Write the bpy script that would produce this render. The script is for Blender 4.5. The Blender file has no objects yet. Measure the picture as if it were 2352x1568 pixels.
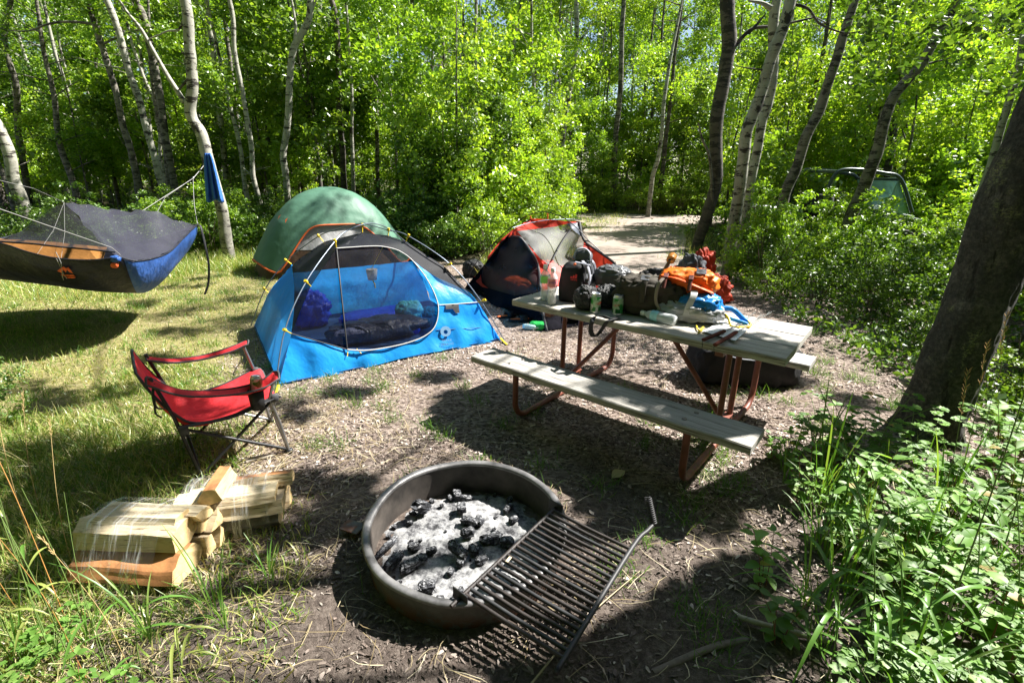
import bpy, math, random
import numpy as np
from mathutils import Vector, Matrix, noise
from mathutils.geometry import delaunay_2d_cdt
R = math.radians
rnd = random.Random(7)
rng = np.random.default_rng(11)
scene = bpy.context.scene
col = scene.collection
# ---------------------------------------------------------------- camera model (calibrated on table, tent poles and fire ring)
PW, PH, FPX, PITCH, ROLL, CAMH = 2352, 1568, 1139.0, R(19.1), R(0.72), 1.641
def ray(x, y):
    u, v = x - PW / 2, y - PH / 2
    uu = u * math.cos(ROLL) + v * math.sin(ROLL); vv = -u * math.sin(ROLL) + v * math.cos(ROLL)
    d = (uu / FPX, 1.0, -vv / FPX)
    return Vector((d[0], d[1] * math.cos(PITCH) + d[2] * math.sin(PITCH), -d[1] * math.sin(PITCH) + d[2] * math.cos(PITCH)))
EYE = Vector((0, 0, CAMH))
def at(x, y, z=0.0):
    d = ray(x, y); return EYE + d * ((z - CAMH) / d.z)
def aty(x, y, Y):
    d = ray(x, y); return EYE + d * (Y / d.y)
def vpl(x, y, A, B):
    n = Vector((-(B - A).y, (B - A).x, 0)); d = ray(x, y)
    return EYE + d * (n.dot(A - EYE) / n.dot(d))
def crop(x0, y0, s):
    return lambda x, y: ((x0 + s * x) * 0.57422, (y0 + s * y) * 0.57422)
c1 = crop(0, 700, 1000 / 2240); c2 = crop(950, 700, 1100 / 1916); c3 = crop(1800, 800, 1200 / 2352)
c4 = crop(500, 1300, 800 / 1792); c5 = crop(1800, 1100, 1500 / 2352); c6 = crop(1200, 1750, 1500 / 2352)
c7 = crop(200, 1850, 1100 / 2352); c8 = crop(2100, 1050, 850 / 2352); c9 = crop(2600, 950, 400 / 2091)
cl = crop(0, 0, 1400 / 2352); cm = crop(1300, 0, 1400 / 2352); cr = crop(2600, 0, 1496 / 2132)

cam_d = bpy.data.cameras.new('camera'); cam = bpy.data.objects.new('camera', cam_d); col.objects.link(cam)
cam_d.sensor_width = 36; cam_d.lens = 36 * FPX / PW; cam_d.clip_end = 500; cam_d.clip_start = .05
fw = ray(PW / 2, PH / 2).normalized(); rt = (ray(PW / 2 + 10, PH / 2) - ray(PW / 2 - 10, PH / 2)).normalized(); up = rt.cross(fw)
M = Matrix((rt, up, -fw)).transposed().to_4x4(); M.translation = EYE
cam.matrix_world = M
scene.camera = cam
SUN = Vector((.81, .33, 1.0)).normalized()
w = bpy.data.worlds.new('World'); scene.world = w; w.use_nodes = True
nt = w.node_tree; sk = nt.nodes.new('ShaderNodeTexSky'); sk.sky_type = 'NISHITA'; sk.sun_disc = False
sk.sun_elevation = math.asin(SUN.z); sk.sun_rotation = math.atan2(SUN.x, SUN.y)
bg = nt.nodes['Background']; bg.inputs[1].default_value = .05; nt.links.new(sk.outputs[0], bg.inputs[0])
sd = bpy.data.lights.new('sun', 'SUN'); sd.energy = 5.0; sd.angle = R(.5); sd.color = (1, .965, .90)
so = bpy.data.objects.new('sun', sd); col.objects.link(so); so.rotation_euler = SUN.to_track_quat('Z', 'Y').to_euler()
so.location = (20, 8, 25)
scene.view_settings.view_transform = 'Standard'; scene.view_settings.look = 'None'; scene.view_settings.exposure = 1.7
scene.cycles.max_bounces = 8; scene.cycles.diffuse_bounces = 4; scene.cycles.glossy_bounces = 3
scene.cycles.transmission_bounces = 8; scene.cycles.transparent_max_bounces = 16
scene.cycles.caustics_reflective = False; scene.cycles.caustics_refractive = False
scene.cycles.sample_clamp_indirect = 6

# ---------------------------------------------------------------- materials
class NT:
    def __init__(s, name):
        s.m = bpy.data.materials.new(name); s.m.use_nodes = True; s.t = s.m.node_tree; s.b = s.t.nodes['Principled BSDF']; s.out = s.t.nodes['Material Output']
    def n(s, t, **k):
        o = s.t.nodes.new('ShaderNode' + t)
        for a, v in k.items():
            if a.startswith('i_'): o.inputs[a[2:].replace('_', ' ')].default_value = v
            else: setattr(o, a, v)
        return o
    def l(s, a, b): s.t.links.new(a, b)
    def coord(s, kind='Object', scale=(1, 1, 1)):
        c = s.n('TexCoord'); mp = s.n('Mapping'); mp.inputs['Scale'].default_value = scale; s.l(c.outputs[kind], mp.inputs[0]); return mp.outputs[0]
    def noise(s, v, scale, detail=4, rough=.6):
        o = s.n('TexNoise'); o.inputs['Scale'].default_value = scale; o.inputs['Detail'].default_value = detail; o.inputs['Roughness'].default_value = rough
        s.l(v, o.inputs['Vector']); return o.outputs['Fac']
    def ramp(s, f, stops):
        o = s.n('ValToRGB'); e = o.color_ramp.elements
        while len(e) < len(stops): e.new(.5)
        for q, (p, c) in zip(e, stops): q.position = p; q.color = (*c, 1) if len(c) == 3 else c
        s.l(f, o.inputs[0]); return o.outputs[0]
    def mix(s, f, a, b, mode='MIX'):
        o = s.n('MixRGB', blend_type=mode)
        for i, q in enumerate((f, a, b)):
            if isinstance(q, (int, float)): o.inputs[i].default_value = q
            elif isinstance(q, tuple): o.inputs[i].default_value = (*q[:3], 1)
            else: s.l(q, o.inputs[i])
        return o.outputs[0]
    def bump(s, h, strength=.3, dist=.01):
        o = s.n('Bump'); o.inputs['Strength'].default_value = strength; o.inputs['Distance'].default_value = dist; s.l(h, o.inputs['Height'])
        return o.outputs[0]
    def col(s, c):
        if isinstance(c, tuple): s.b.inputs['Base Color'].default_value = (*c[:3], 1)
        else: s.l(c, s.b.inputs['Base Color'])
def mplain(name, c, rough=.6, metal=0, var=.15, scale=25, bump=.15, bscale=None, spec=.5, bdist=.004):
    N = NT(name); v = N.coord(); f = N.noise(v, scale)
    lo = tuple(x * (1 - var) for x in c); hi = tuple(min(1, x * (1 + var)) for x in c)
    N.col(N.ramp(f, [(.3, lo), (.7, hi)])); N.b.inputs['Roughness'].default_value = rough; N.b.inputs['Metallic'].default_value = metal
    N.b.inputs['Specular IOR Level'].default_value = spec
    if bump: N.l(N.bump(N.noise(v, bscale or scale * 3), bump, bdist), N.b.inputs['Normal'])
    return N.m
def mfabric(name, c, trans=.35, rough=.55, wr=9, bump=.5, spec=.3, tc=None):
    N = NT(name); v = N.coord(); f = N.noise(v, 6, 5)
    cc = N.ramp(f, [(.3, tuple(x * .88 for x in c)), (.7, tuple(min(1, x * 1.08) for x in c))]); N.col(cc)
    N.b.inputs['Roughness'].default_value = rough; N.b.inputs['Specular IOR Level'].default_value = spec
    wv = N.noise(N.coord(scale=(1, 1.6, .8)), wr, 3, .55)
    nb = N.bump(wv, bump, .03); N.l(nb, N.b.inputs['Normal'])
    if trans:
        t = N.n('BsdfTranslucent'); N.l(nb, t.inputs['Normal'])
        if tc: t.inputs[0].default_value = (*tc, 1)
        else: N.l(cc, t.inputs[0])
        mx = N.n('MixShader'); mx.inputs[0].default_value = trans; N.l(N.b.outputs[0], mx.inputs[1]); N.l(t.outputs[0], mx.inputs[2]); N.l(mx.outputs[0], N.out.inputs[0])
    return N.m
def mnet(name, c, alpha, rough=.6):
    N = NT(name); N.col(c); N.b.inputs['Roughness'].default_value = rough; N.b.inputs['Specular IOR Level'].default_value = .25
    t = N.n('BsdfTransparent'); mx = N.n('MixShader'); v = N.coord(); f = N.noise(v, 5, 3)
    rr = N.n('MapRange'); rr.inputs[1].default_value = .3; rr.inputs[2].default_value = .7; rr.inputs[3].default_value = alpha - .06; rr.inputs[4].default_value = alpha + .06; N.l(f, rr.inputs[0])
    N.l(rr.outputs[0], mx.inputs[0]); N.l(t.outputs[0], mx.inputs[1]); N.l(N.b.outputs[0], mx.inputs[2]); N.l(mx.outputs[0], N.out.inputs[0])
    return N.m
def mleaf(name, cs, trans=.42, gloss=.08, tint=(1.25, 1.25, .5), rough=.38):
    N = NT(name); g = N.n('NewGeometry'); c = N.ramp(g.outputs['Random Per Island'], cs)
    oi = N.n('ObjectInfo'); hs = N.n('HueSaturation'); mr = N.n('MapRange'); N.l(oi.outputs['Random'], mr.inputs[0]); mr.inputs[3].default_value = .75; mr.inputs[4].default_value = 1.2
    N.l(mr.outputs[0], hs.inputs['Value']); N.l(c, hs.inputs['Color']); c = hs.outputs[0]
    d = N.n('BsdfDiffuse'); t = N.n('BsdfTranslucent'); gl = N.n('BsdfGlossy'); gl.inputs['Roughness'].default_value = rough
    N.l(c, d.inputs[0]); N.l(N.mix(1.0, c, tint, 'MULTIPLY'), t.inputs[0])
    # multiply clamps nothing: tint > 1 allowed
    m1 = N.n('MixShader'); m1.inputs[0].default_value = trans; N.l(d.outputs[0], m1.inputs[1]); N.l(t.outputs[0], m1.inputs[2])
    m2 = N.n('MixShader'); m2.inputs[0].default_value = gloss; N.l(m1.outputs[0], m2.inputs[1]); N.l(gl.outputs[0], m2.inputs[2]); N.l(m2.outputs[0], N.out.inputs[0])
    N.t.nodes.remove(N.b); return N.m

M_ = {}
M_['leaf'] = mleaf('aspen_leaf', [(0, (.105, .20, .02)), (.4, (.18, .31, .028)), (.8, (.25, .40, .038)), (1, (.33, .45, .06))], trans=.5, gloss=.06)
M_['leaf_yel'] = mleaf('sunny_leaf', [(0, (.19, .33, .024)), (.6, (.29, .44, .038)), (1, (.40, .50, .07))], trans=.52, gloss=.06)  # brighter, yellower leaf colour for foliage meant to look sunlit
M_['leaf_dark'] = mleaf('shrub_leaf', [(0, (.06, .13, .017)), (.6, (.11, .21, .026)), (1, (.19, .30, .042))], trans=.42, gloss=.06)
M_['leaf_fg'] = mleaf('plant_leaf', [(0, (.085, .19, .03)), (.5, (.16, .31, .05)), (.9, (.22, .37, .085)), (.97, (.36, .38, .10)), (1, (.38, .25, .09))], trans=.42, gloss=.035, rough=.5)
M_['grass'] = mleaf('grass_blade', [(0, (.09, .20, .03)), (.4, (.19, .29, .05)), (.7, (.36, .38, .11)), (1, (.56, .48, .24))], trans=.35, gloss=.04)
M_['grass_green'] = mleaf('green_grass_blade', [(0, (.08, .19, .03)), (.7, (.14, .29, .05)), (1, (.24, .34, .08))], trans=.42, gloss=.03)
M_['straw'] = mleaf('dry_straw', [(0, (.14, .10, .055)), (.35, (.32, .25, .13)), (.75, (.5, .42, .25)), (1, (.64, .57, .40))], trans=.1, gloss=.04, tint=(1, 1, 1))
M_['seed'] = mplain('seed_head_tan', (.45, .28, .12), .8)
M_['chips'] = mleaf('wood_chip_bits', [(0, (.085, .06, .05)), (.35, (.29, .225, .19)), (.7, (.46, .375, .325)), (1, (.66, .57, .51))], trans=0, gloss=.02, tint=(1, 1, 1), rough=.6)
M_['stem'] = mplain('green_stem', (.13, .2, .05), .6); M_['stem_red'] = mplain('reddish_stem', (.22, .09, .05), .6); M_['twig'] = mplain('grey_brown_twig', (.13, .1, .075), .85)

def mbark(name, pale, dark, amount, z0, z1):
    N = NT(name); v = N.coord(scale=(1, 1, 1)); st = N.coord(scale=(2.2, 2.2, 8.5))
    f1 = N.noise(v, 9, 5); base = N.ramp(f1, [(.3, tuple(x * .68 for x in pale)), (.65, pale)])
    scars = N.noise(st, 1.6, 5, .7); mask = N.ramp(scars, [(amount - .05, (0, 0, 0)), (amount - .01, (1, 1, 1))])
    big = N.noise(N.coord(scale=(2, 2, 1.8)), 1.9, 5, .65); bm = N.ramp(big, [(.57, (0, 0, 0)), (.61, (1, 1, 1))])
    sx = N.n('SeparateXYZ'); c = N.n('TexCoord'); N.l(c.outputs['Object'], sx.inputs[0])
    mr = N.n('MapRange'); N.l(sx.outputs[2], mr.inputs[0]); mr.inputs[1].default_value = z0; mr.inputs[2].default_value = z1; mr.inputs[3].default_value = .85; mr.inputs[4].default_value = 0
    ms = N.mix(1, mask, bm, 'LIGHTEN'); lowm = N.mix(1, N.ramp(N.noise(v, 5, 4), [(.35, (.2, .2, .2)), (.6, (1, 1, 1))]), mr.outputs[0], 'MULTIPLY')
    ms = N.mix(1, ms, lowm, 'LIGHTEN')
    N.col(N.mix(ms, base, dark)); N.b.inputs['Roughness'].default_value = .85
    N.l(N.bump(N.mix(.5, N.noise(v, 30, 6, .7), scars), .6, .015), N.b.inputs['Normal']); return N.m
M_['bark_w'] = mbark('pale_aspen_bark', (.42, .405, .34), (.045, .038, .033), .60, .2, 1.8)
M_['bark_g'] = mbark('grey_aspen_bark', (.22, .20, .165), (.04, .034, .03), .56, .3, 2.4)
M_['bark_d'] = mbark('dark_aspen_bark', (.125, .105, .088), (.03, .026, .023), .55, .5, 3.5)
def mbigbark():
    N = NT('rough_dark_bark'); v = N.coord(); f = N.noise(v, 7, 6, .65); fine = N.noise(N.coord(scale=(1, 1, 2.0)), 55, 4, .7)
    b = N.ramp(f, [(.3, (.03, .029, .028)), (.55, (.07, .067, .062)), (.75, (.15, .144, .132))])
    li = N.noise(N.coord(scale=(1, 1, .7)), 5, 5, .7); lm = N.ramp(li, [(.55, (0, 0, 0)), (.63, (1, 1, 1))]); fm = N.ramp(fine, [(.48, (0, 0, 0)), (.56, (1, 1, 1))])
    c = N.mix(N.mix(1, lm, fm, 'MULTIPLY'), b, (.20, .22, .10)); cr_ = N.noise(N.coord(scale=(2.4, 2.4, .55)), 5, 6, .7)
    c = N.mix(N.ramp(cr_, [(.36, (1, 1, 1)), (.43, (0, 0, 0))]), c, (.012, .01, .009)); c = N.mix(.75, c, N.ramp(N.noise(v, 42, 6, .8), [(.38, (.25, .25, .25)), (.5, (.9, .9, .9)), (.62, (2.2, 2.1, 1.9))]), 'MULTIPLY'); N.col(c); N.b.inputs['Roughness'].default_value = .9
    N.l(N.bump(N.mix(.5, cr_, N.noise(v, 42, 6, .8)), 1, .05), N.b.inputs['Normal']); return N.m
M_['bark_big'] = mbigbark()

# ---------------------------------------------------------------- mesh helpers
class MB:
    def __init__(s): s.v = []; s.f = []; s.mi = []; s.k = 0
    def add(s, vs, fs, mi=None):
        o = len(s.v); s.v += [tuple(q) for q in vs]; s.f += [tuple(o + i for i in f) for f in fs]; s.mi += [s.k if mi is None else mi] * len(fs); return s
    def grid(s, P, cu=False, cv=False):
        nu, nv = len(P), len(P[0]); vs = [q for r in P for q in r]; fs = []
        for i in range(nu if cu else nu - 1):
            for j in range(nv if cv else nv - 1):
                a, b = i * nv + j, ((i + 1) % nu) * nv + j; c, d = ((i + 1) % nu) * nv + (j + 1) % nv, i * nv + (j + 1) % nv
                fs.append((a, b, c, d))
        return s.add(vs, fs)
    def tube(s, path, r, n=6, caps=True, closed=False, flat=None):
        P = [Vector(p) for p in path]; m = len(P)
        if m < 2: return s
        rs = r if isinstance(r, (list, tuple)) else [r] * m
        T = []
        for i in range(m):
            a, b = (P[i - 1], P[(i + 1) % m]) if closed else (P[max(i - 1, 0)], P[min(i + 1, m - 1)])
            t = b - a; T.append(t.normalized() if t.length > 1e-9 else Vector((0, 0, 1)))
        nrm = T[0].cross(Vector((0, 0, 1)));
        if nrm.length < .05: nrm = T[0].cross(Vector((1, 0, 0)))
        nrm.normalize(); rings = []
        for i in range(m):
            nrm = nrm - T[i] * nrm.dot(T[i]); nrm.normalize(); bn = T[i].cross(nrm); k = flat or 1
            rings.append([P[i] + nrm * (math.cos(2 * math.pi * j / n) * rs[i]) + bn * (math.sin(2 * math.pi * j / n) * rs[i] * k) for j in range(n)])
        s.grid(rings, closed, True)
        if caps and not closed:
            o = len(s.v); vs = [rings[0], rings[-1]]; s.add(rings[0], [tuple(range(n))[::-1]]); s.add(rings[-1], [tuple(range(n))])
        return s
    def box(s, c, d, rot=None, bev=0, rx=None):
        c = Vector(c); X, Y, Z = (q / 2 for q in d); Mx = rot or Matrix.Identity(3); b = min(bev, X, Y, Z)
        if b <= 0:
            vs = [c + Mx @ Vector((sx * X, sy * Y, sz * Z)) for sz in (-1, 1) for sy in (-1, 1) for sx in (-1, 1)]
            return s.add(vs, [(0, 2, 3, 1), (4, 5, 7, 6), (0, 1, 5, 4), (2, 6, 7, 3), (0, 4, 6, 2), (1, 3, 7, 5)])
        prof = [(X - b, Y), (X, Y - b), (X, -Y + b), (X - b, -Y), (-X + b, -Y), (-X, -Y + b), (-X, Y - b), (-X + b, Y)]
        prof2 = [(x * (X - b) / X, y * (Y - b) / Y) for x, y in prof]
        rings = [[c + Mx @ Vector((x, y, z)) for x, y in p] for p, z in ((prof2, -Z), (prof, -Z + b), (prof, Z - b), (prof2, Z))]
        s.grid(rings, False, True); s.add(rings[0], [tuple(range(8))]); s.add(rings[-1], [tuple(range(8))[::-1]]); return s
    def lathe(s, prof, c=(0, 0, 0), n=20, M3=None):
        c = Vector(c); M3 = M3 or Matrix.Identity(3)
        return s.grid([[c + M3 @ Vector((r * math.cos(2 * math.pi * j / n), r * math.sin(2 * math.pi * j / n), z)) for j in range(n)] for r, z in prof], False, True)
    def strip(s, path, w, side):
        P = [Vector(p) for p in path]; ww = w if isinstance(w, (list, tuple)) else [w] * len(P)
        sd = side if isinstance(side, (list, tuple)) and not isinstance(side, Vector) and len(side) == len(P) and hasattr(side[0], '__len__') else [side] * len(P)
        return s.grid([[p - Vector(q) * (a / 2), p + Vector(q) * (a / 2)] for p, a, q in zip(P, ww, sd)])
    def build(s, name, mats, parent=None, smooth=True, loc=None):
        me = bpy.data.meshes.new(name)
        if loc is not None:
            L = Vector(loc); s.v = [tuple(Vector(q) - L) for q in s.v]
        me.from_pydata(s.v, [], s.f)
        for m in (mats if isinstance(mats, (list, tuple)) else [mats]): me.materials.append(M_[m] if isinstance(m, str) else m)
        me.polygons.foreach_set('material_index', s.mi)
        me.polygons.foreach_set('use_smooth', [smooth] * len(s.f)); me.update()
        o = bpy.data.objects.new(name, me); col.objects.link(o)
        if loc is not None: o.location = loc
        if parent is not None:
            o.parent = parent
            if loc is None: o.matrix_parent_inverse = parent.matrix_world.inverted() if False else Matrix.Translation(-parent.location) if parent.parent is None else Matrix.Identity(4)
        return o
def tag(o, label=None, cat=None, group=None, kind=None):
    if label: o['label'] = label
    if cat: o['category'] = cat
    if group: o['group'] = group
    if kind or cat: o['kind'] = kind or 'thing'
    return o
def thing(name, label, cat, loc=(0, 0, 0), group=None):
    o = bpy.data.objects.new(name, None); col.objects.link(o); o.location = loc; o.empty_display_size = .1
    return tag(o, label, cat, group, 'thing')
def solid(o, t, off=0):
    m = o.modifiers.new('s', 'SOLIDIFY'); m.thickness = t; m.offset = off; return o
def bevel(o, w, seg=2):
    m = o.modifiers.new('b', 'BEVEL'); m.width = w; m.segments = seg; m.limit_method = 'ANGLE'; m.angle_limit = R(40); return o
def subs(o, n=1):
    m = o.modifiers.new('u', 'SUBSURF'); m.levels = n; m.render_levels = n; return o
def lerp(a, b, t): return a + (b - a) * t
def catmull(P, k=6):
    P = [Vector(p) for p in P]; out = []
    for i in range(len(P) - 1):
        a = P[i - 1] if i else P[0] * 2 - P[1]; b, c = P[i], P[i + 1]; d = P[i + 2] if i + 2 < len(P) else P[-1] * 2 - P[-2]
        for j in range(k):
            t = j / k; out.append(((b * 2) + (c - a) * t + (a * 2 - b * 5 + c * 4 - d) * t * t + (b * 3 - a - c * 3 + d) * t ** 3) * .5)
    out.append(P[-1]); return out
def N3(p, s, k=0): return noise.noise(Vector(p) * s + Vector((k * 7.3, k * 3.1, k * 5.7)))
def blob(c, dims, rot=0, e=2.6, amp=.06, sc=6, seed=0, flat=True, nu=28, nv=18, tilt=None, fold=0):
    """soft sack: superellipsoid with creases; its lowest point rests at z = c.z"""
    Mx = Matrix.Rotation(rot, 3, 'Z') @ (tilt or Matrix.Identity(3)); P = []; X, Y, Z = (q / 2 for q in dims)
    def sp(q, k): return math.copysign(abs(q) ** k, q)
    for i in range(nv + 1):
        ph = -math.pi / 2 + math.pi * i / nv; row = []
        for j in range(nu):
            th = 2 * math.pi * j / nu; k = 2 / e
            d = Vector((sp(math.cos(ph), k) * sp(math.cos(th), k), sp(math.cos(ph), k) * sp(math.sin(th), k), sp(math.sin(ph), k)))
            q = Vector((d.x * X, d.y * Y, d.z * Z)); a = N3(q, sc / max(dims) * 2, seed) + .5 * N3(q, sc * 2.2 / max(dims) * 2, seed + 3)
            if fold: a -= fold * (1 - abs(N3(Vector((q.x, q.y * .6, q.z * .6)), sc * 1.3 / max(dims) * 2, seed + 9))) ** 6
            q *= 1 + amp * a * 2; row.append(q)
        P.append(row)
    P = [[Mx @ q for q in r] for r in P]; zl = min(q.z for r in P for q in r) + (.12 * dims[2] if flat else 0)
    return [[Vector(c) + Vector((q.x, q.y, max(q.z - zl, 0))) for q in r] for r in P]
def npmesh(name, V, F, mats, parent=None, smooth=False, mi=None):
    """V (n,3), F (m,4) or (m,3) numpy -> object"""
    me = bpy.data.meshes.new(name); n, k = F.shape
    me.vertices.add(len(V)); me.vertices.foreach_set('co', V.astype(np.float32).ravel())
    me.loops.add(n * k); me.loops.foreach_set('vertex_index', F.astype(np.int32).ravel())
    me.polygons.add(n); me.polygons.foreach_set('loop_start', np.arange(n, dtype=np.int32) * k); me.polygons.foreach_set('loop_total', np.full(n, k, dtype=np.int32))
    for m in mats: me.materials.append(M_[m])
    if mi is not None: me.polygons.foreach_set('material_index', mi.astype(np.int32))
    me.polygons.foreach_set('use_smooth', np.full(n, smooth)); me.update(calc_edges=True)
    o = bpy.data.objects.new(name, me); col.objects.link(o)
    if parent is not None: o.parent = parent
    return o
def inst(TV, TF, pos, X, Y, Z):
    """template verts (k,3) placed by frames; returns V,F"""
    n = len(pos); V = pos[:, None, :] + TV[None, :, 0:1] * X[:, None, :] + TV[None, :, 1:2] * Y[:, None, :] + TV[None, :, 2:3] * Z[:, None, :]
    F = TF[None, :, :] + (np.arange(n) * len(TV))[:, None, None]
    return V.reshape(-1, 3), F.reshape(-1, TF.shape[1])
def frames(n, updir=(0, 0, 1), spread=1.0, g=None):
    g = g or rng; Z = np.array(updir, float) + g.normal(size=(n, 3)) * spread; Z /= np.linalg.norm(Z, axis=1)[:, None]
    A = g.normal(size=(n, 3)); X = A - (A * Z).sum(1)[:, None] * Z; X /= np.linalg.norm(X, axis=1)[:, None]; return X, np.cross(Z, X), Z
LEAFQ = (np.array([[-.5, 0, 0], [.05, .36, .06], [.55, 0, -.04], [.05, -.36, .06]]), np.array([[0, 1, 2, 3]]))
def cdt(outline, holes=(), step=6.0, inner=()):
    """triangulate a 2-D outline with interior grid points -> pts, tris"""
    def dens(L):
        out = []
        for i, p in enumerate(L):
            q = L[(i + 1) % len(L)]; d = math.dist(p, q); k = max(1, int(d / step))
            out += [(p[0] + (q[0] - p[0]) * j / k, p[1] + (q[1] - p[1]) * j / k) for j in range(k)]
        return out
    def inside(p, L):
        x, y = p; r = False; n = len(L)
        for i in range(n):
            (x1, y1), (x2, y2) = L[i], L[(i + 1) % n]
            if (y1 > y) != (y2 > y) and x < (x2 - x1) * (y - y1) / (y2 - y1) + x1: r = not r
        return r
    O = dens(outline); pts = list(O); edges = [(i, (i + 1) % len(O)) for i in range(len(O))]
    xs = [p[0] for p in O]; ys = [p[1] for p in O]; j = 0; y = min(ys) + step * .5
    while y < max(ys):
        x = min(xs) + (step * .5 if j % 2 else 0)
        while x < max(xs):
            if inside((x, y), O) and min((x - a) ** 2 + (y - b) ** 2 for a, b in O) > (step * .45) ** 2: pts.append((x, y))
            x += step
        y += step * .87; j += 1
    r = delaunay_2d_cdt([Vector(p) for p in pts], edges, [], 0, 1e-6)
    P = [tuple(p) for p in r[0]]; T = [t for t in r[2] if inside((sum(P[i][0] for i in t) / 3, sum(P[i][1] for i in t) / 3), O)]
    return P, T
def pxpatch(mb, outline, fn, step=6.0, wr=0, wsc=5, seed=0):
    P, T = cdt(outline, step=step); V = []
    for p in P:
        q = fn(*p)
        if wr: q = q + (EYE - q).normalized() * (wr * N3(q, wsc, seed))
        V.append(q)
    return mb.add(V, T)
def text(body, size, Mw, mat, parent, name='lettering', bendr=None):
    cu = bpy.data.curves.new('t', 'FONT'); cu.body = body; cu.size = size; cu.align_x = 'CENTER'; cu.align_y = 'CENTER'; cu.extrude = size * .01; cu.resolution_u = 3
    t = bpy.data.objects.new('t', cu); col.objects.link(t); dg = bpy.context.evaluated_depsgraph_get(); me = bpy.data.meshes.new_from_object(t.evaluated_get(dg))
    bpy.data.objects.remove(t); 
    for v in me.vertices:
        x, y, z = v.co
        if bendr: a = x / bendr; x, z = bendr * math.sin(a), (bendr + z) * math.cos(a) - bendr
        v.co = Mw @ Vector((x, y, z))
    me.materials.clear(); me.materials.append(M_[mat] if isinstance(mat, str) else mat)
    o = bpy.data.objects.new(name, me); col.objects.link(o); o.parent = parent
    if parent.parent is None: o.matrix_parent_inverse = Matrix.Translation(-parent.location)
    return o
def basis(o, x, y):
    x = Vector(x).normalized(); z = x.cross(Vector(y)).normalized(); y = z.cross(x); m = Matrix((x, y, z)).transposed().to_4x4(); m.translation = Vector(o); return m
def copy_tree(o, parent=None):
    c = o.copy(); col.objects.link(c); c.parent = parent
    for ch in list(o.children): copy_tree(ch, c)
    return c
# ================================================================ ground, road, litter, grass
def ssp(n, lim, k): 
    t = np.linspace(-1, 1, n); return np.sinh(t * k) / math.sinh(k) * lim
gx = ssp(300, 95, 5.2); gy = ssp(300, 95, 5.2) + 3.0
GV = []; 
def gz(x, y):
    d = math.hypot(x, y - 3); a = .012 if d < 9 else .012 + min(.25, (d - 9) * .01)
    rr = math.hypot(x + .196, y - 1.842)
    if rr < .75: a *= max(0, (rr - .5) / .25)
    return a * (noise.noise(Vector((x * .8, y * .8, 0))) + .6 * noise.noise(Vector((x * 3, y * 3, 2))))
GV = np.array([[x, y, gz(x, y)] for x in gx for y in gy])
i, j = np.meshgrid(np.arange(299), np.arange(299), indexing='ij'); a = (i * 300 + j).ravel()
GF = np.stack([a, a + 300, a + 301, a + 1], 1)
def mground():
    N = NT('forest_floor_soil'); v = N.coord(); vs = N.n('TexCoord')
    sp = N.n('SeparateXYZ'); N.l(vs.outputs['Object'], sp.inputs[0])
    f1 = N.noise(v, 1.3, 4); f2 = N.noise(v, 14, 6, .7); f3 = N.noise(v, 70, 4, .7)
    dirt = N.ramp(N.noise(v, 22, 8, .8), [(.3, (.055, .043, .037)), (.5, (.155, .123, .104)), (.72, (.34, .285, .245))])
    vo = N.n('TexVoronoi'); vo.inputs['Scale'].default_value = 42; N.l(N.coord(scale=(1, 1.6, 1)), vo.inputs['Vector'])
    chip = N.ramp(vo.outputs['Color'], [(.1, (.085, .062, .05)), (.45, (.24, .185, .155)), (.85, (.45, .365, .315))])
    that = N.ramp(N.noise(N.coord(scale=(1, 2.5, 1)), 30, 5, .75), [(.3, (.13, .13, .045)), (.5, (.32, .29, .115)), (.72, (.54, .45, .27))])
    def band(sock, a, b, amp):
        m = N.n('MapRange'); m.interpolation_type = 'SMOOTHSTEP'; mm = N.n('Math', operation='MULTIPLY_ADD'); N.l(f1, mm.inputs[0]); mm.inputs[1].default_value = amp; N.l(sock, mm.inputs[2])
        N.l(mm.outputs[0], m.inputs[0]); m.inputs[1].default_value = a; m.inputs[2].default_value = b; return m.outputs[0]
    near = band(sp.outputs[1], 2.2, 3.6, 1.2)       # soil near the fire ring, chips farther back
    c = N.mix(near, dirt, chip)
    xy = N.n('Math', operation='MULTIPLY_ADD'); N.l(sp.outputs[1], xy.inputs[0]); xy.inputs[1].default_value = .3; N.l(sp.outputs[0], xy.inputs[2])
    left = band(xy.outputs[0], -1.1, -.3, 1.0); c = N.mix(left, that, c)
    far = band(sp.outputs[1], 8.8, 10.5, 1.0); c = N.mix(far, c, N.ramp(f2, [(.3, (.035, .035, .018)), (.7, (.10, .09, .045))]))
    c = N.mix(.35, c, N.ramp(f3, [(.3, (.3, .3, .3)), (.7, (1, 1, 1))]), 'MULTIPLY')
    N.col(c); N.b.inputs['Roughness'].default_value = .95; N.b.inputs['Specular IOR Level'].default_value = .15
    N.l(N.bump(N.mix(.5, f2, N.noise(v, 45, 8, .8)), 1, .045), N.b.inputs['Normal']); return N.m
M_['ground'] = mground()
tag(npmesh('ground', GV, GF, ['ground'], smooth=True), kind='structure')
def mroad():
    N = NT('dusty_road_dirt'); v = N.coord(); f = N.noise(v, 1.2, 5, .65); g = N.noise(v, 40, 4, .7)
    N.col(N.mix(.3, N.ramp(f, [(.3, (.23, .18, .15)), (.6, (.33, .27, .23)), (.75, (.23, .2, .12))]), N.ramp(g, [(.3, (.5, .5, .5)), (.7, (1, 1, 1))]), 'MULTIPLY'))
    N.b.inputs['Roughness'].default_value = .95; N.l(N.bump(g, .5, .02), N.b.inputs['Normal']); return N.m
M_['road'] = mroad()
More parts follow.
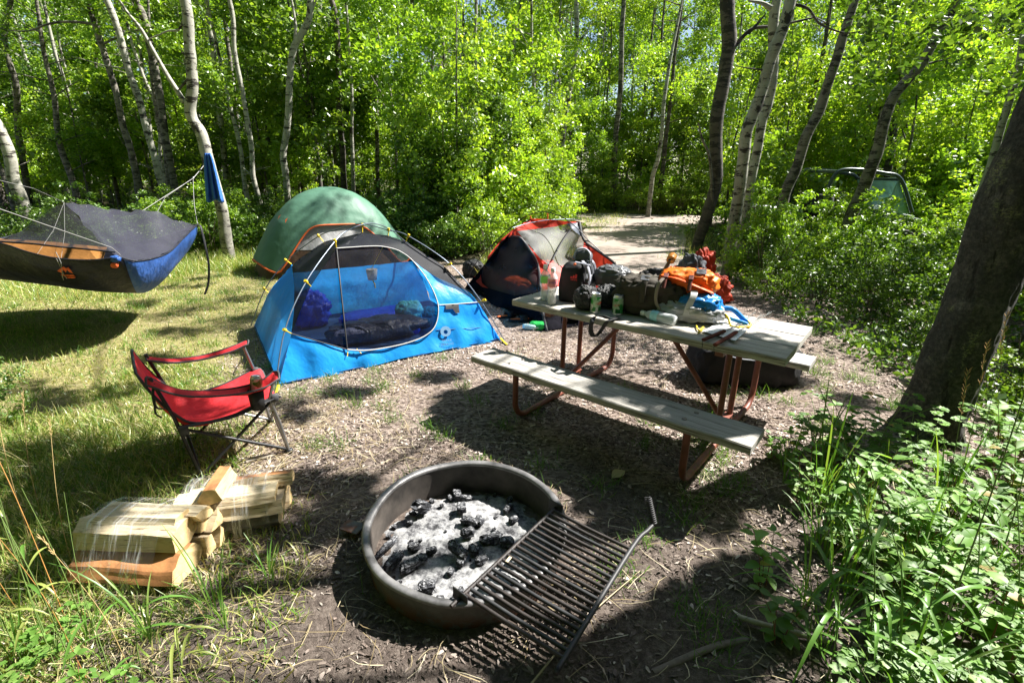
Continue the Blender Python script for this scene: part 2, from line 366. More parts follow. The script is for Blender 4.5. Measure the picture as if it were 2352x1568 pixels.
rl = [(1.0, 6.9), (1.15, 8.0), (1.3, 9.5), (1.45, 11.5), (1.9, 14), (2.3, 16.5), (1.0, 18.5), (-2, 20), (-2, 21.6), (3, 20.4), (7, 20.2), (13, 21.5), (13, 19.5), (7.5, 17.6), (5.2, 15), (4.3, 12.5), (3.6, 10.5), (3.0, 8.8), (2.6, 7.6), (2.2, 6.7)]
rp = [tuple(p)[:2] for p in catmull([(x, y, 0) for x, y in rl], 4)]
P, T = cdt(rp, step=.5); mb = MB().add([(x, y, gz(x, y) + .02) for x, y in P], T); tag(mb.build('road', 'road'), kind='structure')
ROADC = np.array([(1.6, 7.5), (2.0, 9), (2.6, 11), (3.2, 13), (3.8, 15), (4.5, 17), (5, 19), (2, 19.5), (0, 20), (8, 19.3), (11, 20)])
def on_road(x, y, m=1.3): return np.min(np.hypot(ROADC[:, 0] - x, ROADC[:, 1] - y)) < m
def keep_off(p):
    """true where nothing grows or lies: the fire pit and the tent floors"""
    x, y = p[:, 0], p[:, 1]; r = np.hypot(x + .196, y - 1.842) < .46
    a, b, c = np.array([-1.84, 3.58]), np.array([-.98, 1.53]), np.array([1.72, 1.19])
    d = p[:, :2] - a; s = d @ b / (b @ b); t = d @ c / (c @ c); return r | ((s > .02) & (s < .98) & (t > .02) & (t < .98))
def grassy(x, y):
    e = x + .30 * y; s = np.clip((-.35 - e) / 1.5, 0, 1); wob = np.array([noise.noise(Vector((a * .9, b * .9, 5))) for a, b in zip(x, y)])
    return np.clip(s + wob * 1.1 * (s > 0), 0, 1)
def scatter(n, x0, x1, y0, y1):
    return np.stack([rng.uniform(x0, x1, n), rng.uniform(y0, y1, n), np.zeros(n)], 1)
def zed(p, dz=0): p[:, 2] = [gz(a, b) + dz for a, b in p[:, :2]]; return p
M_['litter'] = mleaf('dark_litter_bits', [(0, (.05, .04, .033)), (.5, (.13, .1, .083)), (.88, (.24, .195, .165)), (1, (.42, .37, .32))], trans=0, gloss=.02, tint=(1, 1, 1), rough=.6)
# wood chips
p = np.concatenate([scatter(76000, -2.6, 4.2, .9, 5.2), scatter(30000, -1.6, 3.6, 4.4, 9)])
dens = np.clip((p[:, 1] - 1.7 + .35 * np.abs(p[:, 0] + .3)) / 1.3, .02, 1) * (1 - .75 * grassy(p[:, 0], p[:, 1])); pn = np.array([noise.noise(Vector((a * 1.1, b * 1.1, 8))) + .6 * noise.noise(Vector((a * 3.4, b * 3.4, 9))) for a, b in p[:, :2]]); p = p[(rng.random(len(p)) < dens * np.clip(.66 + pn * 1.9, .08, 1)) & ~keep_off(p)]
n = len(p); X, Y, Z = frames(n, spread=.22); L = rng.uniform(.008, .046, n)[:, None] * rng.uniform(.55, 1, n)[:, None]; Wd = L * rng.uniform(.16, .5, n)[:, None]
TV = np.array([[-.5, -.25, 0], [-.4, .35, .1], [.5, .2, .05], [.4, -.38, -.05], [.05, .55, .2], [-.05, -.5, .18]]); TF = np.array([[0, 5, 4, 1], [5, 3, 2, 4]])
V, F = inst(TV, TF, zed(p, .006), X * L, Y * Wd, Z * Wd * .6); V = V + rng.normal(size=V.shape) * .0018; tag(npmesh('wood_chips', V, F, ['chips']), kind='stuff')
# small dark debris near the fire ring
p = scatter(95000, -2.2, 2.4, .7, 2.9); p = p[rng.random(len(p)) < np.array([.35 + .9 * noise.noise(Vector((a * 2.5, b * 2.5, 4))) for a, b in p[:, :2]])]; p = p[~keep_off(p)]; n = len(p); X, Y, Z = frames(n, spread=.35); L = rng.uniform(.008, .042, n)[:, None] * rng.uniform(.3, 1, n)[:, None]; Wd = L * rng.uniform(.08, .4, n)[:, None]
V, F = inst(TV, TF, zed(p, .004), X * L, Y * Wd, Z * Wd); V = V + rng.normal(size=V.shape) * .0012; tag(npmesh('leaf_litter', V, F, ['litter']), kind='stuff')
# straw
p = np.concatenate([scatter(15000, -6.5, -.8, 1.0, 8.5), scatter(2600, -1.8, 3, .9, 5), scatter(5000, -3.6, -1.2, .9, 3.4)]); p = p[~keep_off(p)]; n = len(p)
X, Y, Z = frames(n, spread=.1); L = rng.uniform(.06, .26, n)[:, None] * rng.uniform(.5, 1, n)[:, None]; Wd = rng.uniform(.0012, .0032, n)[:, None]
TV2 = np.array([[-.5, -.5, 0], [-.5, .5, 0], [-.15, 3, .05], [-.15, 4, .05], [.2, 3.5, .06], [.2, 4.4, .06], [.5, -3, .01], [.5, -2.6, .01]]); TF2 = np.array([[0, 2, 3, 1], [2, 4, 5, 3], [4, 6, 7, 5]])
V, F = inst(TV2, TF2, zed(p, .012), X * L, Y * Wd, Z * L * .5); tag(npmesh('dry_straw', V, F, ['straw']), kind='stuff')
# grass
BV = np.array([[-.5, 0, 0], [.5, 0, 0], [-.42, .1, .38], [.42, .1, .38], [-.3, .33, .72], [.3, .33, .72], [-.04, .7, .93], [.04, .7, .93]]); BF = np.array([[0, 1, 3, 2], [2, 3, 5, 4], [4, 5, 7, 6]])
def blades(name, p, h0, h1, mat, spread=.35, w=(.002, .0045)):
    p = p[~keep_off(p)]; n = len(p); X, Y, Z = frames(n, spread=spread); H = rng.uniform(h0, h1, n)[:, None] * rng.uniform(.5, 1, n)[:, None]; Wd = rng.uniform(*w, n)[:, None]
    V, F = inst(BV, BF, zed(p, -.002), X * Wd, Y * H * .8, Z * H); return tag(npmesh(name, V, F, [mat], smooth=True), kind='stuff')
p = np.concatenate([scatter(120000, -8.5, -.4, .8, 9.3), scatter(30000, -3.2, -.8, .8, 4)]); g = grassy(p[:, 0], p[:, 1]); p = p[rng.random(len(p)) < g * .9]
blades('lawn_grass', p, .03, .10, 'grass', .6, (.003, .008))
def tufts(cs, per, sd):
    cs = np.array(cs, float); q = np.repeat(cs, per, 0); q = np.c_[q + rng.normal(size=(len(q), 2)) * sd, np.zeros(len(q))]; return q
cs = [(rng.uniform(-2.6, .2), rng.uniform(1, 4.5)) for _ in range(40)] + [(rng.uniform(.4, 3), rng.uniform(1.2, 3.6)) for _ in range(38)] + [(rng.uniform(2.5, 4.2), rng.uniform(3.2, 5.2)) for _ in range(45)]
cs += [(rng.uniform(-6.5, -2.0), rng.uniform(2.6, 8.6)) for _ in range(150)]
cs += [(rng.uniform(-1.6, -.9), rng.uniform(3.4, 4)) for _ in range(6)] + [tuple(at(x, y))[:2] for x, y in ((1430, 1300), (1490, 1240), (1400, 1330), (1620, 1090), (1660, 1060), (1700, 1110), (1590, 1150), (1650, 1130), (1380, 1120), (540, 1060), (900, 965), (870, 900), (690, 900))]
blades('grass_tufts', tufts(cs, 60, .045), .04, .15, 'grass_green', .5)
p = scatter(26000, -4.2, -1.35, .75, 3.0); p = p[(rng.random(len(p)) < np.clip((-1.3 - p[:, 0] - .1 * (p[:, 1] - 1)) / .5, 0, 1))]
blades('rough_grass', p, .06, .19, 'grass', .6, (.003, .006))
p = np.concatenate([scatter(26000, -9, -3, 8, 10.5), scatter(9000, -10, -5, 6, 8.5), scatter(9000, 2.2, 5.5, 8, 19), scatter(12000, -1, 12, 20.2, 22), scatter(9000, -.6, 1.3, 7.6, 12)]); p = p[[not on_road(a, b, 1.15) for a, b in p[:, :2]]]
blades('verge_grass', p, .08, .3, 'grass', .45, (.004, .009))
# ================================================================ foliage
def leafcloud(cl, per, size, mat, name, up=(0, 0, 1), spread=1.2, T=LEAFQ, var=.45, link=True):
    """cl: array of (x,y,z,r) clusters; leaves hang on short sprays inside each cluster"""
    cl = np.asarray(cl, float); q = np.repeat(cl, per, 0); d = rng.normal(size=(len(q), 3)); d /= np.linalg.norm(d, axis=1)[:, None]
    pos = q[:, :3] + d * (q[:, 3:4] * rng.random((len(q), 1)) ** .45) * np.array([1, 1, .75])
    pos = pos[pos[:, 2] > .03]; n = len(pos); X, Y, Z = frames(n, up, spread); s = (size * rng.uniform(1 - var, 1 + var, n))[:, None]
    V, F = inst(T[0], T[1], pos, X * s, Y * s, Z * s); o = npmesh(name, V, F, [mat])
    me = o.data
    if not link: bpy.data.objects.remove(o)
    return me if not link else o
def crown_clusters(n, c, rad, r0, r1, hollow=.25, gap=.35, seed=0):
    out = []; g = np.random.default_rng(seed); off = g.random(3) * 9
    tr = 0
    while len(out) < n:
        tr += 1; d = g.normal(size=3); d /= np.linalg.norm(d); k = g.random() ** (1 / 3)
        if k < hollow: continue
        p = np.array(c) + d * k * np.array(rad)
        if tr < n * 12 and noise.noise(Vector(p * .75 + off)) < -.12 + gap * .3: continue
        out.append((*p, g.uniform(r0, r1)))
    return out
def stems(k, h, r, spread, seed, top=.8, n=5):
    g = random.Random(seed); mb = MB()
    for _ in range(k):
        a = g.uniform(0, 6.28); s = spread * g.uniform(.3, 1); b = Vector((math.cos(a) * .08, math.sin(a) * .08, -.05)); e = Vector((math.cos(a) * s, math.sin(a) * s, h * g.uniform(.7, 1) * top))
        m = (b + e) / 2 + Vector((g.uniform(-.1, .1) * h * .3, g.uniform(-.1, .1) * h * .3, .08 * h)); mb.tube(catmull([b, m, e], 3), [r * (1 - .7 * i / 6) for i in range(7)], n, caps=False)
        for q in range(2):
            f = g.uniform(.35, .8); p = b.lerp(e, f); d = Vector((g.uniform(-1, 1), g.uniform(-1, 1), .6)) * h * .18; mb.tube([p, p + d], [r * .45, r * .15], 4, caps=False)
    return mb
def mesh_of(mb, name, mats):
    o = mb.build(name, mats); me = o.data; bpy.data.objects.remove(o); return me
def put(name, me, parent, loc=(0, 0, 0), rz=0, sc=1):
    o = bpy.data.objects.new(name, me); col.objects.link(o); o.parent = parent; o.location = loc; o.rotation_euler = (0, 0, rz); o.scale = (sc, sc, sc) if not hasattr(sc, '__len__') else sc; return o
CR_ASP = [leafcloud(crown_clusters(105, (0, 0, 0), (1.55, 1.55, 2.7), .24, .46, gap=.7, seed=s), 72, .085, 'leaf', 'crown', link=False) for s in range(5)]
CR_ASPY = [leafcloud(crown_clusters(95, (0, 0, 0), (1.5, 1.5, 2.5), .24, .46, gap=.7, seed=s + 20), 72, .085, 'leaf_yel', 'crown', link=False) for s in range(3)]
CR_THIN = [leafcloud(crown_clusters(46, (0, 0, 0), (1.7, 1.7, 2.4), .22, .42, gap=.8, seed=s + 40), 40, .085, 'leaf', 'crown', link=False) for s in range(3)]
CR_SAP = [leafcloud(crown_clusters(62, (0, 0, 2.5), (.85, .85, 2.1), .16, .34, hollow=.1, gap=.85, seed=s + 60), 66, .074, m, 'crown', link=False) for s, m in enumerate(('leaf', 'leaf_yel', 'leaf', 'leaf_dark', 'leaf_yel'))]
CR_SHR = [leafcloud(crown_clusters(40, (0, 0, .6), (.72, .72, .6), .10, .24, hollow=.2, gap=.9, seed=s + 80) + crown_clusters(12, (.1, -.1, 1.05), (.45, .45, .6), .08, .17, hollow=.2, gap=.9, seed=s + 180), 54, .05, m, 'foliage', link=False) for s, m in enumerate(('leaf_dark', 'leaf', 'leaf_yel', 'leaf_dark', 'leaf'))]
ST_SAP = [mesh_of(stems(1, 4.4, .03, .25, s, 1), 'stem', 'bark_g') for s in range(3)]
ST_SHR = [mesh_of(stems(6, 1.15, .011, .5, s + 9), 'stems', 'twig') for s in range(3)]
def trunk_mesh(seed, h, r, lean=.35):
    g = random.Random(seed); a = g.uniform(0, 6.28); P = [Vector((0, 0, -.1))]
    for k in range(1, 7): P.append(Vector((math.cos(a) * lean * (k / 6) ** 1.4 * h * .12 + g.uniform(-.06, .06), math.sin(a) * lean * (k / 6) ** 1.4 * h * .12 + g.uniform(-.06, .06), h * k / 6)))
    C = catmull(P, 3); mb = MB(); mb.tube(C, [r * (1.15 - .85 * i / (len(C) - 1)) for i in range(len(C))], 8, caps=False)
    for q in range(17):
        i = g.randrange(len(C) // 4, len(C) - 1); b = g.uniform(0, 6.28); l = g.uniform(.4, 1.2); d = Vector((math.cos(b), math.sin(b), g.uniform(.1, .7)))
        mb.tube([C[i], C[i] + d * l * .5 + Vector((0, 0, .04)), C[i] + d * l], [r * .26, r * .17, r * .05], 4, caps=False)
    return mb
TR_BG = [mesh_of(trunk_mesh(s, 9.2, r), 'trunk', m) for s, (r, m) in enumerate(((.07, 'bark_w'), (.055, 'bark_w'), (.085, 'bark_g'), (.06, 'bark_g'), (.1, 'bark_d')))]

# ---- trunks one can tell apart, each at its own distance
def tree(name, label, pts, Y, wpx, bark, crown=True, top=9.5, limbs=(), group=None, cloc=None, csc=1, thin=False, base_to_ground=True, yel=False):
    P = [aty(x, y, Y) for x, y in pts]; k = Y / FPX; Ws = [w * (q - EYE).dot(fw) / FPX / 2 for q, w in zip(P, wpx if isinstance(wpx, list) else [wpx[0] + (wpx[1] - wpx[0]) * i / (len(P) - 1) for i in range(len(P))])]
    # pts go from the top of the picture downwards
    P = P[::-1]; Ws = Ws[::-1]
    if base_to_ground and P[0].z > .05:
        d = P[0] - P[min(2, len(P) - 1)]; s = P[0].z / max(.3, -d.z); b = P[0] + d * s * .6; b.z = 0; P.insert(0, b); Ws.insert(0, Ws[0] * 1.12)
    P[0].z = min(P[0].z, -.05)
    top = min(top, 1.64 + .29 * Y + 1.2); root = Vector((P[0].x, P[0].y, 0)); C = catmull(P, 4); RS = []
    for i in range(len(P) - 1): RS += [lerp(Ws[i], Ws[i + 1], j / 4) for j in range(4)]
    RS.append(Ws[-1]); d = (C[-1] - C[-5]).normalized(); z = C[-1].z
    e = C[-1]; rr = RS[-1]
    while e.z < top and len(C) < 200:
        d = (d + Vector((rnd.uniform(-.08, .08), rnd.uniform(-.08, .08), .06))).normalized(); e = e + d * .7; rr *= .9; C.append(e); RS.append(max(rr, .012))
    C = [p + Vector((N3(p, 1.7, 3), N3(p, 1.7, 5), 0)) * .02 for p in C]
    RS = [r * (1 + .09 * N3(p, 5)) for r, p in zip(RS, C)]
    t = thing(name, label, 'tree', root, group); mb = MB(); mb.tube(C, RS, 12, caps=False)
    tr = mb.build('trunk', bark, t, loc=root); tr.location = (0, 0, 0)
    for L in limbs:
        q = catmull([aty(x, y, Y + (L[2] if len(L) > 2 else 0) * i / max(1, len(L[0]) - 1)) for i, (x, y) in enumerate(L[0])], 4); m = MB(); r0 = L[1] * k / 2
        m.tube(q, [r0 * (1 - .65 * i / (len(q) - 1)) for i in range(len(q))], 7, caps=False); o = m.build('limb', bark if len(L) < 4 else L[3], t, loc=root); o.location = (0, 0, 0)
    if crown:
        cc = Vector(cloc) if cloc else Vector((C[-1].x, C[-1].y, top - .9))
        put('crown', rnd.choice(CR_THIN if thin or Y < 16 else CR_ASPY if yel else CR_ASP), t, cc - root, rnd.uniform(0, 6.28), csc)
    return t
L_ = lambda f, pts: [f(*p) for p in pts]
G1 = 'aspen trunks at the edge of the forest'
tree('aspen', 'grey leaning aspen trunk with a long bare limb reaching left at its top', L_(cl, [(590, 0), (625, 130), (670, 270), (740, 480), (790, 680), (830, 860), (880, 1020), (920, 1230), (930, 1290)]), 12.5, (13, 13), 'bark_g', limbs=[(L_(cl, [(625, 160), (520, 150), (400, 150), (300, 170), (190, 210), (60, 205)]), 6), (L_(cl, [(690, 300), (780, 255), (900, 210), (1040, 185)]), 5)], group=G1)
tree('aspen', 'straight white leaning aspen trunk between two grey trunks behind the hammock', L_(cl, [(715, 0), (775, 150), (830, 330), (880, 520), (940, 700), (985, 870), (1040, 1060), (1075, 1200), (1105, 1310)]), 12, (14, 14), 'bark_w', limbs=[(L_(cl, [(880, 470), (800, 455), (700, 440), (560, 400), (480, 380)]), 3)], group=G1)
tree('aspen', 'mottled grey aspen trunk just left of the white forked aspen', L_(cl, [(915, 0), (965, 120), (1000, 280), (1040, 450), (1060, 560), (1090, 750), (1110, 900), (1140, 1060), (1160, 1180)]), 13, (16, 15), 'bark_g', group=G1)
tree('aspen', 'crooked pale aspen with black scars that carries the blue towel', L_(cl, [(1240, 0), (1265, 150), (1275, 330), (1285, 430), (1290, 520), (1290, 600), (1275, 720), (1290, 800), (1340, 880), (1365, 950), (1380, 1020), (1430, 1200), (1480, 1360), (1500, 1480), (1525, 1620), (1560, 1770)]), 9, (23, 26), 'bark_w', limbs=[(L_(cl, [(1240, 690), (1190, 610), (1120, 500), (1040, 360), (950, 200), (860, 90), (800, 0)]), 11), (L_(cl, [(1240, 120), (1200, 200), (1130, 210), (1060, 240), (960, 280)]), 5), (L_(cl, [(1290, 520), (1240, 560), (1200, 610)]), 8, 0, 'bark_d')], group=G1, cloc=(-6.5, 9.6, 8.6))
tree('aspen', 'bent white aspen trunk standing behind the hammock at the left edge', L_(cl, [(-40, 800), (0, 880), (40, 980), (70, 1080), (90, 1200), (130, 1300), (170, 1420), (200, 1512), (230, 1640)]), 10, (22, 27), 'bark_w', group=G1, top=8)
tree('aspen', 'thin dark crooked aspen in the upper left corner', L_(cl, [(60, 60), (30, 250), (70, 440), (110, 560), (115, 760), (130, 930)]), 15, (11, 13), 'bark_g', group=G1)
tree('aspen', 'slim white aspen stem amid tangled twigs, upper left', L_(cl, [(370, 350), (440, 570), (490, 700), (520, 820), (535, 930), (560, 1100)]), 17, (7, 9), 'bark_w', group=G1)
tree('aspen', 'slender grey aspen stem left of the leaning grey trunk', L_(cl, [(650, 330), (645, 470), (680, 600), (690, 700), (720, 860), (730, 960), (760, 1150)]), 16, (6, 8), 'bark_g', group=G1)
tree('aspen', 'thin wavy white aspen stem between the leaning trunks', L_(cl, [(960, 500), (1000, 600), (1030, 680), (1050, 800), (1075, 920), (1080, 1060), (1105, 1180), (1120, 1330)]), 14, (7, 8), 'bark_w', group=G1)
tree('aspen', 'straight pale aspen trunk directly right of the towel tree', L_(cl, [(1390, 0), (1410, 200), (1430, 300), (1450, 500), (1465, 680), (1490, 850), (1500, 1000), (1530, 1300)]), 15, (11, 12), 'bark_w', group=G1)
tree('aspen', 'short curved grey stem above the towel tree fork', L_(cl, [(1490, 30), (1515, 180), (1530, 300), (1545, 400), (1570, 600), (1600, 900)]), 17, (9, 9), 'bark_g', group=G1)
tree('aspen', 'pale aspen with a broken side twig left of the green tent', L_(cl, [(1545, 0), (1565, 130), (1575, 350), (1640, 700), (1690, 1000), (1700, 1180), (1745, 1350), (1770, 1560)]), 12, (10, 11), 'bark_w', limbs=[(L_(cl, [(1700, 1190), (1660, 1150), (1630, 1125)]), 4)], group=G1)
tree('aspen', 'forked white aspen trunk rising behind the green tent', L_(cl, [(2085, 0), (2075, 130), (2020, 240), (1975, 330), (1950, 500), (1940, 750), (1925, 900), (1905, 1040), (1925, 1180), (1935, 1350), (1950, 1560)]), 12, (15, 14), 'bark_w', limbs=[(L_(cl, [(1985, 290), (1985, 180), (1970, 60), (1955, -20)]), 8), (L_(cl, [(2075, 110), (2110, 40), (2130, -10)]), 6)], group=G1)
tree('aspen', 'dark blotched aspen trunk above the top of the green tent', L_(cl, [(2225, 0), (2250, 80), (2265, 200), (2275, 450), (2280, 700), (2290, 850), (2300, 1000), (2310, 1200)]), 14, (12, 13), 'bark_d', group=G1)
tree('aspen', 'thin grey aspen stem right of the dark blotched trunk', L_(cm, [(325, 0), (330, 200), (340, 430), (345, 700), (350, 1000), (355, 1250)]), 16, (10, 9), 'bark_g', group=G1)
tree('aspen', 'slim pale stem in the dark gap right of the green tent', L_(cm, [(170, 450), (180, 600), (180, 900), (190, 1240)]), 14, (7, 9), 'bark_w', group=G1)
tree('aspen', 'many stemmed thin white aspen centre of the forest wall', L_(cm, [(1015, 30), (1010, 300), (1015, 500), (1012, 640), (1010, 760), (1000, 900), (995, 1100), (985, 1300), (985, 1450)]), 12.5, (7, 13), 'bark_w', limbs=[(L_(cm, [(985, 1430), (965, 1200), (975, 1000), (985, 850)]), 8, .3, 'bark_d'), (L_(cm, [(990, 1400), (1010, 1250), (1060, 1040), (1110, 900), (1190, 790)]), 5, -.3, 'bark_d'), (L_(cm, [(1000, 900), (1040, 820), (1090, 760)]), 4, 0, 'bark_d'), (L_(cm, [(985, 1440), (930, 1230), (935, 1000), (945, 780)]), 6, .4)], group=G1, yel=True, csc=.9)
tree('aspen', 'leaning white aspen with a long dark limb left of the road', L_(cm, [(1250, 400), (1220, 560), (1200, 720), (1190, 870), (1175, 1030), (1165, 1150), (1170, 1330)]), 15, (8, 11), 'bark_w', limbs=[(L_(cm, [(1190, 880), (1260, 840), (1360, 815), (1460, 775), (1525, 740)]), 5, 0, 'bark_d')], group=G1, yel=True)
tree('aspen', 'smooth pale slanting aspen standing beyond the red tent', L_(cm, [(1690, 0), (1690, 270), (1665, 480), (1630, 680), (1605, 850), (1590, 1000), (1570, 1150), (1555, 1300), (1548, 1420)]), 17, (11, 13), 'bark_w', limbs=[(L_(cm, [(1692, 290), (1750, 230), (1790, 150)]), 5)], group=G1, yel=True, cloc=(2.9, 17, 7.2))
tree('aspen', 'upright grey aspen at the far edge of the dirt road', L_(cm, [(1995, 200), (1985, 600), (1960, 850), (1945, 1050), (1945, 1290)]), 21.5, (11, 14), 'bark_g', group=G1)
tree('aspen', 'slender slanting aspen behind the far shrubs of the road', L_(cm, [(2290, 600), (2275, 700), (2260, 900), (2240, 1050), (2200, 1200), (2175, 1420)]), 19.5, (8, 11), 'bark_w', group=G1)
G2 = 'large aspens on the right of the clearing'
tree('aspen', 'thick blackish aspen trunk, left one of the pair beside the road', L_(cr, [(440, 0), (445, 130), (450, 270), (430, 400), (400, 560), (380, 700), (375, 850), (380, 1000), (350, 1150), (300, 1300), (265, 1400)]), 11, (33, 24), 'bark_d', limbs=[(L_(cr, [(480, 270), (540, 200), (600, 160), (720, 150), (850, 120), (940, 100)]), 9, 0, 'bark_d'), (L_(cr, [(560, 190), (610, 140), (660, 80)]), 8, 0, 'bark_d'), (L_(cr, [(340, 1290), (355, 1150), (340, 900), (300, 800), (275, 700)]), 9, -.3, 'bark_g')], group=G2, thin=True, cloc=(6.2, 11.5, 8.8))
tree('aspen', 'tall white leaning aspen with black knots, dark at the foot', L_(cr, [(800, 0), (760, 150), (700, 320), (650, 480), (600, 620), (545, 760), (530, 900), (515, 1050), (490, 1200), (465, 1350), (430, 1568), (415, 1650)]), 8, (25, 27), 'bark_w', limbs=[(L_(cr, [(690, 50), (640, 20), (560, 5)]), 11), (L_(cr, [(800, 20), (900, 50), (960, 130), (1040, 170), (1120, 190), (1200, 180)]), 6, -.4, 'bark_d'), (L_(cr, [(640, 400), (560, 390), (480, 375)]), 4, 0, 'bark_d')], group=G2, thin=True, cloc=(5.6, 9.6, 9.2))
tree('aspen', 'second white aspen close behind the white leaning one', L_(cr, [(725, 0), (705, 150), (700, 400), (670, 600), (640, 700), (610, 850), (580, 1000), (560, 1150)]), 9, (22, 20), 'bark_w', group=G2, thin=True, cloc=(6.0, 10.6, 9.4))
tree('aspen', 'grey aspen trunk slanting up in front of the parked vehicle', L_(cr, [(1110, 180), (1095, 220), (1060, 350), (1010, 500), (960, 640), (890, 780), (840, 950), (780, 1080), (750, 1200)]), 9.3, (20, 23), 'bark_g', group=G2, thin=True, cloc=(9, 12.3, 8))
tree('aspen', 'strongly leaning grey aspen beside the vehicle windshield', L_(cr, [(1740, 30), (1680, 150), (1600, 280), (1540, 380), (1450, 480), (1390, 560), (1330, 720), (1300, 850), (1260, 950), (1210, 1080), (1150, 1220), (1100, 1400)]), 8.8, (18, 28), 'bark_g', limbs=[(L_(cr, [(1680, 140), (1620, 130), (1560, 100)]), 7), (L_(cr, [(1560, 370), (1640, 350), (1720, 330)]), 5, 0, 'bark_d')], group=G2, thin=True, cloc=(9.6, 10.2, 7.8))
tree('aspen', 'pale aspen trunk half hidden behind the large foreground trunk', [(2345, 120), (2339, 161), (2303, 282), (2262, 420), (2225, 520)], 8, (14, 17), 'bark_w', group=G2, thin=True, cloc=(9.4, 9.4, 8.6))

# ---- big foreground tree: rough dark trunk leaning right, with unseen boughs placed to shade the clearing
root = Vector((2.66, 2.92, 0)); big = thing('large_tree', 'massive rough dark trunk leaning at the right edge of the picture', 'tree', root)
BP = [(2118, 1060, 150), (2130, 980, 142), (2160, 900, 138), (2210, 780, 137), (2256, 660, 137), (2306, 500, 137), (2356, 380, 138), (2412, 240, 132), (2470, 90, 122), (2535, -80, 110)]
C = []; RS = []
for x, y, wd in BP: q = aty(x, y, 2.95); C.append(q); RS.append(wd / 2 * .87 * (q - EYE).dot(fw) / FPX)
C[0].z = -.06; C.insert(1, C[0].lerp(C[1], .5)); RS.insert(1, (RS[0] + RS[1]) / 2)
C2 = catmull(C, 16); R2 = []
for i in range(len(C) - 1): R2 += [lerp(RS[i], RS[i + 1], j / 16) for j in range(16)]
R2.append(RS[-1]); e = C2[-1]; d = (C2[-1] - C2[-6]).normalized()
while e.z < 5.2: d = (d + Vector((-.05, .03, .05))).normalized(); e = e + d * .4; C2.append(e); R2.append(R2[-1] * .8)
mb = MB(); nn = 90; rings = []
for i, (p, r) in enumerate(zip(C2, R2)):
    row = []
    for j in range(nn):
        a = 2 * math.pi * j / nn; dd = Vector((math.cos(a), math.sin(a), 0)); q = p + dd * r
        fl = .30 * max(0, 1 - q.z / .18) ** 2 * (.5 + .5 * math.sin(a * 5 + 1))
        kn = .16 * math.exp(-((q - Vector((2.42, 2.8, 1.28))).length / .13) ** 2)
        row.append(p + dd * r * (1 + .06 * N3(q, 4) + .06 * N3(Vector((q.x, q.y, q.z * .25)), 12, 2) + .05 * N3(Vector((q.x, q.y, q.z * .5)), 28, 4) + fl + kn))
    rings.append(row)
mb.grid(rings, False, True); o = mb.build('trunk', 'bark_big', big)
S = Vector((.81, .33, 1))
boughs = []   # unseen leaf clusters, each set up-sun of a ground spot it shades
def shade(gx_, gy_, r, z, n=1, sp=0): 
    for _ in range(n):
        q = Vector((gx_ + rnd.uniform(-sp, sp), gy_ + rnd.uniform(-sp, sp) * .6, 0)) + S * (z + rnd.uniform(-.4, .4)); boughs.append((*q, r * rnd.uniform(.8, 1.2)))
for x, y in ((60, 1030), (150, 1060), (240, 1075), (320, 1075), (60, 1110), (190, 1130), (300, 1120), (110, 1190), (30, 1200)): g = at(x, y); shade(g.x, g.y, .24, 5.5, 2, .1)
for x, y in ((230, 1180), (60, 1330), (150, 1260), (700, 1120), (780, 1150), (760, 1230), (800, 1110), (640, 1210)): g = at(x, y); shade(g.x, g.y, .15, 5.5, 2, .08)
for x, y in ((1600, 1190), (1520, 1140), (1390, 1150), (1450, 1090), (1330, 1110), (1250, 1080)): g = at(x, y); shade(g.x, g.y, .15, 5, 2, .06)
for x, y in ((420, 655), (480, 640), (350, 700), (510, 690), (90, 640), (560, 730), (250, 900), (120, 930), (400, 770), (330, 820), (60, 900), (200, 640)): g = at(x, y); shade(g.x, g.y, .2, 6, 2, .25)
for x, y, z in ((1640, 960, .45), (1590, 950, .45), (1775, 805, .76), (1730, 800, .76), (1200, 690, .76)): g = at(x, y, z); shade(g.x - .81 * z, g.y - .33 * z, .09, 5, 1, .03)
for x, y in ((620, 700), (900, 480), (700, 540), (980, 620), (760, 600), (1050, 850), (920, 900), (800, 930), (1160, 900), (2000, 900), (1880, 860)): g = at(x, y, .4 if y < 800 else 0); shade(g.x - .3, g.y - .13, .14, 6, 2, .2)
for x, y in ((1600, 655), (1640, 680), (1580, 660), (1620, 640), (1700, 690), (1760, 700), (1840, 720), (1920, 750), (1990, 720), (1800, 660), (1880, 680), (1960, 690), (2040, 760), (2060, 700), (1740, 640), (1820, 620)): g = at(x, y); shade(g.x, g.y, .30, 5, 4, .3)
for x, y in ((1230, 1550), (1330, 1500), (1420, 1450), (1500, 1400), (1580, 1360), (1660, 1320), (1730, 1290)): g = at(x, y); shade(g.x, g.y - .06, .10, 3.8, 4, .05)
for x, y in ((1660, 1500), (1560, 1540), (1450, 1560), (1740, 1440), (1800, 1100), (1700, 1120), (1900, 1090)): g = at(x, y); shade(g.x, g.y, .15, 3.8, 4, .09)
lc = leafcloud(boughs, 85, .075, 'leaf', 'crown'); lc.parent = big; lc.matrix_parent_inverse = Matrix.Translation(-root)
top = C2[-1]; mb = MB()
for b in boughs[::24]:
    q = Vector(b[:3]); m = (top + q) / 2 + Vector((0, 0, .6)); mb.tube(catmull([top - Vector((0, 0, .8)), m, q], 4), [.02, .02, .018, .016, .014, .012, .01, .008, .006], 5, caps=False)
mb.build('limb', 'bark_d', big)
ub = []
for _ in range(46): ub.append(tuple(aty(rnd.uniform(1960, 2400), rnd.uniform(-60, 150) * (1 if rnd.random() < .7 else 1.6), rnd.uniform(4.6, 6.5))) + (rnd.uniform(.14, .26),))
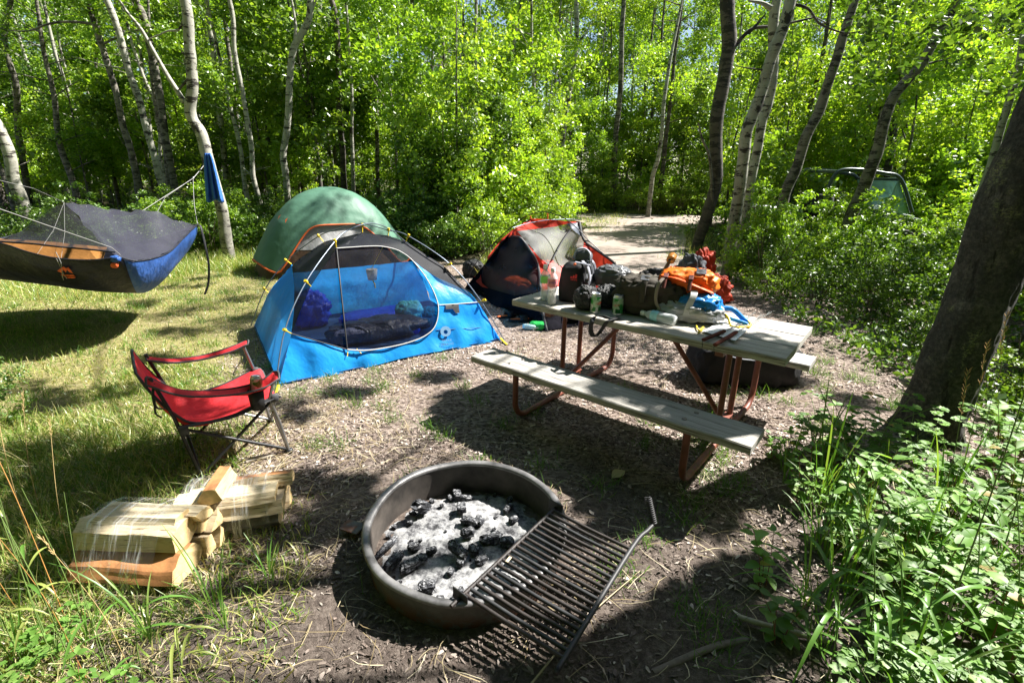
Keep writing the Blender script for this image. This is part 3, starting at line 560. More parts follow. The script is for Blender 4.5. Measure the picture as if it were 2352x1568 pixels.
lc = leafcloud(ub, 40, .062, 'leaf_dark', 'low_bough'); lc.parent = big; lc.matrix_parent_inverse = Matrix.Translation(-root)  # darker leaf colour than the crown, standing for shade from below
# off to the right: a neighbour whose trunk throws the band of shade across the foreground
if False: nb = tree('aspen', 'grey aspen just beyond the right edge whose shade crosses the foreground', [(2600, 250), (2590, 500), (2580, 760), (2575, 900)], 2.7, (110, 120), 'bark_g', crown=False, top=6)

# ---- background aspens
def region(x, y): 
    r = x / y
    return 'deep in the forest behind the hammock' if r < -.5 else 'in the forest behind the green tent' if r < -.12 else 'in the forest left of the dirt road' if r < .12 else 'in the forest beyond the dirt road' if r < .42 else 'in the thicket behind the parked vehicle'
spots = []; tries = 0
while len(spots) < 185 and tries < 9000:
    tries += 1; y = 12.5 + 25 * rng.random() ** .8; x = rng.uniform(-1.12, 1.12) * y
    if on_road(x, y, 1.9) or (x > 0 and x / y > .2 and y < 14 and x < 6.5): continue
    if any(math.hypot(x - a, y - b) < .8 for a, b in spots): continue
    spots.append((x, y))
BT = ['thin white aspen', 'very thin white aspen', 'grey barked aspen', 'thin grey aspen', 'dark barked aspen']
for k, (x, y) in enumerate(spots):
    v = k % 5; yl = (x / y > -.35 and rnd.random() < .5); t = thing('aspen', f'{BT[v]} {region(x, y)}', 'tree', (x, y, gz(x, y)), 'aspens of the background forest'); t.rotation_euler.z = rnd.uniform(0, 6.28); t.scale = [1, 1, 1]
    put('trunk', TR_BG[v], t, sc=(1, 1, min(1.35, max(.55, (2.6 + .285 * y) / 9.2)))); put('crown', rnd.choice(CR_ASPY if yl else CR_ASP), t, (rnd.uniform(-.3, .3), rnd.uniform(-.3, .3), max(2.6, (1.64 + .285 * y) * rnd.uniform(.5, 1.0))), rnd.uniform(0, 6.28), rnd.uniform(.8, 1.1))
# ---- saplings
def sap(x, y, h, v=None):
    v = rnd.randrange(5) if v is None else v; t = thing('aspen_sapling', f'{("leafy", "bright leafy", "leafy", "dark leafy", "bright leafy")[v]} young aspen {region(x, y)}', 'sapling', (x, y, gz(x, y)), 'young aspens'); t.rotation_euler.z = rnd.uniform(0, 6.28); s = h / 4.5; t.scale = (s * rnd.uniform(.9, 1.25), s * rnd.uniform(.9, 1.25), s)
    put('stem', ST_SAP[v % 3], t); put('crown', CR_SAP[v], t)
n = 0; tries = 0; sp2 = []
while n < 190 and tries < 9000:
    tries += 1; y = 10.2 + 15 * rng.random() ** 1.1; x = rng.uniform(-1.1, 1.15) * y
    if on_road(x, y, 2.0) or (x > -1.2 and y < 12.5 and x < 7.5) or (1.2 < x < 9 and y < 20 and x / y < .36) or any(math.hypot(x - a, y - b) < .85 for a, b in sp2): continue
    if (x > 3 and y < 11.5) or (x / y < -.2 and y < 13.8): continue
    sp2.append((x, y)); n += 1; r = x / y
    sap(x, y, rnd.uniform(3.4, 6.2) if r > -.2 else rnd.uniform(3.2, 7.6), rnd.choice((0, 2, 3, 1, 4) if r < -.15 else (1, 4, 0, 2, 1)))
for x, y, h in ((-1.3, 10.6, 3.4), (-1.9, 11.2, 4.2), (-1.0, 11.8, 4.4), (-1.6, 12.4, 4.6)): sap(x, y, h, 3)
for x, y, h in ((.1, 12.2, 3.2), (.7, 13.6, 4.2), (.3, 15.5, 5), (1.2, 17.6, 5.2), (2.2, 22.5, 6), (4, 23.2, 6), (5.6, 22.6, 6), (7.4, 22.6, 6.5), (9, 21.6, 6), (3.2, 25, 7), (6.5, 25, 7)): sap(x, y, h, rnd.choice((1, 4, 0)))
# ---- shrubs
def shrub(x, y, s, v, lab):
    t = thing('shrub', lab, 'shrub', (x, y, gz(x, y)), 'shrubs at the forest edge'); t.rotation_euler.z = rnd.uniform(0, 6.28); t.scale = (s * rnd.uniform(.9, 1.3), s * rnd.uniform(.9, 1.3), s * rnd.uniform(.8, 1.2))
    put('stems', ST_SHR[v % 3], t); put('foliage', CR_SHR[v], t)
HUE = ['dark green', 'mid green', 'yellow green', 'deep green', 'fresh green']
edge = catmull([(-11.5, 7.6, 0), (-8.6, 8.6, 0), (-7.0, 9.6, 0), (-5.9, 9.7, 0), (-4.9, 10.1, 0), (-3.6, 10.0, 0), (-2.4, 10.2, 0), (-1.5, 9.9, 0), (-.9, 9.6, 0), (-.3, 10.4, 0), (.2, 11.8, 0), (.6, 13.6, 0), (1.1, 15.5, 0), (.6, 17.5, 0)], 6)
for row in range(3):
    for q in edge:
        if rnd.random() < (.72, .62, .5)[row]:
            x, y = q.x + rnd.uniform(-.3, .3) - .25 * row, q.y + row * .85 + rnd.uniform(-.2, .3); v = rnd.choice((2, 2, 4, 1)) if x > -.6 else rnd.choice((0, 3)) if x > -3 else rnd.choice((0, 0, 3, 1, 4))  # leaf tone follows sun and shade along the edge: yellow lit, dark shaded
            shrub(x, y, (rnd.uniform(.55, 1.3) * (1 + .25 * row) if x > -.8 else rnd.uniform(.4, .85)), v, f'{HUE[v]} shrub ' + ('beside the grass behind the hammock' if x < -5 else 'in the shade behind the green tent' if x < -1.4 else 'in the sun left of the dirt road'))
for k in range(26): x = 1.2 + 10 * k / 26 + rnd.uniform(-.3, .3); v = rnd.choice((2, 2, 4)); shrub(x, 20.9 + rnd.uniform(-.3, .9) + (.5 if x > 9 else 0), rnd.uniform(.9, 1.4), v, f'{HUE[v]} low shrub along the far side of the dirt road')
for x, y, s, v in ((6.0, 9.2, 1.1, 1), (5.6, 9.5, 1.2, 4), (9.6, 9.9, 1.4, 4)): shrub(x, y, s * .78, v, f'{HUE[v]} tall shrub directly in front of the parked vehicle')
for q in range(14): v = rnd.choice((1, 4, 2)); y = rnd.uniform(7.4, 9.6); x = y * rnd.uniform(.6, .82); shrub(x, y, rnd.uniform(.42, .64), v, f'{HUE[v]} low shrub in front of the parked vehicle')
k = 0
while k < 86:
    y = 6.6 + 8 * rng.random() ** 1.3; x = rng.uniform(3.5, 13)
    if x < 3.55 + max(0, y - 7.5) * .42 or x / y > 1.22 or y > 14 or (.60 < x / y < .82 and 7.4 < y < 11.5): continue
    v = rnd.choice((0, 1, 4, 1, 3) if y < 9 else (1, 4, 2, 4)); k += 1; shrub(x, y, rnd.uniform(.45, 1.1) * (1 if y < 9.2 else .8 if y < 10.8 else 1.3), v, f'{HUE[v]} shrub ' + ('in the thicket right of the white leaning aspen' if y < 9.3 else 'around the parked vehicle'))
for x, y, s, v in ((3.9, 4.3, .5, 0), (4.4, 4.8, .6, 3), (4.9, 4.6, .55, 1), (5.0, 5.5, .7, 0), (4.2, 5.6, .5, 3), (5.8, 5.9, .8, 1), (4.7, 6.3, .7, 0), (3.7, 3.5, .42, 4), (4.2, 3.8, .5, 1)): shrub(x, y, s, v, f'{HUE[v]} shrub in the shade right of the large foreground trunk')
shrub(-3.4, 2.9, .32, 3, 'small dark shrub at the left edge beside the lawn')
# ---- far wood and forest floor that read as one mass
c = []
while len(c) < 6500:
    y = 27 + 15 * rng.random(); x = rng.uniform(-1.15, 1.15) * y; c.append((x, y, 17 * rng.random() ** 1.15 + .2, rng.uniform(.5, 1.1)))
tag(leafcloud(c, 46, .17, 'leaf', 'far_forest'), kind='stuff')
c = []
while len(c) < 2300:
    y = 9.4 + 20 * rng.random() ** 1.25; x = rng.uniform(-1.15, 1.15) * y
    if on_road(x, y, 1.5) or (x > -.5 and x < 3.3 and y < 19) or (x > 0 and x < 4.5 and y < 12): continue
    c.append((x, y, rng.uniform(.05, .55), rng.uniform(.2, .4)))
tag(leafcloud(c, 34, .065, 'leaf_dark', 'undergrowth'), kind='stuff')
c = [(x, y, .08, .16) for x, y in zip(rng.uniform(3.0, 9, 900), rng.uniform(3.2, 9.5, 900)) if x > 3.3 + max(0, y - 7) * .35] + [(x, y, .10, .17) for x, y in zip(rng.uniform(2.6, 5.5, 420), rng.uniform(.3, 3.6, 420)) if x > 2.5 + .25 * y and math.hypot(x - 2.66, y - 2.92) > .5]
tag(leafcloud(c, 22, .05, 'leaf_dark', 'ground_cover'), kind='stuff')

# unseen leaf clusters added behind and beside the camera to shut out the low sky
c = []
while len(c) < 4200:
    a = rng.uniform(-math.pi, math.pi); x, y = math.sin(a), math.cos(a); r = rng.uniform(7.8, 12.5); x *= r; y = y * r + 3
    if y > 0 and abs(x) < 1.25 * y + .8: continue
    da = abs((a - math.atan2(SUN.x, SUN.y) + math.pi) % (2 * math.pi) - math.pi); top = 5.0 if da < .75 else 19
    c.append((x, y, .2 + top * rng.random(), rng.uniform(.5, 1.0)))
tag(leafcloud(c, 42, .26, 'leaf_dark', 'added_leaf_screen'), kind='stuff')
# ================================================================ camp objects
M_['wood'] = None
def mwood(name, pale, dark, ax=0, lf=1):
    N = NT(name); s = [18, 18, 18]; s[ax] = 1.1 * lf; v = N.coord(scale=tuple(s)); f = N.noise(v, 2.2, 7, .7); s2 = [105, 105, 105]; s2[ax] = 2.5 * lf; g = N.noise(N.coord(scale=tuple(s2)), 1.5, 3, .6)
    b = N.noise(N.coord(), 3, 4); c = N.ramp(f, [(.33, dark), (.46, tuple(lerp(a, q, .65) for a, q in zip(dark, pale))), (.72, pale)])
    c = N.mix(N.ramp(b, [(.4, (.0, .0, .0)), (.7, (.5, .5, .5))]), c, tuple(x * .62 for x in pale)); oi = N.n('ObjectInfo'); orr = N.ramp(oi.outputs['Random'], [(0, (.62, .58, .52)), (.5, (.9, .88, .84)), (1, (1.12, 1.12, 1.12))]); c = N.mix(1, c, orr, 'MULTIPLY'); c = N.mix(N.ramp(g, [(.34, (.9, .9, .9)), (.42, (0, 0, 0))]), c, tuple(x * .4 for x in dark))
    N.col(c); N.b.inputs['Roughness'].default_value = .85; N.b.inputs['Specular IOR Level'].default_value = .2; N.l(N.bump(N.mix(.5, f, g), .5, .006), N.b.inputs['Normal']); return N.m
M_['wood'] = mwood('weathered_grey_wood', (.58, .575, .565), (.15, .14, .125)); M_['wood_top'] = mwood('sun_bleached_table_wood', (.80, .79, .765), (.22, .2, .18)); M_['rust'] = mplain('red_brown_painted_steel', (.20, .062, .04), .5, 0, .3, 14, .2)
M_['bolt'] = mplain('dull_bolt_steel', (.2, .18, .16), .5, .7)
TX, TY, TA, TL, TW, TBo, Twb, TH, TB = .919, 3.189, R(-39.47), 1.79, .73, .673, .235, .754, .442
tc_, ts_ = math.cos(TA), math.sin(TA); TR3 = Matrix.Rotation(TA, 3, 'Z')
def T_(a, b, z): return Vector((TX + a * tc_ - b * ts_, TY + a * ts_ + b * tc_, z))
def TI(p): d = p - Vector((TX, TY, 0)); return d.x * tc_ + d.y * ts_, -d.x * ts_ + d.y * tc_
def plank(name, par, b, z, w_, l_, th, seed, mat='wood'):
    nu = 40; P = []; g = random.Random(seed)
    for i in range(nu + 1):
        a = -l_ / 2 + l_ * i / nu; n1 = .004 * N3((a * 6, seed, 0), 1) + .0025 * N3((a * 25, seed, 3), 1); n2 = .004 * N3((a * 6, seed, 9), 1) + .0025 * N3((a * 25, seed, 13), 1); e = .006; up_ = .003 * N3((a * 3, seed, 5), 1)
        P.append([(a, y, q + up_) for y, q in ((-w_ / 2 + n1, -th + e), (-w_ / 2 + n1, -e), (-w_ / 2 + n1 + e, 0), (0, .0015), (w_ / 2 + n2 - e, 0), (w_ / 2 + n2, -e), (w_ / 2 + n2, -th + e), (w_ / 2 - e, -th), (-w_ / 2 + e, -th))])
    mb = MB(); mb.grid(P, False, True); mb.add(P[0], [tuple(range(9))]); mb.add(P[-1], [tuple(range(9))[::-1]])
    o = mb.build(name, mat, par, smooth=False); o.matrix_parent_inverse = Matrix.Identity(4); o.location = (0, b, z); return o
tab = thing('picnic_table', 'weathered grey plank picnic table with red brown tube legs and attached benches', 'picnic table', (TX, TY, 0)); tab.rotation_euler.z = TA
pw = TW / 3
for k, s in enumerate((-1, 0, 1)): plank('tabletop_plank', tab, s * pw, TH, pw - .007, TL + rnd.uniform(-.01, .01), .043, 3 + k, 'wood_top')
for s in (-1, 1): plank('bench_seat', tab, s * TBo, TB, Twb, TL + .01, .043, 8 + s)
def part(mb, name, mat, par, smooth=True):
    o = mb.build(name, mat, par, smooth); o.matrix_parent_inverse = Matrix.Identity(4); return o
al = TI(at(1166, 853, .40))[0]; ar = TI(at(1564, 990, .40))[0]
for a in (al, ar):
    sg = 1 if a > 0 else -1
    pts = [(-TBo, .398), (-TBo, .14)] + [(-TBo + .12 - .12 * math.cos(t), .145 - .12 * math.sin(t)) for t in np.linspace(.2, 1.57, 6)] + [(TBo - .12 + .12 * math.sin(t), .145 - .12 * math.cos(t)) for t in np.linspace(0, 1.4, 6)] + [(TBo, .14), (TBo, .398)]
    fr = part(MB().tube([(a, b, z) for b, z in pts], .0205, 10), 'leg_frame', 'rust', tab)
    for s in (-1, 1): part(MB().tube([(a + sg * .0, s * .115, .68), (a, s * .115, .03)], .0185, 10), 'upright', 'rust', tab); part(MB().box((a, s * TBo, .393), (.05, .2, .006)), 'seat_bracket', 'rust', tab, False)
    part(MB().box((a, 0, .694), (.045, .66, .034)), 'cross_beam', 'rust', tab, False)
    part(MB().tube([(a - sg * .46, 0, .70), (a - sg * .02, 0, .16)], .017, 8), 'brace', 'rust', tab)
    part(MB().box((a - sg * .005, 0, .15), (.05, .25, .006)), 'gusset_plate', 'rust', tab, False); part(MB().box((a - sg * .46, 0, .705), (.08, .2, .008)), 'gusset_plate', 'rust', tab, False)
    for s in (-1, 1):
        for d in (-.05, .06): part(MB().lathe([(0, .004), (.012, .003), (.014, 0)], (a + d * .2, s * TBo + d, TB + .002), 10), 'bolt', 'bolt', tab)
# ---------------- fire ring
M_['steel'] = mplain('sooty_grey_steel', (.03, .03, .032), .55, .1, .5, 9, .25)
def mring():
    N = NT('scorched_ring_steel'); v = N.coord(); f = N.noise(v, 6, 6, .7); r = N.noise(v, 11, 6, .75); sx = N.n('SeparateXYZ'); N.l(v, sx.inputs[0])
    c = N.ramp(f, [(.3, (.05, .048, .046)), (.6, (.13, .125, .115)), (.8, (.21, .2, .18))]); mr = N.n('MapRange'); N.l(sx.outputs[2], mr.inputs[0]); mr.inputs[1].default_value = .10; mr.inputs[2].default_value = .02; 
    m = N.mix(1, mr.outputs[0], N.ramp(r, [(.45, (0, 0, 0)), (.52, (1, 1, 1))]), 'MULTIPLY'); c = N.mix(m, c, (.12, .045, .02)); N.col(c); N.b.inputs['Roughness'].default_value = .6; N.b.inputs['Metallic'].default_value = .25; N.l(N.bump(f, .3, .004), N.b.inputs['Normal']); return N.m
M_['ring'] = mring(); M_['rim'] = mplain('worn_rim_steel', (.17, .165, .165), .5, .5, .75, 7, .4, 40); M_['soot'] = mplain('soot_lining', (.05, .042, .036), .75, 0, .8, 6, .5)
M_['rustbar'] = mplain('rusty_grate_bar', (.022, .016, .014), .6, 0, .6, 16, .4)
RC = Vector((-.196, 1.842, 0)); RR, RH = .45, .165
ring = thing('fire_ring', 'low round steel fire pit ring with a swing out cooking grate', 'fire pit', RC); ring.rotation_euler = (R(2.2), R(.4), 0)
def wob(P): return P
def dent(mb, a=.007):
    for i, v in enumerate(mb.v): v = Vector(v); r = Vector((v.x, v.y, 0)); mb.v[i] = tuple(v + r.normalized() * a * N3(v, 5, 2) + Vector((0, 0, .004 * N3(r, 4, 5))) * (v.z > .12)); 
    return mb
part(dent(MB().lathe([(.428, -.1), (.428, .03), (.429, .06), (.429, .10), (.430, RH - .012)], n=96)), 'outer_wall', 'ring', ring)
part(dent(MB().lathe([(.416, -.1), (.416, .05), (.417, RH - .014)], n=96)), 'inner_wall', 'soot', ring)
part(dent(MB().lathe([(.416, RH - .016), (.415, RH - .006), (.421, RH), (.436, RH + .003), (.446, RH), (.452, RH - .008), (.450, RH - .014), (.430, RH - .016), (.416, RH - .016)], n=96)), 'rim', 'rim', ring)
pl_, pr_ = at(1062, 1356, .17) - RC, at(1272, 1166, .185) - RC
o1, o2 = at(1293, 1498, .16) - RC, at(1450, 1250, .18) - RC
gr = part(MB().tube([pl_ + (pl_ - pr_) * .10, pl_, pr_, pr_ + (pr_ - pl_) * .05], .0085, 8), 'grate', 'rustbar', ring)
nb_ = 19; mb = MB(); inv = lambda o: setattr(o, 'matrix_parent_inverse', Matrix.Identity(4))
for k in range(nb_ + 1):
    f = .015 + .97 * k / nb_; p, q = pl_.lerp(pr_, f), o1.lerp(o2, f); m = (p + q) / 2 + Vector((0, 0, -.004 + .005 * N3((k, 0, 0), 1)))
    b = MB().tube([p, m, q], .008, 7).build('grate_bar', 'rustbar' if k % 4 != 1 else 'steel', gr); inv(b)
ex = (o2 - o1).normalized(); h0 = o2 + ex * .17 + Vector((0, 0, .025)); h1 = aty(1500, 1197, (RC + h0).y) - RC; h0 = h1
tip = h1 + Vector((-.02, .05, .085)); b = MB().tube(catmull([o1 - ex * .03, o1, o2, o2.lerp(h1, .7), h1 + (o2 - h1) * .06, h1 + (tip - h1) * .1, tip], 5), .0098, 9).build('outer_bar', 'steel', gr); inv(b)
ax = (tip - h1).normalized(); sx_ = ax.cross(Vector((0, 1, 0))).normalized(); sy_ = ax.cross(sx_); L = (tip - h1).length * 1.15
b = MB().tube([h1 + ax * (L * t / 150) + (sx_ * math.cos(t * .56) + sy_ * math.sin(t * .56)) * .014 for t in range(151)], .0036, 5).build('coil_handle', 'steel', gr); inv(b)
for P0, sg in ((pl_, 1), (pr_, -1)):
    d = (pl_ - pr_).normalized() * sg; m3 = Matrix((d, Vector((0, 0, 1)).cross(d), Vector((0, 0, 1)))).transposed()
    b = MB().box(P0 + d * .012 + Vector((0, 0, .004)), (.006, .075, .055), m3, .002).build('pivot_bracket', 'steel', ring, False); inv(b)
tab_ = at(810, 1212, .03) - RC; b = MB().box(tab_, (.10, .07, .008), Matrix.Rotation(R(-20), 3, 'Z')).build('anchor_tab', 'ring', ring, False); inv(b)
# ash and charcoal
def mash():
    N = NT('grey_white_ash'); v = N.coord(); f = N.noise(v, 13, 9, .78); g = N.noise(v, 55, 5, .8); e = N.noise(v, 3.2, 3)
    c = N.ramp(f, [(.40, (.03, .03, .033)), (.47, (.17, .17, .175)), (.55, (.31, .308, .306)), (.70, (.47, .465, .46))]); c = N.mix(N.ramp(g, [(.33, (.9, .9, .9)), (.42, (0, 0, 0))]), c, (.10, .10, .105)); N.col(c); N.b.inputs['Roughness'].default_value = 1; N.l(N.bump(N.mix(.5, f, g), .6, .012), N.b.inputs['Normal']); return N.m
M_['ash'] = mash()
def ashz(x, y): r = math.hypot(x, y); return .014 + .011 * N3((x, y, 0), 7) + .007 * N3((x, y, 1), 24) + .006 * N3((x, y, 2), 60) - .02 * max(0, r - .3) / .12
mb = MB(); mb.grid([[(RC.x + r * math.cos(t), RC.y + r * math.sin(t), ashz(r * math.cos(t), r * math.sin(t))) for t in np.linspace(0, 2 * math.pi, 129)[:-1]] for r in np.linspace(.004, .4155, 60)], False, True); tag(mb.build('ash', 'ash'), kind='stuff')
def mchar():
    N = NT('cracked_charcoal'); v = N.coord(); f = N.noise(v, 14, 5, .7); vo = N.n('TexVoronoi', feature='DISTANCE_TO_EDGE'); vo.inputs['Scale'].default_value = 32; N.l(v, vo.inputs['Vector']); g = N.n('NewGeometry'); sp = N.n('SeparateXYZ'); N.l(g.outputs['Normal'], sp.inputs[0])
    c = N.ramp(f, [(.3, (.014, .014, .016)), (.55, (.05, .053, .062)), (.7, (.3, .31, .33))]); gm = N.n('MapRange'); sz = N.n('SeparateXYZ'); N.l(g.outputs['Normal'], sz.inputs[0]); N.l(sz.outputs[2], gm.inputs[0]); gm.inputs[1].default_value = .35; gm.inputs[2].default_value = .95; gm.inputs[4].default_value = .8; c = N.mix(N.mix(1, gm.outputs[0], N.ramp(N.noise(v, 26, 4, .7), [(.45, (0, 0, 0)), (.6, (1, 1, 1))]), 'MULTIPLY'), c, (.42, .42, .43)); c = N.mix(N.ramp(vo.outputs[0], [(.02, (1, 1, 1)), (.07, (0, 0, 0))]), c, (.006, .006, .006)); N.col(c); N.b.inputs['Roughness'].default_value = .85; N.b.inputs['Specular IOR Level'].default_value = .25
    N.l(N.bump(vo.outputs[0], .8, .01), N.b.inputs['Normal']); return N.m
M_['char'] = mchar()
def chunk(px, py, dims, rz, lab, tilt=0, z=.0, mat='char'):
    g = at(px, py, .03); dims = (dims[0] * .9, dims[1] * .85, dims[2] * .75); P = blob((0, 0, 0), dims, 0, 3.2, .17, 6, px, False, 16, 10, Matrix.Rotation(tilt, 3, 'Y')); mb = MB(); mb.grid(P, False, True); o = mb.build('charred_wood', mat, smooth=False); o.location = (g.x, g.y, ashz(g.x - RC.x, g.y - RC.y) + z + dims[2] * .12); o.rotation_euler.z = rz
    return tag(o, lab, 'charcoal', 'charred wood in the fire ring')
chunk(968, 1178, (.13, .06, .075), .9, 'tall charred stump with a grey broken face leaning on the back wall', .7)
chunk(1062, 1140, (.11, .035, .03), .1, 'thin pale ended burnt stick lying along the back wall', .1)
chunk(1052, 1275, (.115, .055, .05), -.7, 'long cracked charcoal block standing out in the middle of the ash', .15, .02)
chunk(1080, 1200, (.10, .045, .035), -.25, 'flat black log piece in the shade above the middle block', 0, .012)
chunk(1075, 1228, (.07, .055, .055), .4, 'roundish black lump right above the middle block')
chunk(1130, 1238, (.115, .06, .045), .5, 'wide bluish burnt block in front of the grate')
chunk(890, 1255, (.15, .035, .03), 1.15, 'half burnt brown stick along the left wall', .1, .02)
chunk(905, 1290, (.12, .05, .05), 1.0, 'grey ashen log at the left wall beside the brown stick')
chunk(940, 1300, (.10, .06, .045), .7, 'blue grey ashy block near the left front of the ash')
chunk(968, 1285, (.06, .05, .04), .2, 'ash dusted lump left of the middle block')
chunk(982, 1350, (.075, .06, .05), .3, 'black lump by the front wall nearest the grate pivot')
chunk(1105, 1285, (.065, .04, .04), .6, 'small dark piece right of the middle block')
for k in range(64):
    r = .39 * math.sqrt(rnd.random()); t = rnd.uniform(0, 6.28); s = rnd.choice((.009, .012, .014, .018, .022, .03, .04)) * rnd.uniform(.7, 1.2); o = MB().grid(blob((0, 0, 0), (s * 1.5, s, s * .8), 0, 4, .14, 5, k, False, 9, 6), False, True).build('charcoal_bit', 'char', smooth=False)
    x, y = r * math.cos(t), r * math.sin(t); o.location = (RC.x + x, RC.y + y, ashz(x, y) + s * .2); o.rotation_euler.z = t; tag(o, 'small black charcoal bit scattered on the ash', 'charcoal', 'small charcoal bits on the ash')
M_['pine'] = mwood('split_pine', (.72, .63, .45), (.36, .25, .13), 0, 3); M_['pine_end'] = mplain('sawn_pine_end', (.62, .45, .22), .75, 0, .15, 40, .4); M_['pinebark'] = mplain('orange_inner_bark', (.36, .16, .06), .7, 0, .4, 12, .4); M_['greybark'] = mplain('grey_log_bark', (.10, .09, .075), .9, 0, .4, 14, .6)
o = MB().box((0, 0, 0), (.035, .012, .004), None, .001).build('wood_chip', 'pine', None, False); o.location = at(1168, 1284, .182); o.rotation_euler = (0, .1, 1.1); tag(o, 'single pale wood chip lying on the grate bars', 'wood chip')
# ---------------- firewood
def mwrap():
    N = NT('clear_stretch_wrap'); N.b.inputs['Base Color'].default_value = (.92, .93, .95, 1); N.b.inputs['Roughness'].default_value = .16; t = N.n('BsdfTransparent'); mx = N.n('MixShader'); f = N.noise(N.coord(scale=(15, 1.3, 1.3)), 3, 4, .65)
    N.l(N.ramp(f, [(.50, (.03, .03, .03)), (.60, (.22, .22, .22)), (.66, (.55, .55, .55)), (.70, (.10, .10, .10))]), mx.inputs[0]); N.l(N.bump(f, .8, .006), N.b.inputs['Normal']); N.l(t.outputs[0], mx.inputs[1]); N.l(N.b.outputs[0], mx.inputs[2]); N.l(mx.outputs[0], N.out.inputs[0]); return N.m  # whitish opaque streaks stand in for glints on the film's creases
M_['wrap'] = mwrap()
def log(par, prof, x0, x1, off, seed, bark=None, name='split_log', Mx=None):
    """prof: cross-section outline (y,z); faces whose index is in bark carry bark"""
    n = len(prof); P = []; nu = 24
    dn = []
    for i in range(n):
        a, b = prof[i], prof[(i + 1) % n]; dn += [(a[0] + (b[0] - a[0]) * k / 4, a[1] + (b[1] - a[1]) * k / 4) for k in range(4)]
    for i in range(nu + 1):
        x = x0 + (x1 - x0) * i / nu; P.append([(x + (.008 * N3((y * 30, z * 30, seed), 1) if i in (0, nu) else 0), off[0] + y * (1 + .06 * N3((x * 4, seed, 0), 1)) + .006 * N3((x * 7, y * 12, z * 12 + seed), 1) + .003 * N3((x * 3, y * 120, z * 120 + seed), 1), off[1] + z * (1 + .06 * N3((x * 4, seed, 7), 1)) + .006 * N3((x * 7, y * 12 + 5, z * 12 + seed), 1) + .003 * N3((x * 3, y * 130, z * 110 + seed), 1)) for y, z in dn])
    mb = MB(); m = len(dn); mb.grid(P, False, True)
    if bark:
        for q in range(len(mb.f)):
            if (q % m) // 4 in bark: mb.mi[q] = 2
    mb.k = 1; mb.add(P[0], [tuple(range(m))]); mb.add(P[-1], [tuple(range(m))[::-1]])
    o = part(mb, name, ['pine', 'pine_end', bark and 'pinebark' or 'pine'], par, False); return o
b1 = thing('firewood_bundle', 'nearer bundle of split firewood in clear wrap with a reddish bark log', 'firewood', (-1.555, 1.72, 0)); b1.rotation_euler.z = R(-2)
log(b1, [(-.12, .0), (.02, .0), (.05, .05), (.0, .115), (-.07, .12), (-.13, .085), (-.155, .035)], -.235, .205, (0, .01), 1, bark=(3, 4, 5))
log(b1, [(.0, .0), (.06, .0), (.055, .08), (.01, .10)], -.22, .225, (.035, .012), 2)
log(b1, [(.0, .0), (.09, .01), (.03, .09)], -.2, .24, (.10, .012), 3)
log(b1, [(-.135, .01), (-.05, -.01), (.005, .02), (.015, .06), (-.015, .10), (-.07, .115), (-.125, .085)], -.24, .185, (.055, .126), 4, bark=None)
log(b1, [(.0, .0), (.05, -.01), (.06, .05), (.02, .085)], -.2, .2, (.06, .122), 5)
log(b1, [(.0, .01), (.09, .0), (.06, .085)], -.2, .235, (.085, .10), 6)
log(b1, [(.0, .0), (.085, -.02), (.05, .045), (-.03, .05)], -.21, .22, (.06, .185), 7)
log(b1, [(-.08, .0), (.04, .005), (.03, .04), (-.05, .045)], -.19, .17, (.03, .21), 8)
def wrap(par, loop, x0, x1, seed):
    P = [[(x + .012 * N3((k, 0, seed), 1), y + .003 * N3((x * 20, k, seed), 1), z + .003 * N3((x * 20, k, seed + 2), 1)) for k, (y, z) in enumerate(loop)] for x in np.linspace(x0, x1, 12)]
    return part(MB().grid(P, False, True), 'plastic_wrap', 'wrap', par)
def hull(pts, grow=.006):
    pts = sorted(set(pts)); 
    def half(p):
        h = []
        for q in p:
            while len(h) > 1 and (h[-1][0] - h[-2][0]) * (q[1] - h[-2][1]) - (h[-1][1] - h[-2][1]) * (q[0] - h[-2][0]) <= 0: h.pop()
            h.append(q)
        return h[:-1]
    h = half(pts) + half(pts[::-1]); cx = sum(p[0] for p in h) / len(h); cy = sum(p[1] for p in h) / len(h); out = []
    for i in range(len(h)):
        a, b = h[i], h[(i + 1) % len(h)]
        for k in range(4): y, z = a[0] + (b[0] - a[0]) * k / 4, a[1] + (b[1] - a[1]) * k / 4; l = math.hypot(y - cx, z - cy); out.append((cx + (y - cx) * (1 + (grow + .008) / l), max(.004, cy + (z - cy) * (1 + (grow + .008) / l))))
    return out
wrap(b1, hull([(-.155, .01), (-.15, .09), (-.10, .16), (-.05, .25), (.06, .25), (.14, .22), (.18, .16), (.19, .03), (.1, .01)]), -.2, .135, 1)
b2 = thing('firewood_bundle', 'farther bundle of split firewood in clear wrap with a dark bark underside', 'firewood', (-1.31, 2.0, 0)); b2.rotation_euler.z = R(16)
log(b2, [(-.09, .0), (.02, .0), (.04, .06), (-.01, .085), (-.10, .09), (-.135, .05)], -.22, .19, (0, .012), 11, bark=(4, 5, 0)).data.materials[2] = M_['greybark']
log(b2, [(.0, .0), (.10, .0), (.07, .09)], -.21, .215, (.03, .012), 12)
log(b2, [(-.13, .0), (-.01, .0), (.0, .05), (-.10, .055)], -.2, .215, (.0, .105), 13)
log(b2, [(.0, .0), (.11, -.01), (.08, .06), (.0, .055)], -.22, .21, (.01, .105), 14)
log(b2, [(-.12, .0), (.0, .01), (-.01, .045), (-.09, .04)], -.235, .19, (.0, .165), 15)
log(b2, [(.0, .0), (.09, .0), (.07, .045), (.02, .055)], -.1, .25, (.0, .168), 16, bark=(2,))
wrap(b2, hull([(-.135, .01), (-.13, .12), (-.10, .2), (.0, .225), (.1, .2), (.125, .1), (.12, .01)]), -.21, .16, 2)
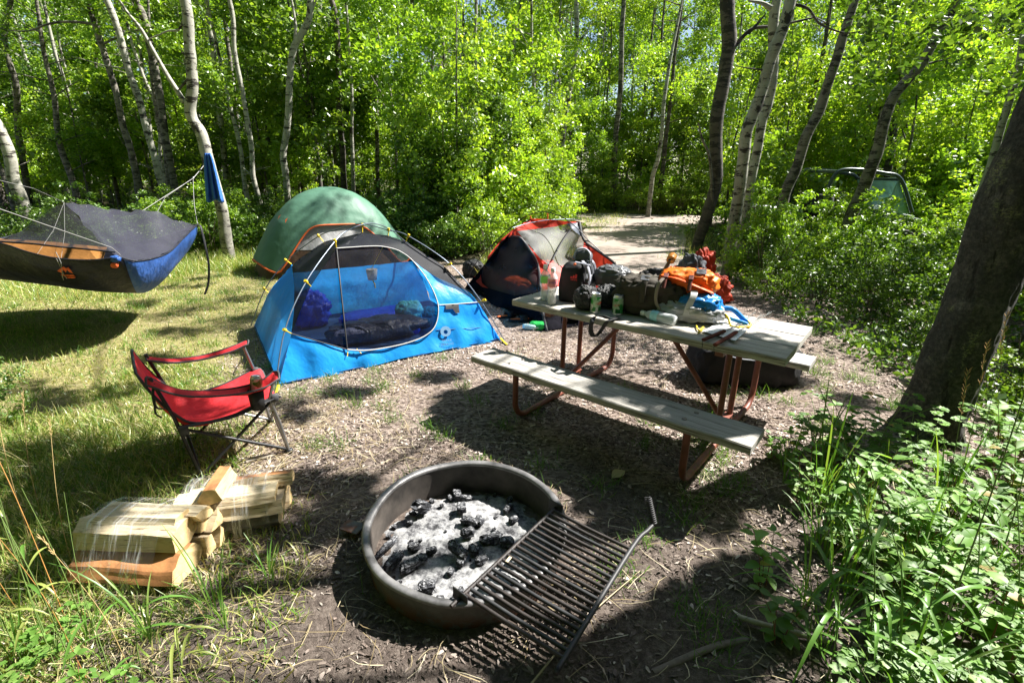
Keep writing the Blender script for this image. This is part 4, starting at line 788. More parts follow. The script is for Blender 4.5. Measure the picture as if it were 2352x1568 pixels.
o = thing('split_log', 'short split log laid crosswise on the farther firewood bundle', 'firewood', (-1.36, 1.98, .205)); o.rotation_euler = (R(14), 0, R(-80))
log(o, [(-.04, .0), (.055, .01), (.05, .075), (.0, .085), (-.045, .04)], -.06, .13, (0, .0), 21, bark=(2, 3), name='log_wood')
# ---------------- camp chair
M_['redfab'] = mfabric('red_chair_fabric', (.78, .045, .055), .2, .6, 8, .7); M_['trim'] = mplain('dark_grey_trim', (.045, .045, .05), .7); M_['blackfab'] = mfabric('black_fabric', (.016, .016, .018), 0, .6, 12, .4); M_['chrome'] = mplain('grey_steel_tube', (.3, .3, .31), .3, .8, .1, 8, 0); M_['blacktube'] = mplain('black_steel_tube', (.02, .02, .022), .4, .3, .1, 8, 0)
N0 = at(*c4(690, 1380)); f_ = Vector((.793, .61, 0)); l_ = Vector((-.61, .793, 0))
ch = thing('camp_chair', 'red folding camp chair with dark trim and a can in its armrest', 'chair', N0); ch.rotation_euler.z = math.atan2(.61, .793)
def spline_grid(rows, k=5):
    R1 = [catmull(r, k) for r in rows]; return [list(c) for c in zip(*[catmull(c, k) for c in zip(*R1)])]
W2 = .47
# local: x forward, y to the far side, z up
seat_rows = [[(-.17, y0, z0) for y0, z0 in ((.05, .66), (.14, .70), (.235, .715), (.33, .70), (.42, .66))],
             [(-.13, .03, .55), (-.14, .13, .54), (-.15, .235, .535), (-.14, .34, .54), (-.13, .44, .55)],
             [(-.06, .02, .42), (-.08, .12, .38), (-.09, .235, .37), (-.08, .35, .38), (-.06, .45, .42)],
             [(.03, .01, .335), (.02, .12, .27), (.01, .235, .25), (.02, .35, .27), (.03, .46, .335)],
             [(.22, .0, .335), (.2, .12, .28), (.2, .235, .265), (.2, .35, .28), (.22, .47, .34)],
             [(.42, .0, .385), (.42, .12, .35), (.43, .235, .345), (.42, .35, .36), (.42, .47, .40)],
             [(.46, .01, .37), (.46, .12, .33), (.46, .235, .325), (.46, .35, .335), (.46, .46, .38)]]
G = spline_grid(seat_rows, 5); o = part(MB().grid(G), 'seat_sling', 'redfab', ch); solid(o, .006)
def border(G): return [r[0] for r in G] + list(G[-1])[1:-1] + [r[-1] for r in G[::-1]] + list(G[0])[1:-1][::-1]
part(MB().tube(border(G), .007, 6, closed=True), 'seat_binding', 'trim', ch)
def arm(rows): 
    g = spline_grid(rows, 5); o = part(MB().grid(g), 'armrest', 'redfab', ch); solid(o, .004); b = MB().tube(border(g), .006, 6, closed=True).build('binding', 'trim', o); inv(b); return o
arm([[(-.14, .015, .60), (.0, -.02, .515), (.2, -.05, .475), (.36, -.06, .475), (.46, -.04, .505)], [(-.135, .03, .63), (.0, .01, .535), (.2, .005, .455), (.36, .01, .43), (.47, .02, .52)], [(-.13, .05, .63), (.0, .04, .525), (.2, .045, .475), (.36, .05, .475), (.455, .06, .515)]])
arm([[(-.12, .42, .60), (.0, .43, .555), (.15, .44, .54), (.3, .44, .555), (.40, .44, .585)], [(-.12, .45, .615), (.0, .46, .565), (.15, .47, .53), (.3, .47, .55), (.41, .47, .60)], [(-.12, .47, .60), (.0, .49, .56), (.15, .5, .545), (.3, .5, .565), (.40, .5, .59)]])
def tubep(name, pts, r=.0095, mat='blacktube'): return part(MB().tube(pts, r, 8), name, mat, ch)
FN, FF, RN, RF = (.46, 0, .012), (.46, .47, .012), (0, 0, .012), (0, .47, .012)
tubep('rear_post', [(0.0, .0, .01), (-.06, .012, .40), (-.12, .03, .63)]); tubep('rear_post', [(0.0, .47, .01), (-.06, .458, .40), (-.12, .44, .63)])
tubep('front_post', [FN, (.435, .0, .2), (.40, .0, .375), (.43, .0, .47)], mat='chrome'); tubep('front_post', [FF, (.44, .47, .2), (.415, .47, .39), (.375, .47, .575)], mat='chrome')
tubep('side_rail', [(-.01, .0, .31), (.46, .0, .025)], mat='blacktube'); tubep('side_rail', [(0, 0.005, .015), (.42, .0, .375)])
tubep('side_rail', [(-.02, .47, .30), (.46, .47, .025)], mat='chrome'); tubep('side_rail', [(0, .47, .015), (.42, .47, .38)])
tubep('front_cross', [FN, (.43, .46, .37)], mat='chrome'); tubep('front_cross', [FF, (.43, .0, .36)]); tubep('rear_cross', [(0, .0, .02), (-.03, .46, .3)]); tubep('rear_cross', [(0, .47, .02), (-.03, .01, .3)])
for p in (FN, FF, RN, RF): part(MB().box((p[0], p[1], .014), (.045, .04, .03), None, .008), 'foot', 'blacktube', ch)
for p in ((-.03, 0, .315), (.425, 0, .378), (.42, .47, .388)): part(MB().box(p, (.045, .028, .05), None, .008), 'joint', 'trim', ch)
part(MB().tube(catmull([(-.05, .0, .34), (.06, -.012, .335), (.22, -.01, .33), (.42, -.004, .378)], 4), .016, 6, flat=.35), 'side_strap', 'trim', ch)
part(MB().lathe([(.0, -.115), (.036, -.115), (.04, -.05), (.043, .0), (.040, .0), (.036, -.1)], (.335, .0, .452), 18), 'cup_holder', 'blackfab', ch)
part(MB().tube(catmull([(-.11, .02, .60), (-.125, .0, .53), (-.12, -.01, .48), (-.09, 0, .46)], 4), .008, 6, flat=.4).tube(catmull([(-.12, .0, .53), (-.13, -.005, .45), (-.11, -.01, .42)], 4), .012, 6, flat=.3), 'carry_strap', 'blackfab', ch)
# drink cans
M_['alu'] = mplain('aluminium', (.75, .76, .77), .28, .9, .05, 20, 0)
def mcan(name):
    N = NT(name); v = N.coord(scale=(1, 1, .8)); vo = N.n('TexVoronoi'); vo.inputs['Scale'].default_value = 34; N.l(v, vo.inputs['Vector'])
    N.col(N.ramp(vo.outputs['Color'], [(.2, (.02, .16, .03)), (.36, (.05, .42, .06)), (.46, (.55, .68, .5)), (.6, (.05, .38, .07)), (.72, (.015, .1, .03)), (.8, (.75, .78, .74))])); [setattr(e, 'position', e.position) for e in ()]
    N.b.inputs['Metallic'].default_value = .1; N.b.inputs['Roughness'].default_value = .3; return N.m
M_['can'] = mcan('green_soda_print'); M_['redprint'] = mplain('red_print', (.62, .02, .03), .45, 0, .05, 9, 0); M_['whiteprint'] = mplain('white_print', (.8, .8, .8), .5, 0, .03, 9, 0); M_['purple'] = mplain('purple_print', (.12, .05, .35), .5, 0, .05, 9, 0)
def can(loc, label, rz=0, tilt=(0, 0), s=1, txt=True):
    t = thing('soda_can', label, 'can', loc, 'green soda cans'); t.rotation_euler = (tilt[0], tilt[1], rz); t.scale = (s, s, s)
    part(MB().lathe([(.024, .003), (.028, .0), (.0325, .011), (.0325, .104), (.0325, .104)], n=28), 'can_body', 'can', t)
    part(MB().lathe([(.0326, .104), (.027, .119), (.028, .122), (.0265, .1225), (.0255, .118), (0, .118)], n=28), 'can_top', 'alu', t)
    part(MB().lathe([(.0328, .0), (.033, .012), (.0327, .013)], n=28), 'can_base', 'alu', t)
    if txt:
        for body, sz, z, m in (('MTN', .013, .082, 'whiteprint'), ('DEW', .021, .062, 'redprint')): o = text(body, sz, basis((0, -.0331, z), (1, 0, .35), (-.35, 0, 1)), m, t, bendr=.0331); inv(o)
    return t
can(T_(0, 0, 0) * 0 + at(*c3(1138, 878), TH + .002), 'upright green soda can beside the black mesh bag', .5, s=1.06)
can(at(*c3(1311, 895), TH + .002), 'upright green soda can in front of the olive rucksack', -.5, s=1.06)
can(N0 + f_ * .335 + l_ * 0 + Vector((0, 0, .41)), 'green soda can tilted in the cup holder of the red chair', 2.6, (.2, .1), txt=False)
# ---------------- hammock
M_['hdark'] = mfabric('dark_navy_hammock_nylon', (.014, .015, .024), .06, .5, 8, .9); M_['hblue'] = mfabric('blue_hammock_nylon', (.045, .125, .40), .25, .42, 9, .9, tc=(.05, .15, .5)); M_['horange'] = mfabric('tan_orange_lining', (.55, .25, .07), .3, .6); M_['net'] = mnet('dark_bug_net', (.06, .06, .082), .58, .4); M_['netthin'] = mnet('thin_bug_net', (.03, .03, .036), .55)
M_['cord'] = mplain('pale_grey_cord', (.27, .265, .26), .7, 0, .1); M_['blackcord'] = mplain('black_webbing', (.02, .02, .022), .7); M_['orangeprint'] = mplain('orange_print', (.75, .12, .03), .6, 0, .05, 9, 0)
Nc = aty(*c1(1062, 735), 4.35); Fc = aty(*c1(1770, 440), 5.9)
hm = thing('hammock', 'dark navy and blue hammock with a bug net hung above the lawn', 'hammock', (-4.2, 4.9, 0))
rimF = catmull([aty(-230, 512, 4.5), aty(-120, 535, 4.4), aty(*c1(0, 610), 4.3), aty(*c1(250, 690), 4.22), aty(*c1(500, 745), 4.2), aty(*c1(800, 762), 4.25), Nc], 6)
rimR = catmull([Nc, aty(*c1(1250, 768), 4.5), aty(*c1(1500, 700), 4.9), aty(*c1(1650, 560), 5.35), Fc], 8)
rimB = catmull([Fc, Vector((-4.3, 5.95, .80)), Vector((-5.0, 5.85, .72)), Vector((-5.7, 5.6, .85)), Vector((-6.2, 5.2, .97))], 5)
rimL = catmull([Vector((-6.2, 5.2, .97)), Vector((-5.9, 4.8, .9)), rimF[0]], 5)
rim = rimF[:-1] + rimR[:-1] + rimB[:-1] + rimL[:-1]; nF, nR = len(rimF) - 1, len(rimR) - 1
keel = [Vector((-5.2, 4.85, .52)), Vector((-3.42, 4.85, .455))]
def hpt(p, s):
    kx = min(max((p.x - (-5.6)) / (-3.3 + 5.6), 0), 1); k = Vector((lerp(-5.3, -3.72, kx), 4.95, lerp(.56, .41, kx))); h = (1 - (1 - s) ** 2.0); 
    q = p.lerp(k, s ** 1.7); q.z = lerp(p.z, k.z, math.sin(s * math.pi / 2) ** 1.15); return q
def hgrid(i0, i1, bump=.010):
    out = []
    for i in range(i0, i1 + 1):
        p = rim[i % len(rim)]; row = []
        for j in range(15): q = hpt(p, j / 14); q = q + Vector((N3(q, 4, 1), N3(q, 4, 2), 0)) * bump * min(1, j) + (Vector((.5, -1, 0)).normalized() * .02 * math.sin((i - nF) * 2.0) * max(0, 1 - j / 8) * min(1, j / 2) if nF - 5 < i < nF + 6 else Vector()); row.append(q)
        out.append(row)
    return out
o = MB().grid(hgrid(0, nF + 2)).build('front_panel', 'hdark', hm); o2_ = MB().grid(hgrid(nF + 2, nF + nR)).build('blue_end', 'hblue', hm); o3_ = MB().grid(hgrid(nF + nR, len(rim))).build('back_panel', 'hdark', hm)
MB().grid([[q + (Vector((-4.4, 4.95, .75)) - q).normalized() * .04 + Vector((0, 0, .02)) for q in r[9:]] for r in hgrid(nF + nR + 2, len(rim) - 2)]).build('lining', 'horange', hm)
nedge = catmull([aty(-230, 505, 4.6), aty(*c1(-250, 575), 4.5), aty(*c1(0, 597), 4.4), aty(*c1(300, 617), 4.35), aty(*c1(500, 640), 4.33), aty(*c1(800, 667), 4.33), aty(*c1(1030, 692), 4.36)], 5)
MB().tube(nedge, .008, 6).build('net_hem', 'hdark', hm)
rs_ = lambda P, t: P[min(int(t * (len(P) - 1)), len(P) - 1)]
MB().grid([[rs_(rimF, t).lerp(rs_(nedge, t), v) + Vector((0, .10 + .10 * v, -.06 + .05 * v)) + Vector((0, .02 * N3((t * 9, v, 0), 1), 0)) for v in np.linspace(0, 1.0, 7)] for t in np.linspace(.1, .86, 40)]).build('inner_pad', 'horange', hm)
MB().tube(rim, .007, 6, closed=True).build('rim_cord', 'hdark', hm)
P1 = aty(*c1(575, 245), 4.95); P2 = aty(*c1(1410, 330), 5.35); ridge = catmull([aty(-230, 545, 4.9), aty(*c1(0, 575), 4.9), aty(*c1(300, 420), 4.93), P1, P1.lerp(P2, .5) - Vector((0, 0, .025)), P2, P2.lerp(Fc, .5) - Vector((0, 0, .035)), Fc], 4)
def netface(A, B, n=12, m=8, sag=.03):
    def samp(P, t): t *= len(P) - 1; i = min(int(t), len(P) - 2); return P[i].lerp(P[i + 1], t - i)
    return [[samp(A, i / n).lerp(samp(B, i / n), j / m) - Vector((0, 0, sag * math.sin(j / m * 3.14))) + Vector((N3((i, j, 0), .7), N3((i, j, 4), .7), N3((i, j, 8), .7))) * .03 for j in range(m + 1)] for i in range(n + 1)]
iP1 = 12
MB().grid(netface(ridge[:iP1 + 1], nedge, 14, sag=.0)).build('net_door', 'netthin', hm)
MB().grid(netface([P1] + ridge[iP1 + 1:], [Nc] + rimR[1:], 24)).build('bug_net', 'net', hm)
MB().grid(netface(ridge, rimB[::-1], 14)).build('bug_net', 'net', hm)
for a, b, r in ((P1, rimF[-12], .001), (P1, rimF[20], .001)): MB().tube([a, a.lerp(b, .5) + Vector((.01, 0, -.03)), b], r, 4).build('net_cord', 'cord', hm)
tD = aty(470, 378, 8.95)
cb = aty(*c1(1730, 30), 8.3); MB().tube([tD, cb], .008, 6, flat=.3).build('tree_strap', 'cord', hm)
MB().tube(catmull([cb, aty(*c1(1740, 250), 7), Fc], 4), .0035, 5).build('suspension_cord', 'cord', hm); MB().tube([cb, aty(*c1(1270, 325), 6.6), P2.lerp(P1, .05)], .004, 5).build('ridge_line', 'cord', hm)
MB().tube([cb, aty(*c1(1480, 200), 7), P2], .0022, 4).build('net_cord', 'cord', hm); MB().lathe([(0, -.02), (.018, -.01), (.02, .01), (0, .025)], cb, 8).build('carabiner', 'chrome', hm)
MB().tube([Nc + Vector((.02, 0, .02)), aty(*c1(1000, 650), 4.2), aty(*c1(0, 305), 3.2), aty(-160, 420, 2.75)], .0032, 5).build('suspension_cord', 'cord', hm)
MB().tube([P1, aty(*c1(300, 120), 4.3), aty(-60, 400, 3.4)], .0016, 4).build('net_cord', 'cord', hm)
MB().tube(catmull([Fc, aty(*c1(1800, 470), 5.85), aty(*c1(1840, 640), 5.8), aty(*c1(1870, 800), 5.8), aty(*c1(1868, 960), 5.8), aty(*c1(1835, 1070), 5.75)], 5), .013, 6, flat=.3).build('hanging_strap', 'blackcord', hm)
MB().grid(blob(Nc + Vector((-.03, -.01, -.05)), (.10, .05, .06), 0, 2.5, .2, 6, 4, False, 14, 9), False, True).build('corner_knot', 'hblue', hm); MB().grid(blob(Nc + Vector((-.04, -.02, -.095)), (.07, .03, .05), 0, 2.5, .1, 6, 5, False, 12, 8), False, True).build('corner_tab', 'orangeprint', hm)
def onrim(px, py, Yg):
    d = ray(px, py); best = min(((EYE + d * (q.y / d.y) - q).length, q.y) for r in hgrid(0, nF) for q in r); return EYE + d * ((best[1] - .025) / d.y)
mb = MB()   # orange mountain emblem with bars below
for po in ([(510, 860), (545, 835), (570, 820), (590, 835), (610, 825), (640, 860), (655, 885), (620, 870), (600, 850), (590, 875), (570, 850), (555, 880), (535, 868)], [(540, 890), (660, 895), (675, 908), (560, 905)], [(570, 912), (680, 915), (665, 925), (600, 922)]): pxpatch(mb, L_(c1, po), lambda x, y: onrim(x, y, 0), 3)
mb.build('emblem', 'orangeprint', hm)
for x0, y0 in ((500, 690), (505, 750)): MB().tube(catmull([onrim(*c1(x0, y0), 0) , onrim(*c1(x0 + 45, y0 + 95), 0), onrim(*c1(x0 + 60, y0 + 180), 0), onrim(*c1(x0 + 100, y0 + 240), 0)], 4), .003, 4).build('loose_cord', 'cord', hm)
# stray black strap on the lawn
o = MB().tube(catmull([at(*c1(1660, 1105), .012), at(*c1(1700, 1112), .012), at(*c1(1805, 1112), .012)], 4), .016, 6, flat=.3).build('loose_strap', 'blackcord'); tag(o, 'short black strap lying on the lawn under the hanging strap', 'strap')
# towel
M_['towel'] = mfabric('blue_towelling', (.06, .17, .55), .12, .95, 14, .6, .05)
P = []
for i in range(13):
    v = i / 12; row = []
    for j in range(25):
        u = j / 24; x = lerp(470 + 14 * v, 483 + 22 * v, u) + (u - .5) * 20 * v ** .6; y = lerp(352, 462 + 4 * math.sin(u * 9), v); row.append(aty(x, y, 8.72 + .045 * math.cos(u * 18 + v) * (.3 + v) - .03 * v))
    P.append(row)
o = MB().grid(P).build('towel', 'towel'); solid(o, .01); tag(o, 'blue towel hanging in folds from the crooked aspen trunk', 'towel')
# ================================================================ tents
M_['tblue'] = mfabric('bright_blue_tent_nylon', (.02, .36, .88), .38, .42, 5, .5, tc=(.03, .40, .95)); M_['tnet'] = mnet('black_tent_mesh', (.008, .009, .014), .85); M_['tdoor'] = mnet('sheer_door_mesh', (.008, .009, .014), .16)
M_['pole'] = mplain('grey_blue_tent_pole', (.22, .26, .33), .35, .6, .1, 5, 0); M_['poleblk'] = mplain('black_tent_pole', (.02, .02, .025), .4, .3, .1, 5, 0); M_['yellow'] = mplain('yellow_clip', (.75, .55, .02), .5, 0, .08, 9, 0); M_['zip'] = mplain('pale_grey_zip', (.55, .55, .54), .6, 0, .1, 30, .2); M_['zipblk'] = mplain('black_zip', (.015, .015, .018), .6)
class Ruled:
    def __init__(s, A, B): s.A = s.mono(A); s.B = s.mono(B)
    def mono(s, P):
        P = sorted(P, key=lambda q: q.z); return P
    def ev(s, P, z):
        if z <= P[0].z: return Vector((P[0].x, P[0].y, z))
        for a, b in zip(P, P[1:]):
            if z <= b.z: return a.lerp(b, (z - a.z) / max(1e-6, b.z - a.z))
        return Vector((P[-1].x, P[-1].y, z))
    def at(s, z, t): return s.ev(s.A, z).lerp(s.ev(s.B, z), t)
    def g(s, d, z):
        p = EYE + d * ((z - CAMH) / d.z); a, b = s.ev(s.A, z), s.ev(s.B, z); e = b - a; l = max(e.length, .15); t = ((p - a).x * e.x + (p - a).y * e.y) / max(1e-6, e.length ** 2)
        return (e.x * (p.y - a.y) - e.y * (p.x - a.x)) / l, t
    def hit(s, x, y):
        d = ray(x, y); n = 70; zt = max(s.A[-1].z, s.B[-1].z); zs = [zt * i / n for i in range(n + 1)]; G = [s.g(d, z) for z in zs]
        best = None
        for i in range(n):
            if G[i][0] * G[i + 1][0] <= 0 and -.02 < G[i][1] < 1.02:
                lo, hi = zs[i], zs[i + 1]
                for _ in range(26):
                    m = (lo + hi) / 2
                    if s.g(d, lo)[0] * s.g(d, m)[0] <= 0: hi = m
                    else: lo = m
                best = lo; break
        def dist(z):
            p = EYE + d * ((z - CAMH) / d.z); q = s.at(z, min(1, max(0, s.g(d, z)[1]))); return (p - q).length
        if best is None: best = min(zs, key=dist)
        z = max(best, .004); return s.at(z, min(1, max(0, s.g(d, z)[1])))
FL, BL, FR = at(640, 888), at(583.4, 751), at(1150, 782); BR = FR + BL - FL; BC = (FL + BR) / 2
dA = lambda p: vpl(*c2(*p), FL, BR); dB = lambda p: vpl(*c2(*p), BL, FR)
sA = [FL] + [dA(p) for p in ((375, 1105), (510, 775), (690, 510), (870, 402))]
apx = sA[-1]
sBf = [FR] + [dB(p) for p in ((1675, 885), (1445, 640), (1175, 465), (1050, 424))] + [apx]
sBl = [BL] + [dB(p) for p in ((215, 820), (378, 620), (600, 465))] + [apx]
mir = lambda P: [Vector((2 * BC.x - p.x, 2 * BC.y - p.y, p.z)) for p in P]
sAb = mir(sA[:-1]) + [apx]
for S_ in (sA, sBf, sBl, sAb):
    for p in S_: p.z = max(p.z, .004)
front, left = Ruled(sA, sBf), Ruled(sA, sBl); back, right = Ruled(sBl, sAb), Ruled(sAb, sBf)
tent = thing('dome_tent', 'bright blue dome tent with black mesh top and yellow pole clips', 'tent', BC)
zipc = [(690, 510), (800, 503), (900, 497), (1000, 497), (1100, 518), (1160, 548), (1205, 582), (1250, 630), (1300, 695), (1340, 760), (1370, 820), (1392, 880), (1400, 930), (1394, 1000), (1372, 1060), (1335, 1100), (1270, 1138), (1150, 1178), (1000, 1208), (880, 1222), (765, 1215)]
fh = lambda x, y: front.hit(x, y)
pxpatch(MB(), [], fh) if False else None
dm = [(375, 1105), (440, 940), (510, 775), (600, 640)] + zipc + [(640, 1180), (500, 1140)]
pxpatch(MB(), L_(c2, dm), fh, 7, .006, 4).build('door_mesh', 'tdoor', tent)
tm = [(690, 510), (770, 450), (870, 402), (960, 418), (1050, 424), (1175, 465), (1310, 550), (1445, 640), (1560, 755), (1675, 885), (1560, 818), (1430, 740), (1300, 655), (1205, 582), (1160, 548), (1100, 518), (1000, 497), (900, 497), (800, 503)]
pxpatch(MB(), L_(c2, tm), fh, 7, .006, 4).build('mesh_panel', 'tnet', tent)
bp = [(283, 1478), (325, 1300), (375, 1105), (500, 1140), (640, 1180)] + zipc[::-1][:15] + [(1300, 655), (1430, 740), (1560, 818), (1675, 885), (1765, 1030), (1842, 1152), (1700, 1182), (1500, 1216), (1280, 1245), (1150, 1275), (900, 1342), (600, 1410), (420, 1450)]
pxpatch(MB(), L_(c2, bp), fh, 5, .03, 5.5, 3).build('front_panel', 'tblue', tent)
lh = lambda x, y: left.hit(x, y)
pxpatch(MB(), L_(c2, [(283, 1478), (325, 1300), (375, 1105), (393, 950), (396, 780), (378, 620), (300, 710), (215, 820), (160, 940), (115, 1060), (140, 1130), (200, 1290)]), lh, 5, .024, 5, 5).build('side_panel', 'tblue', tent)
pxpatch(MB(), L_(c2, [(375, 1105), (393, 950), (396, 780), (378, 620), (480, 545), (600, 465), (720, 425), (870, 402), (690, 510), (600, 640), (510, 775), (440, 940)]), lh, 6, .006, 5, 5).build('mesh_panel', 'tnet', tent)
def wallgrid(Rr, z0, z1, n=24, m=14): return [[Rr.at(lerp(z0, z1, j / m), i / n) + Vector((N3((i, j, 0), .4), N3((i, j, 5), .4), 0)) * .012 for j in range(m + 1)] for i in range(n + 1)]
for Rr, zb in ((back, .60), (right, .5)):
    MB().grid(wallgrid(Rr, .0, zb)).build('back_panel', 'tblue', tent); MB().grid(wallgrid(Rr, zb, apx.z)).build('mesh_panel', 'tnet', tent)
MB().add([q + Vector((0, 0, .018)) for q in (FL, FR, BR, BL)], [(0, 1, 2, 3)]).build('tent_floor', mplain('dark_floor', (.02, .06, .16), .6), tent)
off = lambda p, e=.012: p + (EYE - p).normalized() * e
zl_ = [off(fh(*c2(*p))) for p in catmull([(x, y, 0) for x, y in zipc], 3) for p in [(p[0], p[1])]]
MB().tube([off(p, .004) for p in zl_], .011, 6, flat=.5).build('zip_flap', 'zipblk', tent); MB().tube([off(p, .010) for p in zl_], .005, 5).build('zip_line', 'zip', tent)
MB().tube([off(fh(*c2(lerp(690, 765, t), lerp(510, 1215, t)))) for t in np.linspace(0, 1, 16)], .007, 5).build('zip_flap', 'zipblk', tent)
MB().tube([off(fh(*c2(lerp(375, 765, t), lerp(1105, 1215, t)))) for t in np.linspace(0, 1, 10)], .005, 5).build('seam', 'zipblk', tent)
MB().tube([off(fh(*c2(*p)), .008) for p in ((1405, 905), (1500, 900), (1600, 892), (1670, 886))], .005, 5).build('seam', 'zip', tent)
MB().tube([off(fh(*c2(*p)), .006) for p in ((1385, 1080), (1500, 1073), (1650, 1066), (1765, 1055))], .003, 5).build('seam', mplain('dark_blue_seam', (.01, .08, .25), .6), tent)
mb = MB(); pxpatch(mb, L_(c2, [(1450, 905), (1540, 898), (1548, 960), (1520, 962), (1500, 932), (1452, 935)]), lambda x, y: off(fh(x, y), .012), 4); mb.build('vent_patch', 'zipblk', tent)
pA = catmull([dA(p) for p in ((262, 1490), (330, 1080), (480, 740), (680, 460), (760, 390), (870, 345), (950, 338), (1050, 370), (1140, 440))] + [BR + Vector((-.03, -.1, .55)), BR + Vector((.02, .03, .0))], 6)
pB = catmull([dB(p) for p in ((88, 1066), (190, 800), (340, 600), (560, 430), (690, 380), (860, 340), (1050, 385), (1190, 425), (1480, 620), (1690, 870), (1868, 1165))], 6)
for p in (pA, pB): MB().tube(p, .0052, 7).build('tent_pole', 'pole', tent)
for (a, b, f) in (((330, 1080), (375, 1105), dA), ((478, 742), (510, 775), dA), ((680, 460), (690, 512), dA), ((870, 350), (870, 400), dB), ((1052, 382), (1049, 422), dB), ((1190, 424), (1172, 464), dB), ((1480, 620), (1443, 640), dB), ((1718, 872), (1675, 886), dB), ((188, 792), (216, 822), dB), ((338, 594), (376, 620), dB), ((565, 424), (600, 465), dB)):
    p, q = f(a), f(b); u = (q - p).normalized(); MB().tube([p - u * .012, p.lerp(q, .5), q], .0075, 6, flat=.6).tube([p - u * .018, p + u * .012], .013, 6).build('pole_clip', 'yellow', tent)
for a, b in (((285, 1462), (268, 1520)), ((1830, 1135), (1878, 1182))): MB().tube([at(*c2(*a), .03), at(*c2(*b), .008)], .012, 6, flat=.4).build('corner_strap', 'yellow', tent)
for a, b in (((770, 1215), (765, 1262)), ((830, 1210), (862, 1243))): MB().tube([off(fh(*c2(*a))), off(fh(*c2(*b)), .02)], .004, 5).build('zip_pull', 'yellow', tent)
M_['logo'] = mplain('pale_blue_grey_print', (.10, .22, .36), .6, 0, .05, 9, 0)
lo = off(fh(*c2(1455, 1125)), .012); lx = (fh(*c2(1480, 1120)) - fh(*c2(1430, 1125))).normalized(); ly = (fh(*c2(1455, 1100)) - fh(*c2(1455, 1150))).normalized()
Ml = basis(lo, lx, ly); mb = MB(); lp = lambda x, y: Ml @ Vector((x, y, 0)); mb.add([lp(.055 * math.cos(t), .05 + .05 * math.sin(t)) for t in np.linspace(0, 6.28, 15)[:-1]] + [lp(.022 * math.cos(t), .045 + .02 * math.sin(t)) for t in np.linspace(0, 6.28, 15)[:-1]], [(i, (i + 1) % 14, 14 + (i + 1) % 14, 14 + i) for i in range(14)]); mb.build('emblem', 'logo', tent, False)
text('SIERRA\nDESIGNS', .034, basis(lp(0, -.055), lx, ly), 'logo', tent)
# things inside the blue tent
M_['bagdark'] = mfabric('dark_navy_quilt', (.03, .035, .065), .05, .45, 12, .7); M_['bagblue'] = mfabric('royal_blue_nylon', (.015, .06, .55), .15, .4, 12, .7); M_['teal'] = mfabric('teal_fabric', (.08, .42, .52), .1, .6, 10, .4)
def soft(name, c, dims, rz, mat, label, cat, e=2.6, amp=.07, sc=7, seed=0, group=None, fold=.6, **k):
    o = MB().grid(blob((0, 0, 0), dims, 0, e, amp * .8, sc * .42, seed, True, 72, 44, fold=fold * 1.2, **k), False, True).build(name, mat); o.location = c; o.rotation_euler.z = rz; return tag(o, label, cat, group)
soft('sleeping_bag', at(*c2(980, 1130), .02), (1.02, .44, .22), .55, 'bagdark', 'dark navy quilted sleeping bag crumpled on the blue tent floor', 'sleeping bag', 2.4, .10, 9, 1)
soft('sleeping_bag', at(*c2(520, 1045), .02), (.42, .36, .42), .3, 'bagblue', 'royal blue sleeping bag piled up at the left inside the blue tent', 'sleeping bag', 2.3, .12, 8, 2)
soft('sleeping_pad', at(*c2(990, 1010), .02), (.9, .4, .14), .6, 'bagblue', 'flat royal blue pad along the back wall of the blue tent', 'sleeping pad', 3, .05, 4, 3)
soft('pillow', at(*c2(1200, 1000), .10), (.30, .24, .22), .4, 'teal', 'teal pillow like bundle at the back right inside the blue tent', 'pillow', 2.6, .08, 6, 4)
soft('clothes_bundle', at(*c2(1340, 985), .08), (.22, .16, .12), .2, 'teal', 'teal garment with a dark edge beside the teal bundle in the blue tent', 'clothes', 2.4, .1, 6, 5)
soft('stuff_sack', at(*c2(1180, 1100), .02), (.3, .2, .16), .2, 'bagblue', 'small blue sack at the right end of the dark sleeping bag', 'stuff sack', 2.6, .06, 6, 6)
lc_ = aty(*c2(937, 690), BC.y - .1); lan = thing('hanging_lantern', 'small white cup shaped lantern hanging on a yellow cord in the blue tent', 'lantern', lc_)
MB().lathe([(0, -.058), (.043, -.056), (.055, .045), (.052, .05), (.04, -.045), (0, -.05)], lc_, 18).build('shade', mfabric('white_lantern_shade', (.72, .74, .78), .3, .5, 12, .3), lan)
MB().tube([lc_ + Vector((0, 0, .05)), aty(*c2(1035, 455), BC.y)], .0025, 4).build('cord', 'yellow', lan); MB().tube([lc_ - Vector((0, 0, .056)), lc_ + Vector((.02, 0, -.1)), lc_ + Vector((.022, 0, -.14))], .006, 5).build('tassel', 'yellow', lan)
